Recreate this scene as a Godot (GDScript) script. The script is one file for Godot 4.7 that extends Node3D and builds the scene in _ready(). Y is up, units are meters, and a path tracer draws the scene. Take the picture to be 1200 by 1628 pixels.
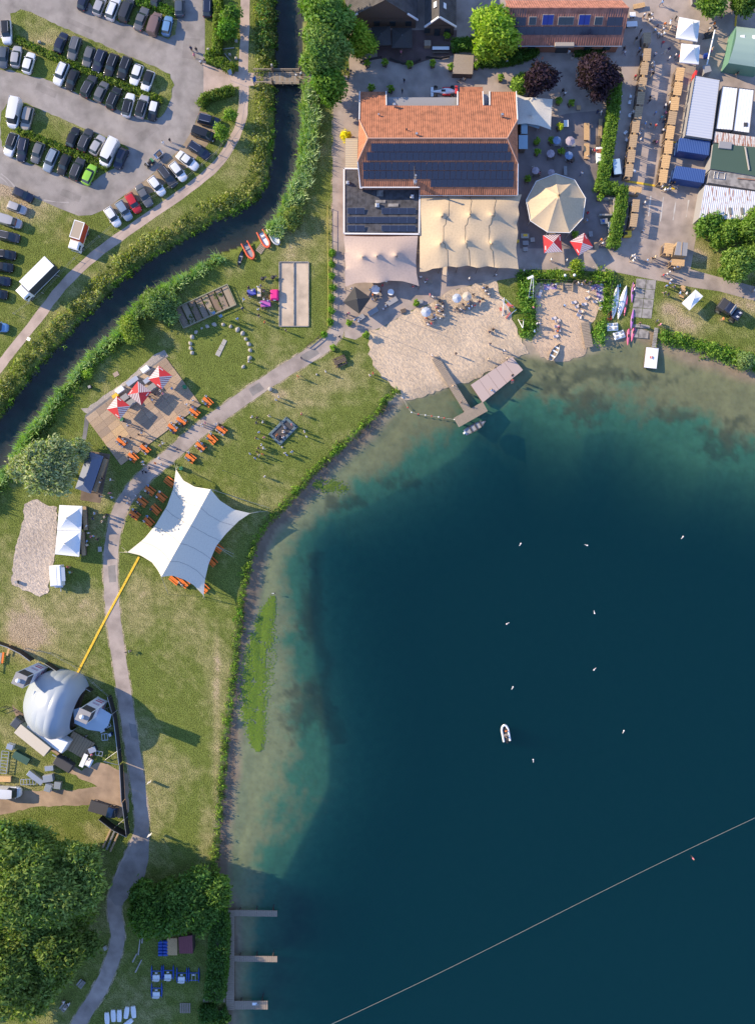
extends Node3D
# A lakeside leisure area seen from a drone. Tables hold ground-plan positions in plan units of 0.12 m.
const M := 0.12
const CAMH := 155.0
const WL := -0.5
var rng := RandomNumberGenerator.new()
var counts := {}
var mats := {}
var meshes := {}
var n1 := FastNoiseLite.new()
var n2 := FastNoiseLite.new()
var n3 := FastNoiseLite.new()
var tagged := []

func _ready():
	rng.seed = 7
	# camera: a drone looking straight down
	var cam := Camera3D.new()
	cam.name = "camera"
	add_child(cam)
	cam.position = Vector3(0, CAMH, 0)
	cam.rotation = Vector3(-PI / 2, 0, 0)
	cam.fov = rad_to_deg(2.0 * atan(814.0 * M / CAMH))
	cam.near = 1.0
	cam.far = 4000.0
	# sky, exposure
	var sky := ProceduralSkyMaterial.new()
	sky.sky_top_color = Color(0.29, 0.38, 0.54)
	sky.sky_horizon_color = Color(0.70, 0.74, 0.80)
	sky.sky_curve = 0.12
	sky.ground_bottom_color = Color(0.2, 0.22, 0.2)
	sky.ground_horizon_color = Color(0.5, 0.55, 0.6)
	sky.sky_energy_multiplier = 1.45
	sky.sun_angle_max = 1.0
	var env := Environment.new()
	env.background_mode = Environment.BG_SKY
	env.sky = Sky.new()
	env.sky.sky_material = sky
	env.tonemap_mode = Environment.TONE_MAPPER_LINEAR
	env.tonemap_exposure = 1.62
	env.sdfgi_enabled = true
	env.ssao_enabled = true
	env.ssil_enabled = true
	env.volumetric_fog_enabled = true
	env.volumetric_fog_density = 0.0
	var we := WorldEnvironment.new()
	we.name = "world_environment"
	we.environment = env
	add_child(we)
	# low evening sun: shadows run to the right and a little towards the bottom of the picture
	var sun := DirectionalLight3D.new()
	sun.name = "sun"
	add_child(sun)
	var el := deg_to_rad(26.5)
	var az := deg_to_rad(21.0)
	var dir := Vector3(cos(az) * cos(el), -sin(el), sin(az) * cos(el))
	sun.look_at_from_position(Vector3.ZERO, dir, Vector3.UP)
	sun.light_energy = 1.6
	sun.light_color = Color(1.0, 0.91, 0.77)
	sun.light_angular_distance = 0.5
	sun.shadow_enabled = true
	n1.seed = 3
	n1.frequency = 0.06
	n1.fractal_octaves = 4
	n2.seed = 11
	n2.frequency = 0.35
	n2.fractal_octaves = 3
	n3.seed = 23
	n3.frequency = 1.3
	n3.fractal_octaves = 2
	make_materials()
	build_setting()
	build_vegetation()
	build_buildings()
	build_tents()
	build_vehicles()
	build_props()
	build_stage()
	build_water_things()
	build_people()
	finish_labels()

# ---------------------------------------------------------------- plan helpers
func P(x: float, y: float, h := 0.0) -> Vector3:
	var s := M * (CAMH - h) / CAMH
	return Vector3((x - 600.0) * s, h, (y - 814.0) * s)

func PL(a: Array, h := 0.0) -> PackedVector2Array:
	# flat list x0,y0,x1,y1.. of plan units to metres on the plan
	var s := M * (CAMH - h) / CAMH
	var o := PackedVector2Array()
	for i in range(0, a.size(), 2):
		o.append(Vector2((a[i] - 600.0) * s, (a[i + 1] - 814.0) * s))
	return o

func L(r: float, g: float, b: float) -> Color:
	return Color(r, g, b).linear_to_srgb()

func V(x: float, y: float, z: float) -> Vector3:
	return Vector3(x, y, z)

# ---------------------------------------------------------------- mesh builder
class MB:
	var v := PackedVector3Array()
	var n := PackedVector3Array()
	var c := PackedColorArray()
	var uv := PackedVector2Array()
	var col := Color.WHITE
	var tint := false
	func tri(a: Vector3, b: Vector3, d: Vector3):
		var nn := (d - a).cross(b - a).normalized()
		v.append(a); v.append(b); v.append(d)
		n.append(nn); n.append(nn); n.append(nn)
		c.append(col); c.append(col); c.append(col)
	func quad(a: Vector3, b: Vector3, d: Vector3, e: Vector3):
		tri(a, b, d); tri(a, d, e)
	func face(pts: Array, away: Vector3):
		# a convex face turned so that its normal points away from the point given
		var mid := Vector3.ZERO
		for p in pts: mid += p
		mid /= pts.size()
		var nn: Vector3 = (pts[2] - pts[0]).cross(pts[1] - pts[0])
		if nn.dot(mid - away) < 0: pts.reverse()
		for i in range(1, pts.size() - 1): tri(pts[0], pts[i], pts[i + 1])
	func box(at: Vector3, size: Vector3, b := Basis(), taper := 1.0):
		var p := []
		for i in 8:
			var k := taper if i & 2 else 1.0
			p.append(at + b * Vector3((size.x if i & 1 else -size.x) * 0.5 * k, (size.y if i & 2 else -size.y) * 0.5, (size.z if i & 4 else -size.z) * 0.5 * k))
		for f in [[0, 1, 3, 2], [4, 5, 7, 6], [0, 1, 5, 4], [2, 3, 7, 6], [0, 2, 6, 4], [1, 3, 7, 5]]:
			face([p[f[0]], p[f[1]], p[f[2]], p[f[3]]], at)
	func cbox(at: Vector3, size: Vector3, ch: float, b := Basis()):
		# a box with chamfered top edges
		var h := size * 0.5
		var lo := []; var mi := []; var hi := []
		for k in [[-1, -1], [1, -1], [1, 1], [-1, 1]]:
			lo.append(at + b * Vector3(h.x * k[0], -h.y, h.z * k[1]))
			mi.append(at + b * Vector3(h.x * k[0], h.y - ch, h.z * k[1]))
			hi.append(at + b * Vector3((h.x - ch) * k[0], h.y, (h.z - ch) * k[1]))
		for i in 4:
			var j := (i + 1) % 4
			face([lo[i], lo[j], mi[j], mi[i]], at)
			face([mi[i], mi[j], hi[j], hi[i]], at)
		face([hi[0], hi[1], hi[2], hi[3]], at)
		face([lo[0], lo[1], lo[2], lo[3]], at)
	func tube(a: Vector3, b: Vector3, ra: float, rb: float, seg := 6, caps := true):
		var d := (b - a)
		if d.length() < 1e-5: return
		d = d.normalized()
		var u := d.cross(Vector3.UP if absf(d.y) < 0.9 else Vector3.RIGHT).normalized()
		var w := d.cross(u)
		for i in seg:
			var t0 := TAU * i / seg
			var t1 := TAU * (i + 1) / seg
			var o0 := u * cos(t0) + w * sin(t0)
			var o1 := u * cos(t1) + w * sin(t1)
			var q := [a + o0 * ra, a + o1 * ra, b + o1 * rb, b + o0 * rb]
			var nn := [o0, o1, o1, o0]
			for k in ([0, 1, 2, 0, 2, 3] if (q[2] - q[0]).cross(q[1] - q[0]).dot(o0 + o1) + (q[3] - q[0]).cross(q[2] - q[0]).dot(o0 + o1) > 0 else [0, 2, 1, 0, 3, 2]):
				v.append(q[k]); n.append(nn[k]); c.append(col)
			if caps:
				face([a, a + o0 * ra, a + o1 * ra], a + d)
				face([b, b + o0 * rb, b + o1 * rb], b - d)
	func prism(pl: PackedVector2Array, y0: float, y1: float, bottom := false):
		var k := Geometry2D.triangulate_polygon(pl)
		for i in range(0, k.size(), 3):
			var a := pl[k[i]]; var b := pl[k[i + 1]]; var d := pl[k[i + 2]]
			face([Vector3(a.x, y1, a.y), Vector3(b.x, y1, b.y), Vector3(d.x, y1, d.y)], Vector3(a.x, y1 - 100.0, a.y))
			if bottom: face([Vector3(a.x, y0, a.y), Vector3(b.x, y0, b.y), Vector3(d.x, y0, d.y)], Vector3(a.x, y0 + 100.0, a.y))
		if y1 - y0 > 1e-4:
			var cw := Geometry2D.is_polygon_clockwise(pl)
			for i in pl.size():
				var a := pl[i]; var b := pl[(i + 1) % pl.size()]
				var q := [Vector3(a.x, y0, a.y), Vector3(b.x, y0, b.y), Vector3(b.x, y1, b.y), Vector3(a.x, y1, a.y)]
				var e := (b - a).normalized()
				var o := Vector3(e.y, 0, -e.x) if not cw else Vector3(-e.y, 0, e.x)
				face(q, (q[0] + q[2]) * 0.5 - o)
	func grid(pts: Array, nu: int, nv: int, cols = null, up := Vector3.UP):
		# smooth sheet of nu x nv points
		var nn := []
		for j in nv:
			for i in nu:
				var a: Vector3 = pts[j * nu + maxi(i - 1, 0)]
				var b: Vector3 = pts[j * nu + mini(i + 1, nu - 1)]
				var d: Vector3 = pts[maxi(j - 1, 0) * nu + i]
				var e: Vector3 = pts[mini(j + 1, nv - 1) * nu + i]
				var q := (b - a).cross(e - d).normalized()
				nn.append(q if q.dot(up) >= 0 else -q)
		for j in nv - 1:
			for i in nu - 1:
				var k := j * nu + i
				var g: Vector3 = (pts[k + nu + 1] - pts[k]).cross(pts[k + 1] - pts[k])
				if g.length_squared() < 1e-9: g = (pts[k + nu] - pts[k]).cross(pts[k + nu + 1] - pts[k])
				for t in ([k, k + 1, k + nu + 1, k, k + nu + 1, k + nu] if g.dot(nn[k] + nn[k + nu + 1]) >= 0 else [k, k + nu + 1, k + 1, k, k + nu, k + nu + 1]):
					v.append(pts[t]); n.append(nn[t]); c.append(cols[t] if cols else col)
	func loft(rings: Array, cap := true):
		# closed rings of equal point count, smooth round and along
		var m: int = rings[0].size()
		var k := rings.size()
		var nn := []
		for j in k:
			var mid := Vector3.ZERO
			for p in rings[j]: mid += p
			mid /= m
			for i in m:
				var a: Vector3 = rings[j][(i + m - 1) % m]
				var b: Vector3 = rings[j][(i + 1) % m]
				var d: Vector3 = rings[maxi(j - 1, 0)][i]
				var e: Vector3 = rings[mini(j + 1, k - 1)][i]
				var q := (b - a).cross(e - d).normalized()
				nn.append(q if q.dot(rings[j][i] - mid) >= 0 else -q)
		for j in k - 1:
			for i in m:
				var i2 := (i + 1) % m
				var q := [[j, i], [j, i2], [j + 1, i2], [j, i], [j + 1, i2], [j + 1, i]]
				var g: Vector3 = (rings[j + 1][i2] - rings[j][i]).cross(rings[j][i2] - rings[j][i])
				if g.length_squared() < 1e-9: g = (rings[j + 1][i] - rings[j][i]).cross(rings[j + 1][i2] - rings[j][i])
				if g.dot(nn[j * m + i] + nn[(j + 1) * m + i2]) < 0: q = [[j, i], [j + 1, i2], [j, i2], [j, i], [j + 1, i], [j + 1, i2]]
				for t in q:
					v.append(rings[t[0]][t[1]]); n.append(nn[t[0] * m + t[1]]); c.append(col)
		if cap:
			for j in [0, k - 1]:
				var mid := Vector3.ZERO
				for p in rings[j]: mid += p
				mid /= m
				var inner: Vector3 = rings[1 if j == 0 else k - 2][0] - rings[j][0]
				for i in m: face([mid, rings[j][i], rings[j][(i + 1) % m]], mid + inner)
	func mesh() -> ArrayMesh:
		var a := []
		a.resize(Mesh.ARRAY_MAX)
		a[Mesh.ARRAY_VERTEX] = v
		a[Mesh.ARRAY_NORMAL] = n
		if tint: a[Mesh.ARRAY_COLOR] = c
		if uv.size() == v.size() and uv.size() > 0: a[Mesh.ARRAY_TEX_UV] = uv
		var m := ArrayMesh.new()
		m.add_surface_from_arrays(Mesh.PRIMITIVE_TRIANGLES, a)
		return m

# ---------------------------------------------------------------- nodes
func numbered(called: String) -> String:
	var k: int = counts.get(called, 0)
	counts[called] = k + 1
	return called if k == 0 else "%s_%03d" % [called, k]

func meta(o: Node, label := "", category := "", group := "", kind := ""):
	if label: o.set_meta("label", label)
	if category: o.set_meta("category", category)
	if group: o.set_meta("group", group)
	if kind: o.set_meta("kind", kind)
	if category: tagged.append(o)

func thing(called: String, label: String, category: String, at := Vector3.ZERO, turn := 0.0, group := "") -> Node3D:
	var o := Node3D.new()
	o.name = numbered(called)
	add_child(o)
	o.position = at
	o.rotation.y = turn
	meta(o, label, category, group)
	return o

func part(parent: Node, called: String, m, mat: Material, at := Vector3.ZERO, turn := 0.0) -> MeshInstance3D:
	var o := MeshInstance3D.new()
	o.name = called
	o.mesh = m.mesh() if m is MB else m
	o.material_override = mat
	parent.add_child(o, true)
	o.position = at
	o.rotation.y = turn
	return o

func struct(called: String, m, mat: Material) -> MeshInstance3D:
	var o := MeshInstance3D.new()
	o.name = numbered(called)
	o.mesh = m.mesh() if m is MB else m
	o.material_override = mat
	add_child(o)
	o.set_meta("kind", "structure")
	return o

func copy(o: Node3D, label: String, at: Vector3, turn: float) -> Node3D:
	var r: Node3D = o.duplicate()
	r.name = numbered(String(o.name).rstrip("0123456789").rstrip("_"))
	add_child(r)
	r.position = at
	r.rotation.y = turn
	r.set_meta("label", label)
	tagged.append(r)
	return r

func bx(size: Vector3, ch := 0.0) -> MB:
	var b := MB.new()
	if ch > 0: b.cbox(Vector3.ZERO, size, ch)
	else: b.box(Vector3.ZERO, size)
	return b

const ORD := ["first", "second", "third", "fourth", "fifth", "sixth", "seventh", "eighth", "ninth", "tenth", "eleventh", "twelfth"]
func finish_labels():
	# things that came out with the same words are told apart by their order from the left of the picture
	var by := {}
	for o in tagged:
		var l: String = o.get_meta("label")
		if not by.has(l): by[l] = []
		by[l].append(o)
	for l in by:
		var a: Array = by[l]
		if a.size() < 2: continue
		a.sort_custom(func(p, q): return p.position.x < q.position.x)
		for i in a.size():
			var s: String = "leftmost" if i == 0 else "rightmost" if i == a.size() - 1 else (ORD[i] if i < 12 else "%dth" % (i + 1)) + " from left"
			a[i].set_meta("label", l + ", " + s)

# ---------------------------------------------------------------- materials
func noise_tex(freq: float, lo: float, hi: float, size := 512, sd := 1, oct := 4) -> NoiseTexture2D:
	var n := FastNoiseLite.new()
	n.seed = sd
	n.frequency = freq
	n.fractal_octaves = oct
	var t := NoiseTexture2D.new()
	t.noise = n
	t.width = size
	t.height = size
	t.seamless = true
	var g := Gradient.new()
	g.set_color(0, Color(lo, lo, lo))
	g.set_color(1, Color(hi, hi, hi))
	t.color_ramp = g
	return t

func mk(called: String, c: Color, rough := 0.8, metal := 0.0) -> StandardMaterial3D:
	# c is a linear base colour
	var m := StandardMaterial3D.new()
	m.resource_name = called
	m.albedo_color = c.linear_to_srgb()
	m.roughness = rough
	m.metallic = metal
	mats[called] = m
	return m

func grain(m: StandardMaterial3D, tex: Texture2D, scale: float, relief := 0.0, htex: Texture2D = null):
	m.albedo_texture = tex
	m.uv1_triplanar = true
	m.uv1_world_triplanar = true
	m.uv1_scale = Vector3.ONE * scale
	if relief > 0:
		m.heightmap_enabled = true
		m.heightmap_scale = relief
		m.heightmap_texture = htex if htex else tex
	return m

func weather(m: StandardMaterial3D, scale: float):
	# broad stains multiplied over the fine grain
	m.detail_enabled = true
	m.detail_blend_mode = BaseMaterial3D.BLEND_MODE_MUL
	m.detail_albedo = T.blotch
	m.detail_uv_layer = BaseMaterial3D.DETAIL_UV_2
	m.uv2_triplanar = true
	m.uv2_world_triplanar = true
	m.uv2_scale = Vector3.ONE * scale

func paint(c: Color, rough := 0.5, metal := 0.0) -> StandardMaterial3D:
	var k := "paint_%.3f_%.3f_%.3f_%.2f_%.2f" % [c.r, c.g, c.b, rough, metal]
	if not mats.has(k): mk(k, c, rough, metal)
	return mats[k]
# ================================================================ setting
var T := {}
func make_materials():
	T.fine = noise_tex(0.05, 0.55, 1.3, 512, 1, 5)
	T.lawn = noise_tex(0.045, 0.55, 1.25, 1024, 2, 6)
	T.blotch = noise_tex(0.012, 0.66, 1.2, 512, 21, 6)
	T.stain = noise_tex(0.012, 0.84, 1.08, 512, 22, 6)
	T.mid = noise_tex(0.02, 0.8, 1.2, 512, 5, 5)
	T.soft = noise_tex(0.03, 0.93, 1.05, 256, 3, 3)
	T.grit = noise_tex(0.2, 0.75, 1.2, 512, 9, 3)
	T.streak = noise_tex(0.012, 0.75, 1.2, 512, 14, 6)
	# values over one in a ramp are clipped, so the tints below are a little brighter than the mean colour
	for k in ["grass", "sheet", "leaf"]:
		var m := mk(k, Color(1, 1, 1), 0.9)
		m.vertex_color_use_as_albedo = true
	mats.grass.metallic_specular = 0.2
	grain(mats.grass, T.lawn, 0.075, 16.0)
	grain(mats.sheet, T.grit, 0.13, 1.5)
	mats.leaf.albedo_color = Color(1, 1, 1)
	mats.leaf.roughness = 0.65
	mats.leaf.metallic_specular = 0.3
	mats.leaf.backlight_enabled = true
	mats.leaf.backlight = Color(0.8, 0.9, 0.45)
	var sand := mk("sand", Color(1, 1, 1), 0.95)
	sand.vertex_color_use_as_albedo = true
	grain(sand, T.grit, 0.22, 14.0, T.fine)
	grain(mk("timber", Color(0.42, 0.30, 0.18), 0.8), T.streak, 0.8, 1.0)
	grain(mk("pine", Color(0.62, 0.40, 0.19), 0.75), T.streak, 0.8, 1.0)
	grain(mk("old_timber", Color(0.33, 0.27, 0.21), 0.9), T.streak, 0.9, 1.5)
	grain(mk("dark_timber", Color(0.12, 0.09, 0.07), 0.85), T.streak, 0.9, 1.5)
	grain(mk("roof_felt", Color(0.085, 0.085, 0.095), 0.9), T.mid, 0.5, 0.6)
	grain(mk("tile_orange", Color(0.50, 0.20, 0.105), 0.8), T.grit, 0.7, 1.5)
	grain(mk("tile_red", Color(0.50, 0.215, 0.15), 0.8), T.grit, 0.7, 1.5)
	grain(mk("slate", Color(0.10, 0.095, 0.095), 0.85), T.grit, 0.6, 2.0)
	grain(mk("brick", Color(0.30, 0.14, 0.09), 0.9), T.grit, 0.9, 1.0)
	grain(mk("canvas_beige", Color(0.65, 0.515, 0.345), 0.85), T.soft, 0.25, 0.5)
	grain(mk("canvas_pink", Color(0.58, 0.455, 0.385), 0.85), T.soft, 0.25, 0.5)
	grain(mk("canvas_white", Color(0.78, 0.74, 0.645), 0.7), T.soft, 0.4)
	for k in ["canvas_white", "canvas_beige", "canvas_pink"]:
		mats[k].backlight_enabled = true
		mats[k].backlight = Color(0.6, 0.6, 0.58)
	grain(mk("bed", Color(1, 1, 1), 0.95), T.soft, 0.1)
	mats.bed.vertex_color_use_as_albedo = true
	mk("pvc_white", Color(0.78, 0.80, 0.82), 0.55)
	mk("white", Color(0.78, 0.78, 0.78), 0.5)
	mk("black", Color(0.015, 0.015, 0.018), 0.6)
	mk("charcoal", Color(0.05, 0.05, 0.055), 0.7)
	mk("grey", Color(0.28, 0.28, 0.29), 0.7)
	mk("steel", Color(0.55, 0.56, 0.58), 0.4, 0.8)
	mk("rubber", Color(0.02, 0.02, 0.02), 0.85)
	mk("yellow", Color(0.75, 0.48, 0.03), 0.5)
	mk("red", Color(0.60, 0.03, 0.035), 0.5)
	mk("blue", Color(0.02, 0.08, 0.38), 0.5)
	mk("orange", Color(0.72, 0.17, 0.02), 0.6)
	mk("green", Color(0.03, 0.2, 0.08), 0.6)
	mk("rope", Color(0.45, 0.43, 0.38), 0.9)
	grain(mk("stone", Color(0.42, 0.40, 0.37), 0.9), T.grit, 1.5, 2.0)
	grain(mk("concrete", Color(0.36, 0.34, 0.32), 0.9), T.grit, 0.4, 0.6)
	for k in ["tile_orange", "tile_red", "sheet", "roof_felt", "concrete", "slate"]: weather(mats[k], 0.045 if k == "sheet" else 0.11)
	mats.sheet.detail_albedo = T.stain
	var pv := mk("solar_glass", Color(0.008, 0.014, 0.04), 0.12)
	pv.clearcoat_enabled = true
	var gl := mk("car_glass", Color(0.03, 0.045, 0.055), 0.06)
	gl.metallic_specular = 0.6
	var wt := mk("water_surface", Color(0.02, 0.06, 0.06, 1), 0.12)
	wt.transparency = BaseMaterial3D.TRANSPARENCY_ALPHA
	wt.albedo_color.a = 0.02
	wt.metallic_specular = 0.3
	wt.normal_enabled = true
	wt.normal_scale = 0.4
	var rp := noise_tex(0.03, 0, 1, 512, 44, 4)
	rp.color_ramp = null
	rp.as_normal_map = true
	rp.bump_strength = 6.0
	wt.normal_texture = rp
	wt.uv1_triplanar = true
	wt.uv1_world_triplanar = true
	wt.uv1_scale = Vector3.ONE * 0.12

const CANAL := [438, -60, 440, 110, 440, 140, 436, 230, 428, 290, 410, 318, 370, 341, 341, 350, 293, 383, 240, 412, 187, 453, 146, 497, 125, 515, 100, 545, 69, 576, 48, 601, 29, 628, 8, 655, -20, 690, -60, 740, -60, 830, -20, 778, 0, 755, 20, 722, 40, 690, 65, 655, 85, 628, 104, 605, 125, 578, 146, 557, 177, 530, 198, 505, 220, 483, 250, 460, 293, 435, 317, 420, 347, 400, 373, 392, 405, 383, 420, 362, 438, 342, 455, 310, 472, 260, 478, 200, 480, 150, 479, 110, 483, -60]
const LAKE := [1300, 610, 1240, 598, 1200, 588, 1170, 578, 1130, 567, 1080, 555, 1050, 545, 1036, 530, 1020, 524, 1003, 527, 985, 532, 960, 540, 940, 545, 925, 548, 905, 556, 870, 551, 850, 545, 832, 543, 807, 553, 780, 564, 755, 578, 722, 593, 700, 604, 670, 612, 647, 620, 630, 632, 612, 650, 590, 676, 565, 700, 535, 728, 505, 755, 475, 790, 450, 818, 428, 838, 410, 870, 399, 910, 391, 955, 387, 1000, 380, 1060, 373, 1120, 366, 1180, 360, 1250, 355, 1300, 350, 1360, 352, 1400, 362, 1440, 366, 1500, 366, 1560, 362, 1628, 360, 1750, 360, 2400, 2600, 2400, 2600, 610]
const SHELF := [1320, 790, 1200, 752, 1130, 742, 1080, 715, 1030, 690, 980, 682, 930, 690, 880, 672, 840, 660, 800, 672, 765, 682, 740, 715, 700, 745, 640, 775, 580, 805, 530, 830, 500, 862, 489, 910, 492, 980, 500, 1060, 512, 1130, 522, 1200, 520, 1260, 490, 1320, 465, 1370, 440, 1420, 425, 1460, 415, 1520, 412, 1600, 408, 1750, 408, 2380, 2580, 2380, 2580, 790]
const BEACH := [587, 540, 588, 527, 608, 520, 637, 503, 655, 493, 690, 480, 702, 472, 715, 463, 760, 450, 790, 445, 793, 460, 800, 475, 813, 500, 817, 515, 825, 530, 832, 543, 842, 560, 818, 568, 794, 580, 766, 597, 733, 609, 693, 622, 652, 636, 634, 632, 622, 612, 608, 600, 593, 580, 587, 563]
const COVE := [848, 447, 905, 449, 960, 452, 955, 480, 948, 500, 940, 515, 938, 545, 930, 566, 895, 575, 860, 567, 846, 545, 853, 510, 849, 470]

var lake_pl: PackedVector2Array
var canal_pl: PackedVector2Array
var shelf_pl: PackedVector2Array
var beach_pl: PackedVector2Array
var cove_pl: PackedVector2Array
const GX := 92
const GY := 120
var f_lake := PackedFloat32Array()
var f_canal := PackedFloat32Array()
var f_shelf := PackedFloat32Array()

func dist_poly(p: Vector2, pl: PackedVector2Array) -> float:
	var best := 1e9
	var k := pl.size()
	for i in k:
		var q := Geometry2D.get_closest_point_to_segment(p, pl[i], pl[(i + 1) % k])
		best = minf(best, p.distance_squared_to(q))
	best = sqrt(best)
	return -best if Geometry2D.is_point_in_polygon(p, pl) else best

func field(f: PackedFloat32Array, x: float, z: float) -> float:
	var u := clampf((x + 92.0) / 2.0, 0.0, GX - 1.001)
	var w := clampf((z + 120.0) / 2.0, 0.0, GY - 1.001)
	var i := int(u); var j := int(w)
	var a := u - i; var b := w - j
	var k := j * GX + i
	return lerpf(lerpf(f[k], f[k + 1], a), lerpf(f[k + GX], f[k + GX + 1], a), b)

func ground_h(x: float, z: float) -> float:
	var dl := field(f_lake, x, z)
	var dc := field(f_canal, x, z)
	var h := 0.0
	if dl < 9.0:
		var w := 1.6
		# the bathing beach and the cove slope gently
		var gx := x / M + 600.0
		var gy := z / M + 814.0
		var sandy := smoothstep(600.0, 640.0, gx) * (1.0 - smoothstep(940.0, 975.0, gx)) * (1.0 - smoothstep(660.0, 700.0, gy))
		w = lerpf(1.6, 6.0, sandy)
		if dl > 0: h = minf(h, WL * (1.0 - smoothstep(0.0, 1.0, dl / w)) if dl < w else 0.0)
		else:
			var ds := field(f_shelf, x, z)
			if ds > 0:
				var t := -dl / (ds - dl + 0.01)
				h = WL - 0.04 - 0.5 * minf(t * 4.0, 1.0) - 1.3 * t * t - 0.08 * n2.get_noise_2d(x * 0.6, z * 0.6)
			else: h = WL - 1.84 - minf(13.0, -ds * 0.42 + ds * ds * 0.012)
	if dc < 1.5:
		if dc > 0: h = minf(h, WL * (1.0 - smoothstep(0.0, 1.5, dc)))
		else: h = WL - minf(1.5, 0.1 - dc * 0.6)
	return h

# patches of dry, worn or lush grass: x, y, rx, ry, strength (positive dry, negative lush)
const DRY := [90, 985, 90, 60, 0.75, 40, 1010, 40, 40, 0.7, 220, 960, 24, 60, 0.5, 255, 1250, 40, 80, 0.35, 470, 640, 60, 30, 0.3, 540, 600, 60, 30, 0.35, 330, 1320, 16, 60, 0.6, 40, 330, 45, 22, 0.9, 10, 300, 40, 16, 1.0, 1090, 520, 30, 14, 0.8, 1060, 488, 18, 14, 0.7, 1085, 500, 40, 14, 0.5, 440, 625, 18, 12, 0.7, 470, 395, 20, 30, 0.5, 445, 362, 18, 14, 0.6, 375, 430, 25, 15, 0.4, 490, 480, 12, 60, 0.4, 300, 1010, 40, 60, 0.15, 345, 1130, 20, 90, 0.3, 60, 75, 30, 20, 0.7, 110, 60, 40, 12, 0.6, 30, 1260, 60, 14, 0.6, 160, 1320, 30, 20, 0.5, 1180, 480, 40, 20, 0.9, 1170, 420, 30, 25, 1.0, 1110, 410, 20, 25, 0.9, 350, 555, 52, 46, -0.95, 440, 480, 60, 60, -0.15, 250, 620, 30, 20, 0.2, 280, 820, 90, 90, -0.2, 130, 880, 30, 90, -0.1, 420, 700, 80, 40, -0.15, 90, 330, 0, 0, 0, 260, 1100, 40, 80, 0.1, 300, 690, 70, 22, 0.25, 240, 800, 26, 40, 0.35, 152, 830, 18, 50, 0.35, 452, 690, 34, 34, 0.3, 425, 480, 34, 34, 0.3, 345, 1180, 6, 200, 0.5, 372, 800, 60, 14, 0.35, 520, 640, 80, 8, 0.3, 30, 1150, 40, 30, 0.4, 1090, 470, 20, 14, 0.6]

func grass_color(gx: float, gy: float, x: float, z: float) -> Color:
	var d := 0.04
	for i in range(0, DRY.size(), 5):
		var rx: float = DRY[i + 2]
		if rx == 0: continue
		var q := Vector2((gx - DRY[i]) / rx, (gy - DRY[i + 1]) / float(DRY[i + 3])).length()
		if q < 1.6: d += DRY[i + 4] * (1.0 - smoothstep(0.2, 1.6, q))
	var a := n1.get_noise_2d(x, z)
	var b := n2.get_noise_2d(x, z)
	var c := n3.get_noise_2d(x, z)
	d += a * 0.6 + b * 0.36 + c * 0.18
	var lush := Color(0.172, 0.216, 0.05)
	var dry := Color(0.42, 0.365, 0.185)
	var soil := Color(0.47, 0.37, 0.25)
	var o := lush.lerp(dry, clampf(d, 0.0, 1.0))
	if d > 0.85: o = o.lerp(soil, clampf((d - 0.85) * 3.0, 0.0, 1.0))
	return o * (1.0 + 0.22 * c + 0.15 * b)

func ground_color(x: float, z: float) -> Color:
	var gx := x / M + 600.0
	var gy := z / M + 814.0
	var dl := field(f_lake, x, z)
	var dc := field(f_canal, x, z)
	var a := n1.get_noise_2d(x, z)
	var b := n2.get_noise_2d(x, z)
	var c := n3.get_noise_2d(x, z)
	if dc < 0.3: return Color(0.022, 0.024, 0.024) * (1.0 + 0.5 * a + 0.3 * b)
	if dl < 0.6:
		var ds := field(f_shelf, x, z)
		var t := clampf(-dl / (absf(ds) - dl + 0.01), 0.0, 1.0) if ds > 0 else 1.0
		var sandy := smoothstep(590.0, 640.0, gx) * (1.0 - smoothstep(945.0, 985.0, gx))
		var sandc := Color(0.29, 0.225, 0.15).lerp(Color(0.42, 0.335, 0.24), sandy)
		var silt := Color(0.20, 0.21, 0.10).lerp(Color(0.23, 0.265, 0.135), 1.0 - smoothstep(480.0, 660.0, gx))
		var weed := Color(0.045, 0.175, 0.105)
		var o := sandc.lerp(silt, clampf(smoothstep(0.5, 4.5, -dl) * 1.8 + a * 0.8, 0.0, 1.0))
		if t > 0.35: o = o.lerp(weed, clampf((a * 0.9 + b * 0.5) * 1.2 + (t - 0.5) * 3.6, 0.0, 1.0))
		# a dark fringe of weed along the drop-off
		var fr := 1.0 - absf(ds + 0.6 + 4.0 * a) / 2.9 + b * 0.5 - 0.3
		if fr > 0.0 and gx < 760.0 and gy > 880.0 and gy < 1190.0: o = o.lerp(Color(0.03, 0.06, 0.035), clampf(fr * 1.3, 0.0, 0.75))
		# dark stands of water weed
		for w in [[960, 592, 60, 14], [1140, 705, 40, 26], [880, 610, 40, 8], [492, 1140, 30, 34], [1085, 660, 30, 12], [650, 765, 40, 10], [560, 800, 30, 10], [1020, 600, 40, 10], [492, 950, 14, 60], [930, 640, 30, 20]]:
			var q := Vector2((gx - w[0]) / w[2], (gy - w[1]) / float(w[3])).length() + b * 1.2 + a * 1.2 + c * 0.3
			if q < 1.4: o = o.lerp(Color(0.03, 0.045, 0.026), clampf((1.4 - q) * 0.7, 0.0, 0.55))
		if gx < 640 and gy > 640 and dl > -1.1 + a * 1.0: o = o.lerp(Color(0.16, 0.115, 0.08), 0.75)
		return o * (1.0 + 0.2 * b + 0.08 * c)
	return grass_color(gx, gy, x, z)

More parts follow.
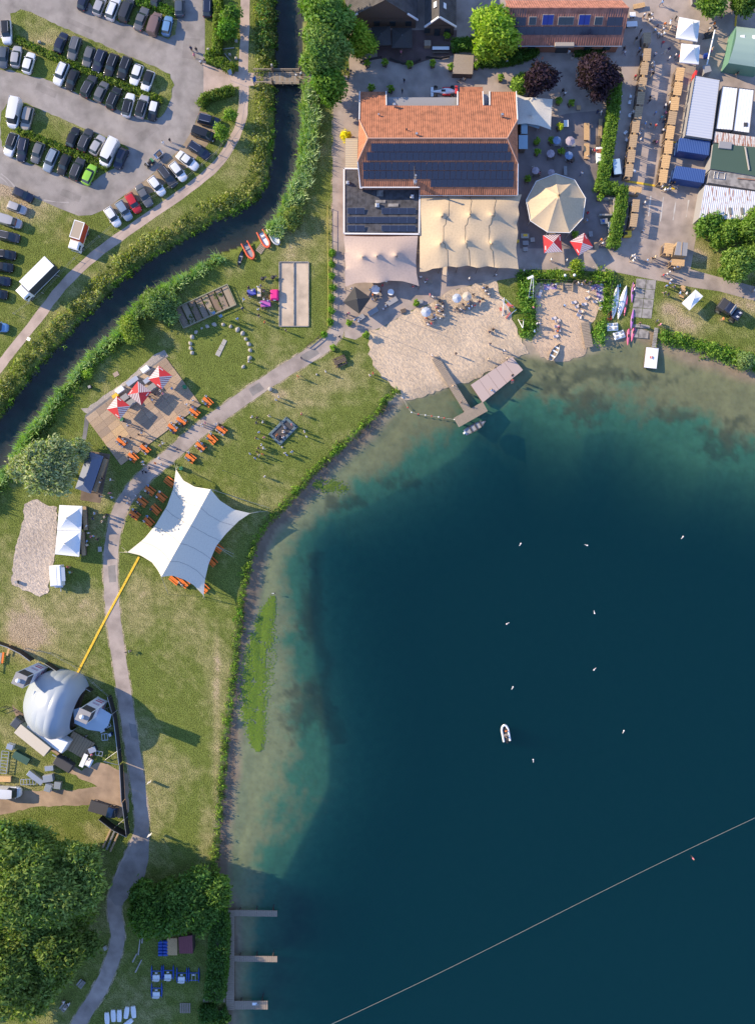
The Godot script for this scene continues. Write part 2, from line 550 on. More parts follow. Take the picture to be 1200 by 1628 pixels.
func sheet(pl: PackedVector2Array, lift: float, colour: Callable, cell := 1.0, drape := false, bump := 0.0) -> MB:
	var b := MB.new()
	b.tint = true
	var lo := pl[0]; var hi := pl[0]
	for p in pl:
		lo = lo.min(p); hi = hi.max(p)
	var nx := int(ceil((hi.x - lo.x) / cell))
	var nz := int(ceil((hi.y - lo.y) / cell))
	var ins := []
	for j in nz + 1:
		for i in nx + 1: ins.append(Geometry2D.is_point_in_polygon(lo + Vector2(i, j) * cell, pl))
	var put := func(p: Vector2):
		var e := bump * lumps(p)
		b.v.append(Vector3(p.x, lift + e + (ground_h(p.x, p.y) if drape else 0.0), p.y))
		b.n.append(Vector3.UP if bump == 0.0 else Vector3((e - bump * lumps(p + Vector2(0.15, 0))) / 0.15, 1, (e - bump * lumps(p + Vector2(0, 0.15))) / 0.15).normalized())
		b.c.append(colour.call(p.x, p.y))
	for j in nz:
		for i in nx:
			var k := j * (nx + 1) + i
			var r := [lo + Vector2(i, j) * cell, lo + Vector2(i + 1, j) * cell, lo + Vector2(i + 1, j + 1) * cell, lo + Vector2(i, j + 1) * cell]
			var all: bool = ins[k] and ins[k + 1] and ins[k + nx + 1] and ins[k + nx + 2]
			if all:
				for t in [0, 1, 2, 0, 2, 3]: put.call(r[t])
			else:
				for q in Geometry2D.intersect_polygons(PackedVector2Array(r), pl):
					var tr := Geometry2D.triangulate_polygon(q)
					for t in range(0, tr.size(), 3):
						var p0: Vector2 = q[tr[t]]; var p1: Vector2 = q[tr[t + 1]]; var p2: Vector2 = q[tr[t + 2]]
						if (p1 - p0).cross(p2 - p0) < 0:
							var w := p1
							p1 = p2; p2 = w
						put.call(p0); put.call(p1); put.call(p2)
	return b

func lumps(p: Vector2) -> float:
	# trodden sand: footprints and drifted ridges
	return n3.get_noise_2d(p.x * 2.0, p.y * 2.0) + 0.7 * n2.get_noise_2d(p.x * 1.0, p.y * 2.2) + 1.0

func ribbon(line: Array, width: float) -> PackedVector2Array:
	# outline of a strip along a centre line given in plan units
	var c := PL(line)
	var sm := PackedVector2Array()
	for i in c.size() - 1:
		var p0 := c[maxi(i - 1, 0)]; var p3 := c[mini(i + 2, c.size() - 1)]
		for k in 4: sm.append(c[i].cubic_interpolate(c[i + 1], p0, p3, k / 4.0))
	sm.append(c[c.size() - 1])
	var l := PackedVector2Array(); var r := PackedVector2Array()
	for i in sm.size():
		var d := (sm[mini(i + 1, sm.size() - 1)] - sm[maxi(i - 1, 0)]).normalized().orthogonal()
		var w := width * 0.5 + 0.14 * n2.get_noise_2d(sm[i].x, sm[i].y)
		l.append(sm[i] + d * w); r.append(sm[i] - d * w)
	r.reverse()
	l.append_array(r)
	return l

func tone(c: Color, big := 0.12, small := 0.06) -> Callable:
	return func(x, z): return c * (1.0 + big * n1.get_noise_2d(x * 1.7, z * 1.7) * 2.0 + small * n3.get_noise_2d(x, z) * 2.0)

func rough_edge(a: Array, amp := 0.35, step := 0.7) -> PackedVector2Array:
	var c := PL(a)
	var o := PackedVector2Array()
	for i in c.size():
		var p := c[i]; var q := c[(i + 1) % c.size()]
		var k := maxi(1, int(p.distance_to(q) / step))
		var d := (q - p).normalized().orthogonal()
		for t in k:
			var s := p.lerp(q, float(t) / k)
			o.append(s + d * amp * n2.get_noise_2d(s.x * 1.9, s.y * 1.9) * 1.6)
	return o

func build_setting():
	lake_pl = PL(LAKE); canal_pl = PL(CANAL); shelf_pl = PL(SHELF); beach_pl = PL(BEACH); cove_pl = PL(COVE)
	for j in GY:
		for i in GX:
			var p := Vector2(i * 2.0 - 92.0, j * 2.0 - 120.0)
			f_lake.append(dist_poly(p, lake_pl))
			f_canal.append(dist_poly(p, canal_pl))
			f_shelf.append(dist_poly(p, shelf_pl))
	# ground: one sheet from the lake bed to the horizon
	var xs := [-1500.0, -600.0, -250.0, -130.0]
	var zs := [-1500.0, -600.0, -250.0, -150.0]
	for i in 340: xs.append(-85.0 + i * 0.5)
	for i in 440: zs.append(-110.0 + i * 0.5)
	xs.append_array([130.0, 250.0, 600.0, 1500.0])
	zs.append_array([150.0, 250.0, 600.0, 1500.0])
	var gv := PackedVector3Array(); var gn := PackedVector3Array(); var gc := PackedColorArray(); var gi := []; var wi := []
	var nx := xs.size()
	for z in zs:
		for x in xs:
			gv.append(Vector3(x, ground_h(x, z), z))
			gc.append(ground_color(x, z))
	gn.resize(gv.size())
	for j in zs.size():
		for i in nx:
			var a := gv[j * nx + mini(i + 1, nx - 1)] - gv[j * nx + maxi(i - 1, 0)]
			var b := gv[mini(j + 1, zs.size() - 1) * nx + i] - gv[maxi(j - 1, 0) * nx + i]
			gn[j * nx + i] = b.cross(a).normalized()
			if i < nx - 1 and j < zs.size() - 1:
				var k := j * nx + i
				var wet := maxf(maxf(gv[k].y, gv[k + 1].y), maxf(gv[k + nx].y, gv[k + nx + 1].y)) < WL + 0.1
				(wi if wet else gi).append_array([k, k + 1, k + nx + 1, k, k + nx + 1, k + nx])
	var arr := []
	arr.resize(Mesh.ARRAY_MAX)
	arr[Mesh.ARRAY_VERTEX] = gv; arr[Mesh.ARRAY_NORMAL] = gn; arr[Mesh.ARRAY_COLOR] = gc
	for k in [["ground", gi, mats.grass], ["lake_bed", wi, mats.bed]]:
		arr[Mesh.ARRAY_INDEX] = PackedInt32Array(k[1])
		var gm := ArrayMesh.new()
		gm.add_surface_from_arrays(Mesh.PRIMITIVE_TRIANGLES, arr)
		struct(k[0], gm, k[2])
	# water: the surface and the murky body of water beneath it
	var wb := MB.new()
	for pl in [lake_pl, canal_pl]:
		var big := Geometry2D.offset_polygon(pl, 1.2)
		wb.prism(big[0], WL, WL)
	struct("lake_water", wb, mats.water_surface)
	var fog := FogVolume.new()
	fog.name = "water_depth"
	fog.size = Vector3(420, 16, 460)
	fog.position = Vector3(60, WL - 8.01, 60)
	var fm := FogMaterial.new()
	fm.density = 0.125
	fm.albedo = L(0.001, 0.118, 0.175)
	fog.material = fm
	add_child(fog)
	fog.set_meta("kind", "structure")
	# sand
	struct("beach", sheet(rough_edge(BEACH), 0.03, tone(Color(0.60, 0.475, 0.345), 0.09, 0.08), 0.25, true, 0.038), mats.sand)
	struct("cove_sand", sheet(rough_edge(COVE), 0.03, tone(Color(0.60, 0.45, 0.32), 0.07, 0.08), 0.25, true, 0.024), mats.sand)
	struct("volleyball_sand", sheet(rough_edge([39, 799, 60, 795, 73, 803, 92, 806, 90, 840, 88, 880, 82, 909, 77, 944, 64, 948, 37, 938, 18, 929, 22, 900, 27, 863, 37, 832], 0.3), 0.012, tone(Color(0.52, 0.44, 0.37), 0.1, 0.14), 0.22, false, 0.05), mats.sand)
	# car park
	var asphalt := Color(0.255, 0.235, 0.222)
	struct("car_park", sheet(PL([-60, -60, 326, -60, 326, 147, 322, 158, 317, 178, 307, 205, 293, 228, 275, 248, 233, 285, 200, 309, 167, 333, 146, 342, 125, 343, 94, 331, 62, 317, 21, 298, 0, 292, -60, 285]), 0.008, tone(asphalt * 1.25, 0.12, 0.06), 0.8), mats.sheet)
	struct("parking_strip", sheet(rough_edge([317, 175, 345, 188, 342, 215, 303, 262, 240, 308, 195, 338, 175, 345, 167, 333, 200, 309, 233, 285, 275, 248, 307, 205], 0.3), 0.004, tone(Color(0.34, 0.27, 0.19), 0.2, 0.1), 0.8), mats.sheet)
	var gf := func(x, z): return grass_color(x / M + 600.0, z / M + 814.0, x, z)
	for k in [[17, 22, 33, 16, 50, 20, 120, 52, 195, 85, 250, 108, 270, 118, 276, 135, 272, 160, 262, 180, 250, 190, 240, 193, 210, 184, 130, 152, 75, 127, 15, 112, -30, 108, -30, 62, 18, 60],
			[15, 160, 37, 162, 117, 197, 190, 226, 205, 236, 198, 255, 181, 268, 167, 275, 146, 292, 129, 290, 94, 277, 50, 260, 17, 249, 4, 232, 1, 205, 4, 178],
			[120, -20, 150, 12, 185, 32, 230, 50, 268, 62, 279, 55, 283, 30, 284, 20, 300, -20]]:
		struct("grass_island", sheet(rough_edge(k, 0.2), 0.03, gf, 0.6), mats.grass)
	# paths and paving
	var pink := Color(0.52, 0.41, 0.345)
	struct("footpath", sheet(ribbon([390, -40, 390, 0, 389, 60, 387, 110, 388, 150, 384, 190, 370, 225, 345, 262, 300, 300, 240, 342, 200, 370, 150, 407, 100, 455, 60, 507, 20, 557, 0, 583, -30, 622], 1.8), 0.012, tone(pink, 0.06, 0.04), 1.0), mats.sheet)
	struct("footpath", sheet(PL([324, 100, 345, 108, 381, 115, 407, 116, 407, 136, 381, 137, 360, 140, 340, 147, 324, 150]), 0.016, tone(pink * 1.05, 0.06, 0.04), 1.0), mats.sheet)
	var rl := [541, 120, 541, 200, 540, 300, 540, 400, 541, 470, 540, 512, 526, 540, 500, 560, 450, 591, 400, 624, 350, 660, 310, 690, 270, 725, 230, 758, 203, 790, 188, 820, 179, 860, 176, 900, 178, 950, 183, 1000, 190, 1050, 199, 1110, 210, 1183, 220, 1248, 226, 1313, 214, 1350, 198, 1385, 184, 1425, 183, 1455, 188, 1490, 178, 1530, 158, 1575, 130, 1620, 100, 1680]
	var verge := func(x, z): return grass_color(x / M + 600.0, z / M + 814.0, x, z).lerp(Color(0.5, 0.41, 0.29), clampf(0.45 + 1.4 * n2.get_noise_2d(x * 1.3, z * 1.3), 0.0, 1.0))
	struct("path_verge", sheet(ribbon(rl, 3.3), 0.004, verge, 0.35), mats.grass)
	struct("road", sheet(ribbon(rl, 2.7), 0.008, tone(Color(0.42, 0.355, 0.315), 0.14, 0.07), 0.7), mats.sheet)
	struct("forecourt", sheet(rough_edge([214, 1335, 238, 1320, 236, 1370, 226, 1400, 208, 1420, 195, 1440, 184, 1440, 172, 1425, 190, 1380], 0.2), 0.012, tone(Color(0.34, 0.30, 0.28), 0.1, 0.06), 1.0), mats.sheet)
	struct("plaza", sheet(PL([545, -60, 1290, -60, 1290, 345, 1112, 340, 1105, 380, 1097, 428, 1133, 438, 1160, 445, 1290, 480, 1290, 500, 1190, 476, 1142, 463, 1107, 458, 1050, 447, 985, 434, 975, 432, 905, 430, 845, 428, 826, 440, 790, 446, 760, 450, 715, 463, 702, 472, 690, 480, 655, 493, 637, 503, 608, 520, 588, 527, 565, 540, 548, 536, 546, 160, 556, 120]), 0.016, tone(Color(0.42, 0.35, 0.305), 0.1, 0.06), 1.0), mats.sheet)
	struct("brick_terrace", sheet(PL([596, 48, 726, 48, 724, 88, 690, 92, 655, 104, 628, 100, 600, 92]), 0.024, tone(Color(0.15, 0.10, 0.095), 0.1, 0.05), 1.0), mats.sheet)
	struct("terrace_paving", sheet(PL([822, 200, 905, 180, 960, 175, 960, 300, 975, 330, 975, 395, 826, 395, 822, 300]), 0.022, tone(Color(0.25, 0.21, 0.205), 0.08, 0.05), 1.0), mats.sheet)
	struct("stage_yard", sheet(rough_edge([20, 1120, 60, 1150, 110, 1215, 130, 1225, 160, 1210, 205, 1230, 205, 1290, 190, 1300, 150, 1280, 60, 1282, 0, 1296, -30, 1300, -30, 1262, 40, 1258, 120, 1256, 155, 1250, 110, 1228, 90, 1200, 30, 1165], 0.3), 0.008, tone(Color(0.40, 0.29, 0.20), 0.15, 0.08), 0.8), mats.sheet)
	struct("gravel_border", sheet(rough_edge([129, 650, 140, 648, 200, 605, 248, 562, 262, 556, 268, 566, 205, 612, 142, 660], 0.15), 0.012, tone(Color(0.46, 0.41, 0.36), 0.12, 0.14), 0.5), mats.sand)
	struct("paved_border", sheet(PL([136, 660, 262, 566, 266, 572, 142, 670, 137, 700, 131, 700]), 0.018, tone(Color(0.22, 0.215, 0.22), 0.1, 0.08), 0.6), mats.sheet)
	struct("beach_hut_floor", sheet(PL([137, 716, 176, 722, 160, 800, 128, 795]), 0.012, tone(Color(0.2, 0.15, 0.11), 0.1, 0.08), 0.8), mats.sheet)
	# concrete slipway, slab by slab
	for j in 6:
		for i in 2:
			var x0 := lerpf(1011.0, 1001.0, j / 5.0) + i * 16.0
			var y0 := 443.0 + j * 15.4 + i * 1.5
			var b := MB.new()
			var q := PL([x0, y0, x0 + 15.2, y0 + 1.2, x0 + 13.6, y0 + 15.8, x0 - 1.6, y0 + 14.6])
			var y1 := 0.05 if j < 4 else -0.08 - (j - 4) * 0.35
			b.prism(q, y1 - 0.3, y1)
			part(slipway(), "slab", b, mats.concrete)
	# tyre scuffs and mended patches on the car park
	for k in [[2, 276, 12, 284, 20, 292, 26, 300], [0, 281, 8, 287, 14, 295, 18, 304], [70, 318, 90, 321, 110, 322]]:
		var b := MB.new()
		b.prism(ribbon(k, 0.16), 0.014, 0.014)
		struct("tyre_scuff", b, paint(Color(0.36, 0.335, 0.32), 0.95))
	for k in [[292, 60, 318, 62, 316, 96, 290, 92], [60, 132, 92, 146, 88, 156, 56, 142], [215, 215, 246, 196, 254, 206, 224, 226], [100, 300, 130, 312, 126, 322, 96, 310], [110, 28, 150, 46, 146, 54, 106, 36], [395, 618, 412, 608, 420, 618, 402, 630], [172, 900, 184, 898, 185, 925, 174, 926], [205, 1150, 217, 1152, 220, 1176, 209, 1172], [478, 566, 500, 552, 508, 562, 486, 576]]:
		struct("asphalt_patch", sheet(rough_edge(k, 0.1), 0.013, tone(asphalt * 1.08, 0.08, 0.06), 0.8), mats.sheet)
	# worn markings of parking bays on the plaza
	for k in [[1034, 311, 1030, 344], [1054, 313, 1049, 352], [1074, 317, 1069, 350], [1094, 318, 1090, 345]]:
		var b := MB.new()
		b.prism(ribbon([k[0], k[1], (k[0] + k[2]) * 0.5, (k[1] + k[3]) * 0.5, k[2], k[3]], 0.14), 0.026, 0.026)
		struct("bay_marking", b, paint(Color(0.5, 0.48, 0.45), 0.9))

func slipway() -> Node3D:
	if not meshes.has("slipway"):
		var o := Node3D.new()
		o.name = "slipway"
		add_child(o)
		o.set_meta("kind", "structure")
		meshes.slipway = o
	return meshes.slipway
# ================================================================ vegetation
func leaf_clump(leaves: int, rad: float, size: float, sd: int) -> ArrayMesh:
	var r := RandomNumberGenerator.new()
	r.seed = sd
	var b := MB.new()
	b.tint = true
	for i in leaves:
		var p := Vector3(r.randfn(), r.randfn() * 0.7, r.randfn()) * rad * 0.55
		var a := Basis(Quaternion(Vector3(r.randfn(), r.randfn() * 0.6 + 0.2, r.randfn()).normalized(), r.randf() * TAU))
		var s := size * r.randf_range(0.7, 1.3)
		var k := r.randf_range(0.75, 1.2)
		b.col = Color(k, k * r.randf_range(0.95, 1.05), k * 0.95)
		var q := [p + a * Vector3(-s * 0.45, 0, 0), p + a * Vector3(0, 0.06 * s, -s), p + a * Vector3(s * 0.45, 0, 0), p + a * Vector3(0, -0.12 * s, s)]
		var out := p.normalized()
		if (q[2] - q[0]).cross(q[1] - q[0]).dot(out) < 0: q.reverse()
		b.quad(q[0], q[1], q[2], q[3])
		# leaves of a clump bend outward from its middle
		for k2 in range(b.n.size() - 6, b.n.size()):
			var nn := b.n[k2]
			b.n[k2] = (nn * 0.45 + out * 0.55).normalized()
	return b.mesh()

func blade_clump(blades: int, h: float, spread: float, w: float, sd: int) -> ArrayMesh:
	var r := RandomNumberGenerator.new()
	r.seed = sd
	var b := MB.new()
	b.tint = true
	for i in blades:
		var p := Vector3(r.randfn(), 0, r.randfn()) * spread * 0.5
		var t := r.randf() * TAU
		var side := Vector3(cos(t), 0, sin(t)) * w
		var lean := Vector3(r.randfn(), 0, r.randfn()) * h * 0.3
		var hh := h * r.randf_range(0.6, 1.1)
		var k := r.randf_range(0.7, 1.25)
		b.col = Color(k, k, k * 0.9)
		var mid := p + lean * 0.35 + Vector3(0, hh * 0.6, 0)
		var tip := p + lean * 1.2 + Vector3(0, hh, 0)
		b.quad(p - side * 0.6, mid - side, mid + side, p + side * 0.6)
		b.tri(mid - side, tip, mid + side)
	return b.mesh()

func foliage(parent: Node, called: String, m: Mesh, ts: Array, cs: Array) -> MultiMeshInstance3D:
	var mm := MultiMesh.new()
	mm.transform_format = MultiMesh.TRANSFORM_3D
	mm.use_colors = true
	mm.mesh = m
	mm.instance_count = ts.size()
	for i in ts.size():
		mm.set_instance_transform(i, ts[i])
		mm.set_instance_color(i, cs[i])
	var o := MultiMeshInstance3D.new()
	o.name = called
	o.multimesh = mm
	o.material_override = mats.leaf
	parent.add_child(o, true)
	o.set_meta("kind", "stuff")
	return o

func turn_any(r: RandomNumberGenerator, s: float) -> Basis:
	return Basis(Quaternion(Vector3(r.randfn(), r.randfn(), r.randfn()).normalized(), r.randf() * TAU)).scaled(Vector3.ONE * s)

func vary(c: Color, r: RandomNumberGenerator, amt := 0.18) -> Color:
	var k := 1.7 * (1.0 + r.randf_range(-amt, amt))
	var w := r.randf_range(-amt, amt) * 0.4
	return Color(c.r * k * (1.0 + w), c.g * k, c.b * k * (1.0 - w))

# x, y: where the crown shows on the plan; r: crown radius in plan units
func tree(called: String, label: String, x: float, y: float, r: float, h: float, c: Color, sd: int, opt := {}) -> Node3D:
	var g := RandomNumberGenerator.new()
	g.seed = sd
	var base := P(x, y, h * 0.62)
	base.y = opt.get("foot", 0.0)
	var t := thing(called, label, opt.get("cat", "tree"), base, 0, opt.get("group", ""))
	var R := r * M
	var low: float = opt.get("low", 0.25) * h
	var b := MB.new()
	var tr := clampf(h * 0.022, 0.05, 0.5)
	var top := Vector3(g.randfn() * 0.2, h * 0.55, g.randfn() * 0.2)
	b.tube(Vector3(0, -0.1, 0), top * 0.5, tr * 1.3, tr, 8)
	b.tube(top * 0.5, top, tr, tr * 0.6, 8)
	var lobes := []
	var nl: int = opt.get("lobes", int(clampf(R * 7.0, 9, 60)))
	var fl: float = opt.get("flat", 1.0)
	var mid := Vector3(0, (h + low) * 0.5, 0)
	var half := (h - low) * 0.5
	for i in nl:
		var d := Vector3(g.randfn(), g.randfn(), g.randfn()).normalized()
		var k := g.randf_range(0.3, 0.86)
		var lr := g.randf_range(0.15, 0.33) * R
		var q := mid + Vector3(d.x * R * k * opt.get("sx", 1.0), d.y * maxf(half - lr * 0.6, half * 0.5) * 0.85, d.z * R * k * opt.get("sz", 1.0))
		lobes.append([q, lr, vary(c, g, 0.14) * 0.6])
	lobes.append([mid + Vector3(0, half * 0.45, 0), R * 0.5, c])
	for i in mini(7, lobes.size()):
		var q: Vector3 = lobes[i][0]
		b.tube(top * g.randf_range(0.5, 1.0), q, tr * 0.5, tr * 0.15, 5, false)
	part(t, "trunk", b, mats.dark_timber)
	var ls: float = opt.get("leaf", 0.26)
	var key := "clump_%.2f" % ls
	if not meshes.has(key): meshes[key] = leaf_clump(12, ls * 1.9, ls, 77)
	var ts := []; var cs := []
	for l in lobes:
		var area: float = 4.0 * PI * l[1] * l[1]
		var nn := int(area / (ls * ls) * opt.get("dense", 0.34)) + 6
		for i in nn:
			var d := Vector3(g.randfn(), g.randfn() * 0.9 + 0.25, g.randfn()).normalized()
			var k := sqrt(g.randf_range(0.4, 1.0)) * g.randf_range(0.85, 1.2)
			var p: Vector3 = l[0] + d * l[1] * k * Vector3(1, fl, 1)
			var bs := turn_any(g, g.randf_range(0.55, 1.5))
			ts.append(Transform3D(bs, p))
			cs.append(vary(l[2], g, 0.16))
	foliage(t, "crown", meshes[key], ts, cs)
	return t

func strip(called: String, label: String, cat: String, line: Array, o0: float, o1: float, per: float, m: Mesh, pal: Array, sd: int, y0 := 0.0, y1 := 0.0, skip := [], as_thing := false) -> Node:
	# scattered plants along a line of plan points, between two offsets in metres to its left
	var g := RandomNumberGenerator.new()
	g.seed = sd
	var c := PL(line)
	var ts := []; var cs := []
	for i in c.size() - 1:
		var a := c[i]; var b := c[i + 1]
		var d := (b - a).normalized()
		var nrm := Vector2(d.y, -d.x)
		var area := a.distance_to(b) * absf(o1 - o0)
		for k in int(area * per):
			var wob := 0.35 * n2.get_noise_2d(a.x * 0.5 + k, a.y)
			var u := g.randf()
			var p := a.lerp(b, g.randf_range(-0.03, 1.03)) + nrm * (lerpf(o0, o1, u) + g.randfn() * 0.25 + wob)
			var bad := false
			for q in skip:
				if Vector2(p.x / M + 600 - q[0], p.y / M + 814 - q[1]).length() < q[2]: bad = true
			if bad: continue
			var edge := sqrt(clampf(4.0 * u * (1.0 - u), 0.05, 1.0))
			var pt := n1.get_noise_2d(p.x * 2.5, p.y * 2.5) + 0.5 * n2.get_noise_2d(p.x, p.y)
			var cc: Color = pal[clampi(int((pt * 0.9 + 0.5 + g.randfn() * 0.12) * pal.size()), 0, pal.size() - 1)]
			if pt < -0.42 and g.randf() < 0.7: continue
			var s := g.randf_range(0.6, 1.35) * (1.0 + pt * 0.55)
			var yy := maxf(ground_h(p.x, p.y), WL - 0.1) + g.randf_range(y0, y1) * edge * s
			var bs := Basis(Vector3.UP, g.randf() * TAU).scaled(Vector3.ONE * s) if y1 == 0.0 else turn_any(g, s)
			ts.append(Transform3D(bs, Vector3(p.x, yy, p.y)))
			cs.append(vary(cc, g, 0.15))
	var o := foliage(self, numbered(called), m, ts, cs)
	if as_thing: meta(o, label, cat, "", "")
	else: meta(o, label, "", "", "stuff"); o.set_meta("category", cat)
	return o

func hedge(label: String, line: Array, w: float, h: float, c: Color, sd: int, called := "hedge", ls := 0.2) -> Node3D:
	# a clipped hedge: a twiggy core and a leafy shell; plan points are where the hedge's top shows
	var g := RandomNumberGenerator.new()
	g.seed = sd
	var s := M * (CAMH - h) / CAMH
	var pts := []
	for i in range(0, line.size(), 2): pts.append(Vector2((line[i] - 600.0) * s, (line[i + 1] - 814.0) * s))
	var base: Vector2 = (pts[0] + pts[pts.size() - 1]) * 0.5
	var t := thing(called, label, "hedge" if called == "hedge" else "shrub", Vector3(base.x, 0, base.y), 0, "")
	var core := MB.new()
	var ts := []; var cs := []
	if not meshes.has("hedgeleaf%.2f" % ls): meshes["hedgeleaf%.2f" % ls] = leaf_clump(10, ls * 1.7, ls, 31)
	for i in pts.size() - 1:
		var a: Vector2 = pts[i] - base; var b: Vector2 = pts[i + 1] - base
		var d := (b - a).normalized()
		var nn := Vector2(-d.y, d.x)
		var ln := a.distance_to(b)
		core.box(Vector3((a.x + b.x) * 0.5, h * 0.46, (a.y + b.y) * 0.5), Vector3(ln, h * 0.92, w * 0.8), Basis(Vector3.UP, -atan2(d.y, d.x)))
		var per := 1.0 / (ls * ls) * 0.9
		for k in int(ln * w * per):
			var p := a.lerp(b, g.randf_range(-0.02, 1.02)) + nn * w * g.randf_range(-0.5, 0.5)
			ts.append(Transform3D(turn_any(g, g.randf_range(0.8, 1.2)), Vector3(p.x, h + g.randfn() * 0.07 + 0.12 * n3.get_noise_2d(p.x, p.y), p.y)))
			cs.append(vary(c, g, 0.2))
		for k in int(ln * h * per * 1.2):
			var sd2 := 1.0 if g.randf() < 0.5 else -1.0
			var p := a.lerp(b, g.randf()) + nn * (w * 0.5 * sd2 + g.randfn() * 0.06)
			ts.append(Transform3D(turn_any(g, g.randf_range(0.8, 1.2)), Vector3(p.x, h * g.randf(), p.y)))
			cs.append(vary(c, g, 0.2))
	part(t, "twigs", core, mats.dark_timber)
	foliage(t, "foliage", meshes["hedgeleaf%.2f" % ls], ts, cs)
	return t

func build_vegetation():
	var reed := blade_clump(12, 1.7, 0.55, 0.07, 5)
	var herb := leaf_clump(11, 0.42, 0.2, 8)
	var herb_s := leaf_clump(10, 0.3, 0.15, 9)
	var olive := Color(0.13, 0.155, 0.045)
	var dark := Color(0.05, 0.085, 0.022)
	var bright := Color(0.13, 0.24, 0.03)
	var pale := Color(0.235, 0.25, 0.10)
	# canal banks
	var wb := []; var eb := []
	for i in range(0, 38): wb.append(CANAL[i])
	var e2 := CANAL.slice(38)
	strip("bank_plants", "dense olive herbs on the bank between footpath and canal", "plants", wb, -1.3, -3.9, 6.5, herb, [dark, olive, pale, Color(0.30, 0.30, 0.13), olive, Color(0.2, 0.23, 0.07), Color(0.27, 0.29, 0.10)], 41, 0.1, 0.85, [[440, 124, 14]])
	strip("bank_grass", "bright green grass fringe at the foot of the canal bank", "plants", wb, 0.0, -0.8, 9.0, herb_s, [bright, dark, bright], 42, 0.0, 0.5, [[440, 124, 14]])
	strip("reeds", "pale green reeds along the lawn side of the canal", "reeds", e2.slice(0, 36), -0.5, -2.0, 9.0, reed, [Color(0.17, 0.27, 0.10), Color(0.26, 0.35, 0.17), Color(0.20, 0.30, 0.09)], 43, 0, 0, [[480, 124, 12]])
	strip("reeds", "tall pale reeds along the canal beside the grey road", "reeds", [420, 362, 438, 342, 455, 310, 472, 260, 478, 200, 480, 138], -0.5, -3.6, 8.0, reed, [Color(0.19, 0.28, 0.12), Color(0.28, 0.36, 0.20), Color(0.22, 0.31, 0.11)], 44)
	strip("bank_plants", "rough green growth on the lawn side of the canal reeds", "plants", e2.slice(0, 30), -1.4, -3.2, 4.0, herb, [bright, Color(0.15, 0.22, 0.045), dark], 45, 0.05, 0.7)
	strip("bank_plants", "tall green growth between the canal and the plank bridge path", "plants", [438, -10, 440, 104], -0.2, -3.2, 5.0, herb, [dark, olive, Color(0.09, 0.17, 0.05)], 46, 0.1, 1.5)
	# lake shore
	var shore := [634, 618, 612, 640, 590, 664, 565, 688, 535, 716, 505, 744, 475, 777, 450, 806, 428, 826, 406, 862, 394, 904, 385, 955, 381, 1000, 374, 1060, 366, 1120, 359, 1180, 353, 1250, 349, 1300, 343, 1360, 343, 1400]
	strip("shore_plants", "bright green fringe of plants along the lawn's lake edge", "plants", shore, -0.6, 0.45, 12.0, herb_s, [bright, Color(0.17, 0.26, 0.04), dark, bright], 51, 0.05, 0.75)
	strip("shore_plants", "low bright bushes along the shore below the slipway lawn", "plants", [1046, 536, 1075, 545, 1110, 556, 1150, 566, 1200, 582, 1230, 590], -0.8, 1.6, 10.0, herb, [bright, Color(0.09, 0.18, 0.03), Color(0.18, 0.28, 0.05)], 52, 0.1, 1.3)
	strip("cove_plants", "green bushes on the bank above the small sand cove", "plants", [822, 441, 840, 440, 895, 440], -1.1, 1.0, 10.0, herb, [Color(0.08, 0.15, 0.025), bright, Color(0.16, 0.24, 0.04)], 53, 0.1, 1.0)
	strip("cove_plants", "green bushes right of the steps down to the cove", "plants", [908, 439, 940, 441, 970, 443], -1.2, 1.0, 10.0, herb, [Color(0.08, 0.15, 0.025), bright, Color(0.17, 0.25, 0.04)], 54, 0.1, 1.0)
	strip("cove_plants", "green bushes between the cove and the upturned canoes", "plants", [968, 446, 962, 490, 955, 520, 951, 545], -0.9, 0.9, 10.0, herb, [bright, Color(0.09, 0.18, 0.03), Color(0.15, 0.27, 0.05)], 55, 0.1, 1.2)
	strip("cove_plants", "green bushes between the bathing beach and the cove", "plants", [836, 450, 838, 480, 842, 510, 838, 535], -1.6, 1.3, 9.0, herb, [bright, Color(0.08, 0.16, 0.03), Color(0.15, 0.26, 0.05)], 56, 0.05, 0.8)
	# hedges of the car park and the terraces
	var hg := Color(0.13, 0.19, 0.035)
	hedge("low yellow-green hedge dividing the upper car park island", [24, 60, 60, 78, 100, 96, 150, 116, 200, 137, 255, 158], 0.7, 0.6, hg, 61)
	hedge("low yellow-green hedge dividing the lower car park island", [26, 204, 60, 219, 100, 236, 140, 252, 172, 266], 0.7, 0.6, hg, 62)
	hedge("clipped hedge along the car park's right edge, above the junction", [346, -10, 346, 30, 345, 85], 1.1, 1.2, hg, 63)
	hedge("curved end of hedge at the car park junction", [330, 84, 345, 96, 362, 103, 372, 109], 1.2, 1.2, hg, 64)
	hedge("clipped hedge below the footpath junction beside dark cars", [318, 166, 326, 153, 345, 148, 370, 141], 1.1, 1.2, hg, 65)
	hedge("low hedge at the end of the top parking row", [215, 0, 250, 8, 278, 20], 1.0, 0.7, Color(0.1, 0.19, 0.03), 66)
	var cl := Color(0.125, 0.215, 0.04)
	hedge("tall clipped green hedge between terrace and timber stalls", [981, 120, 977, 165, 970, 215, 962, 270, 955, 300], 1.5, 2.0, cl, 67)
	hedge("short return of clipped hedge at the terrace gate", [957, 297, 981, 297], 1.4, 2.0, cl, 68)
	hedge("tall clipped green hedge beside the yellow pallet truck", [991, 297, 986, 335, 980, 365, 976, 391], 1.5, 2.0, cl, 69)
	hedge("dark clipped hedge behind the walled terrace by the farmhouse", [719, 70, 735, 68, 754, 68], 1.6, 1.4, Color(0.09, 0.18, 0.03), 70)
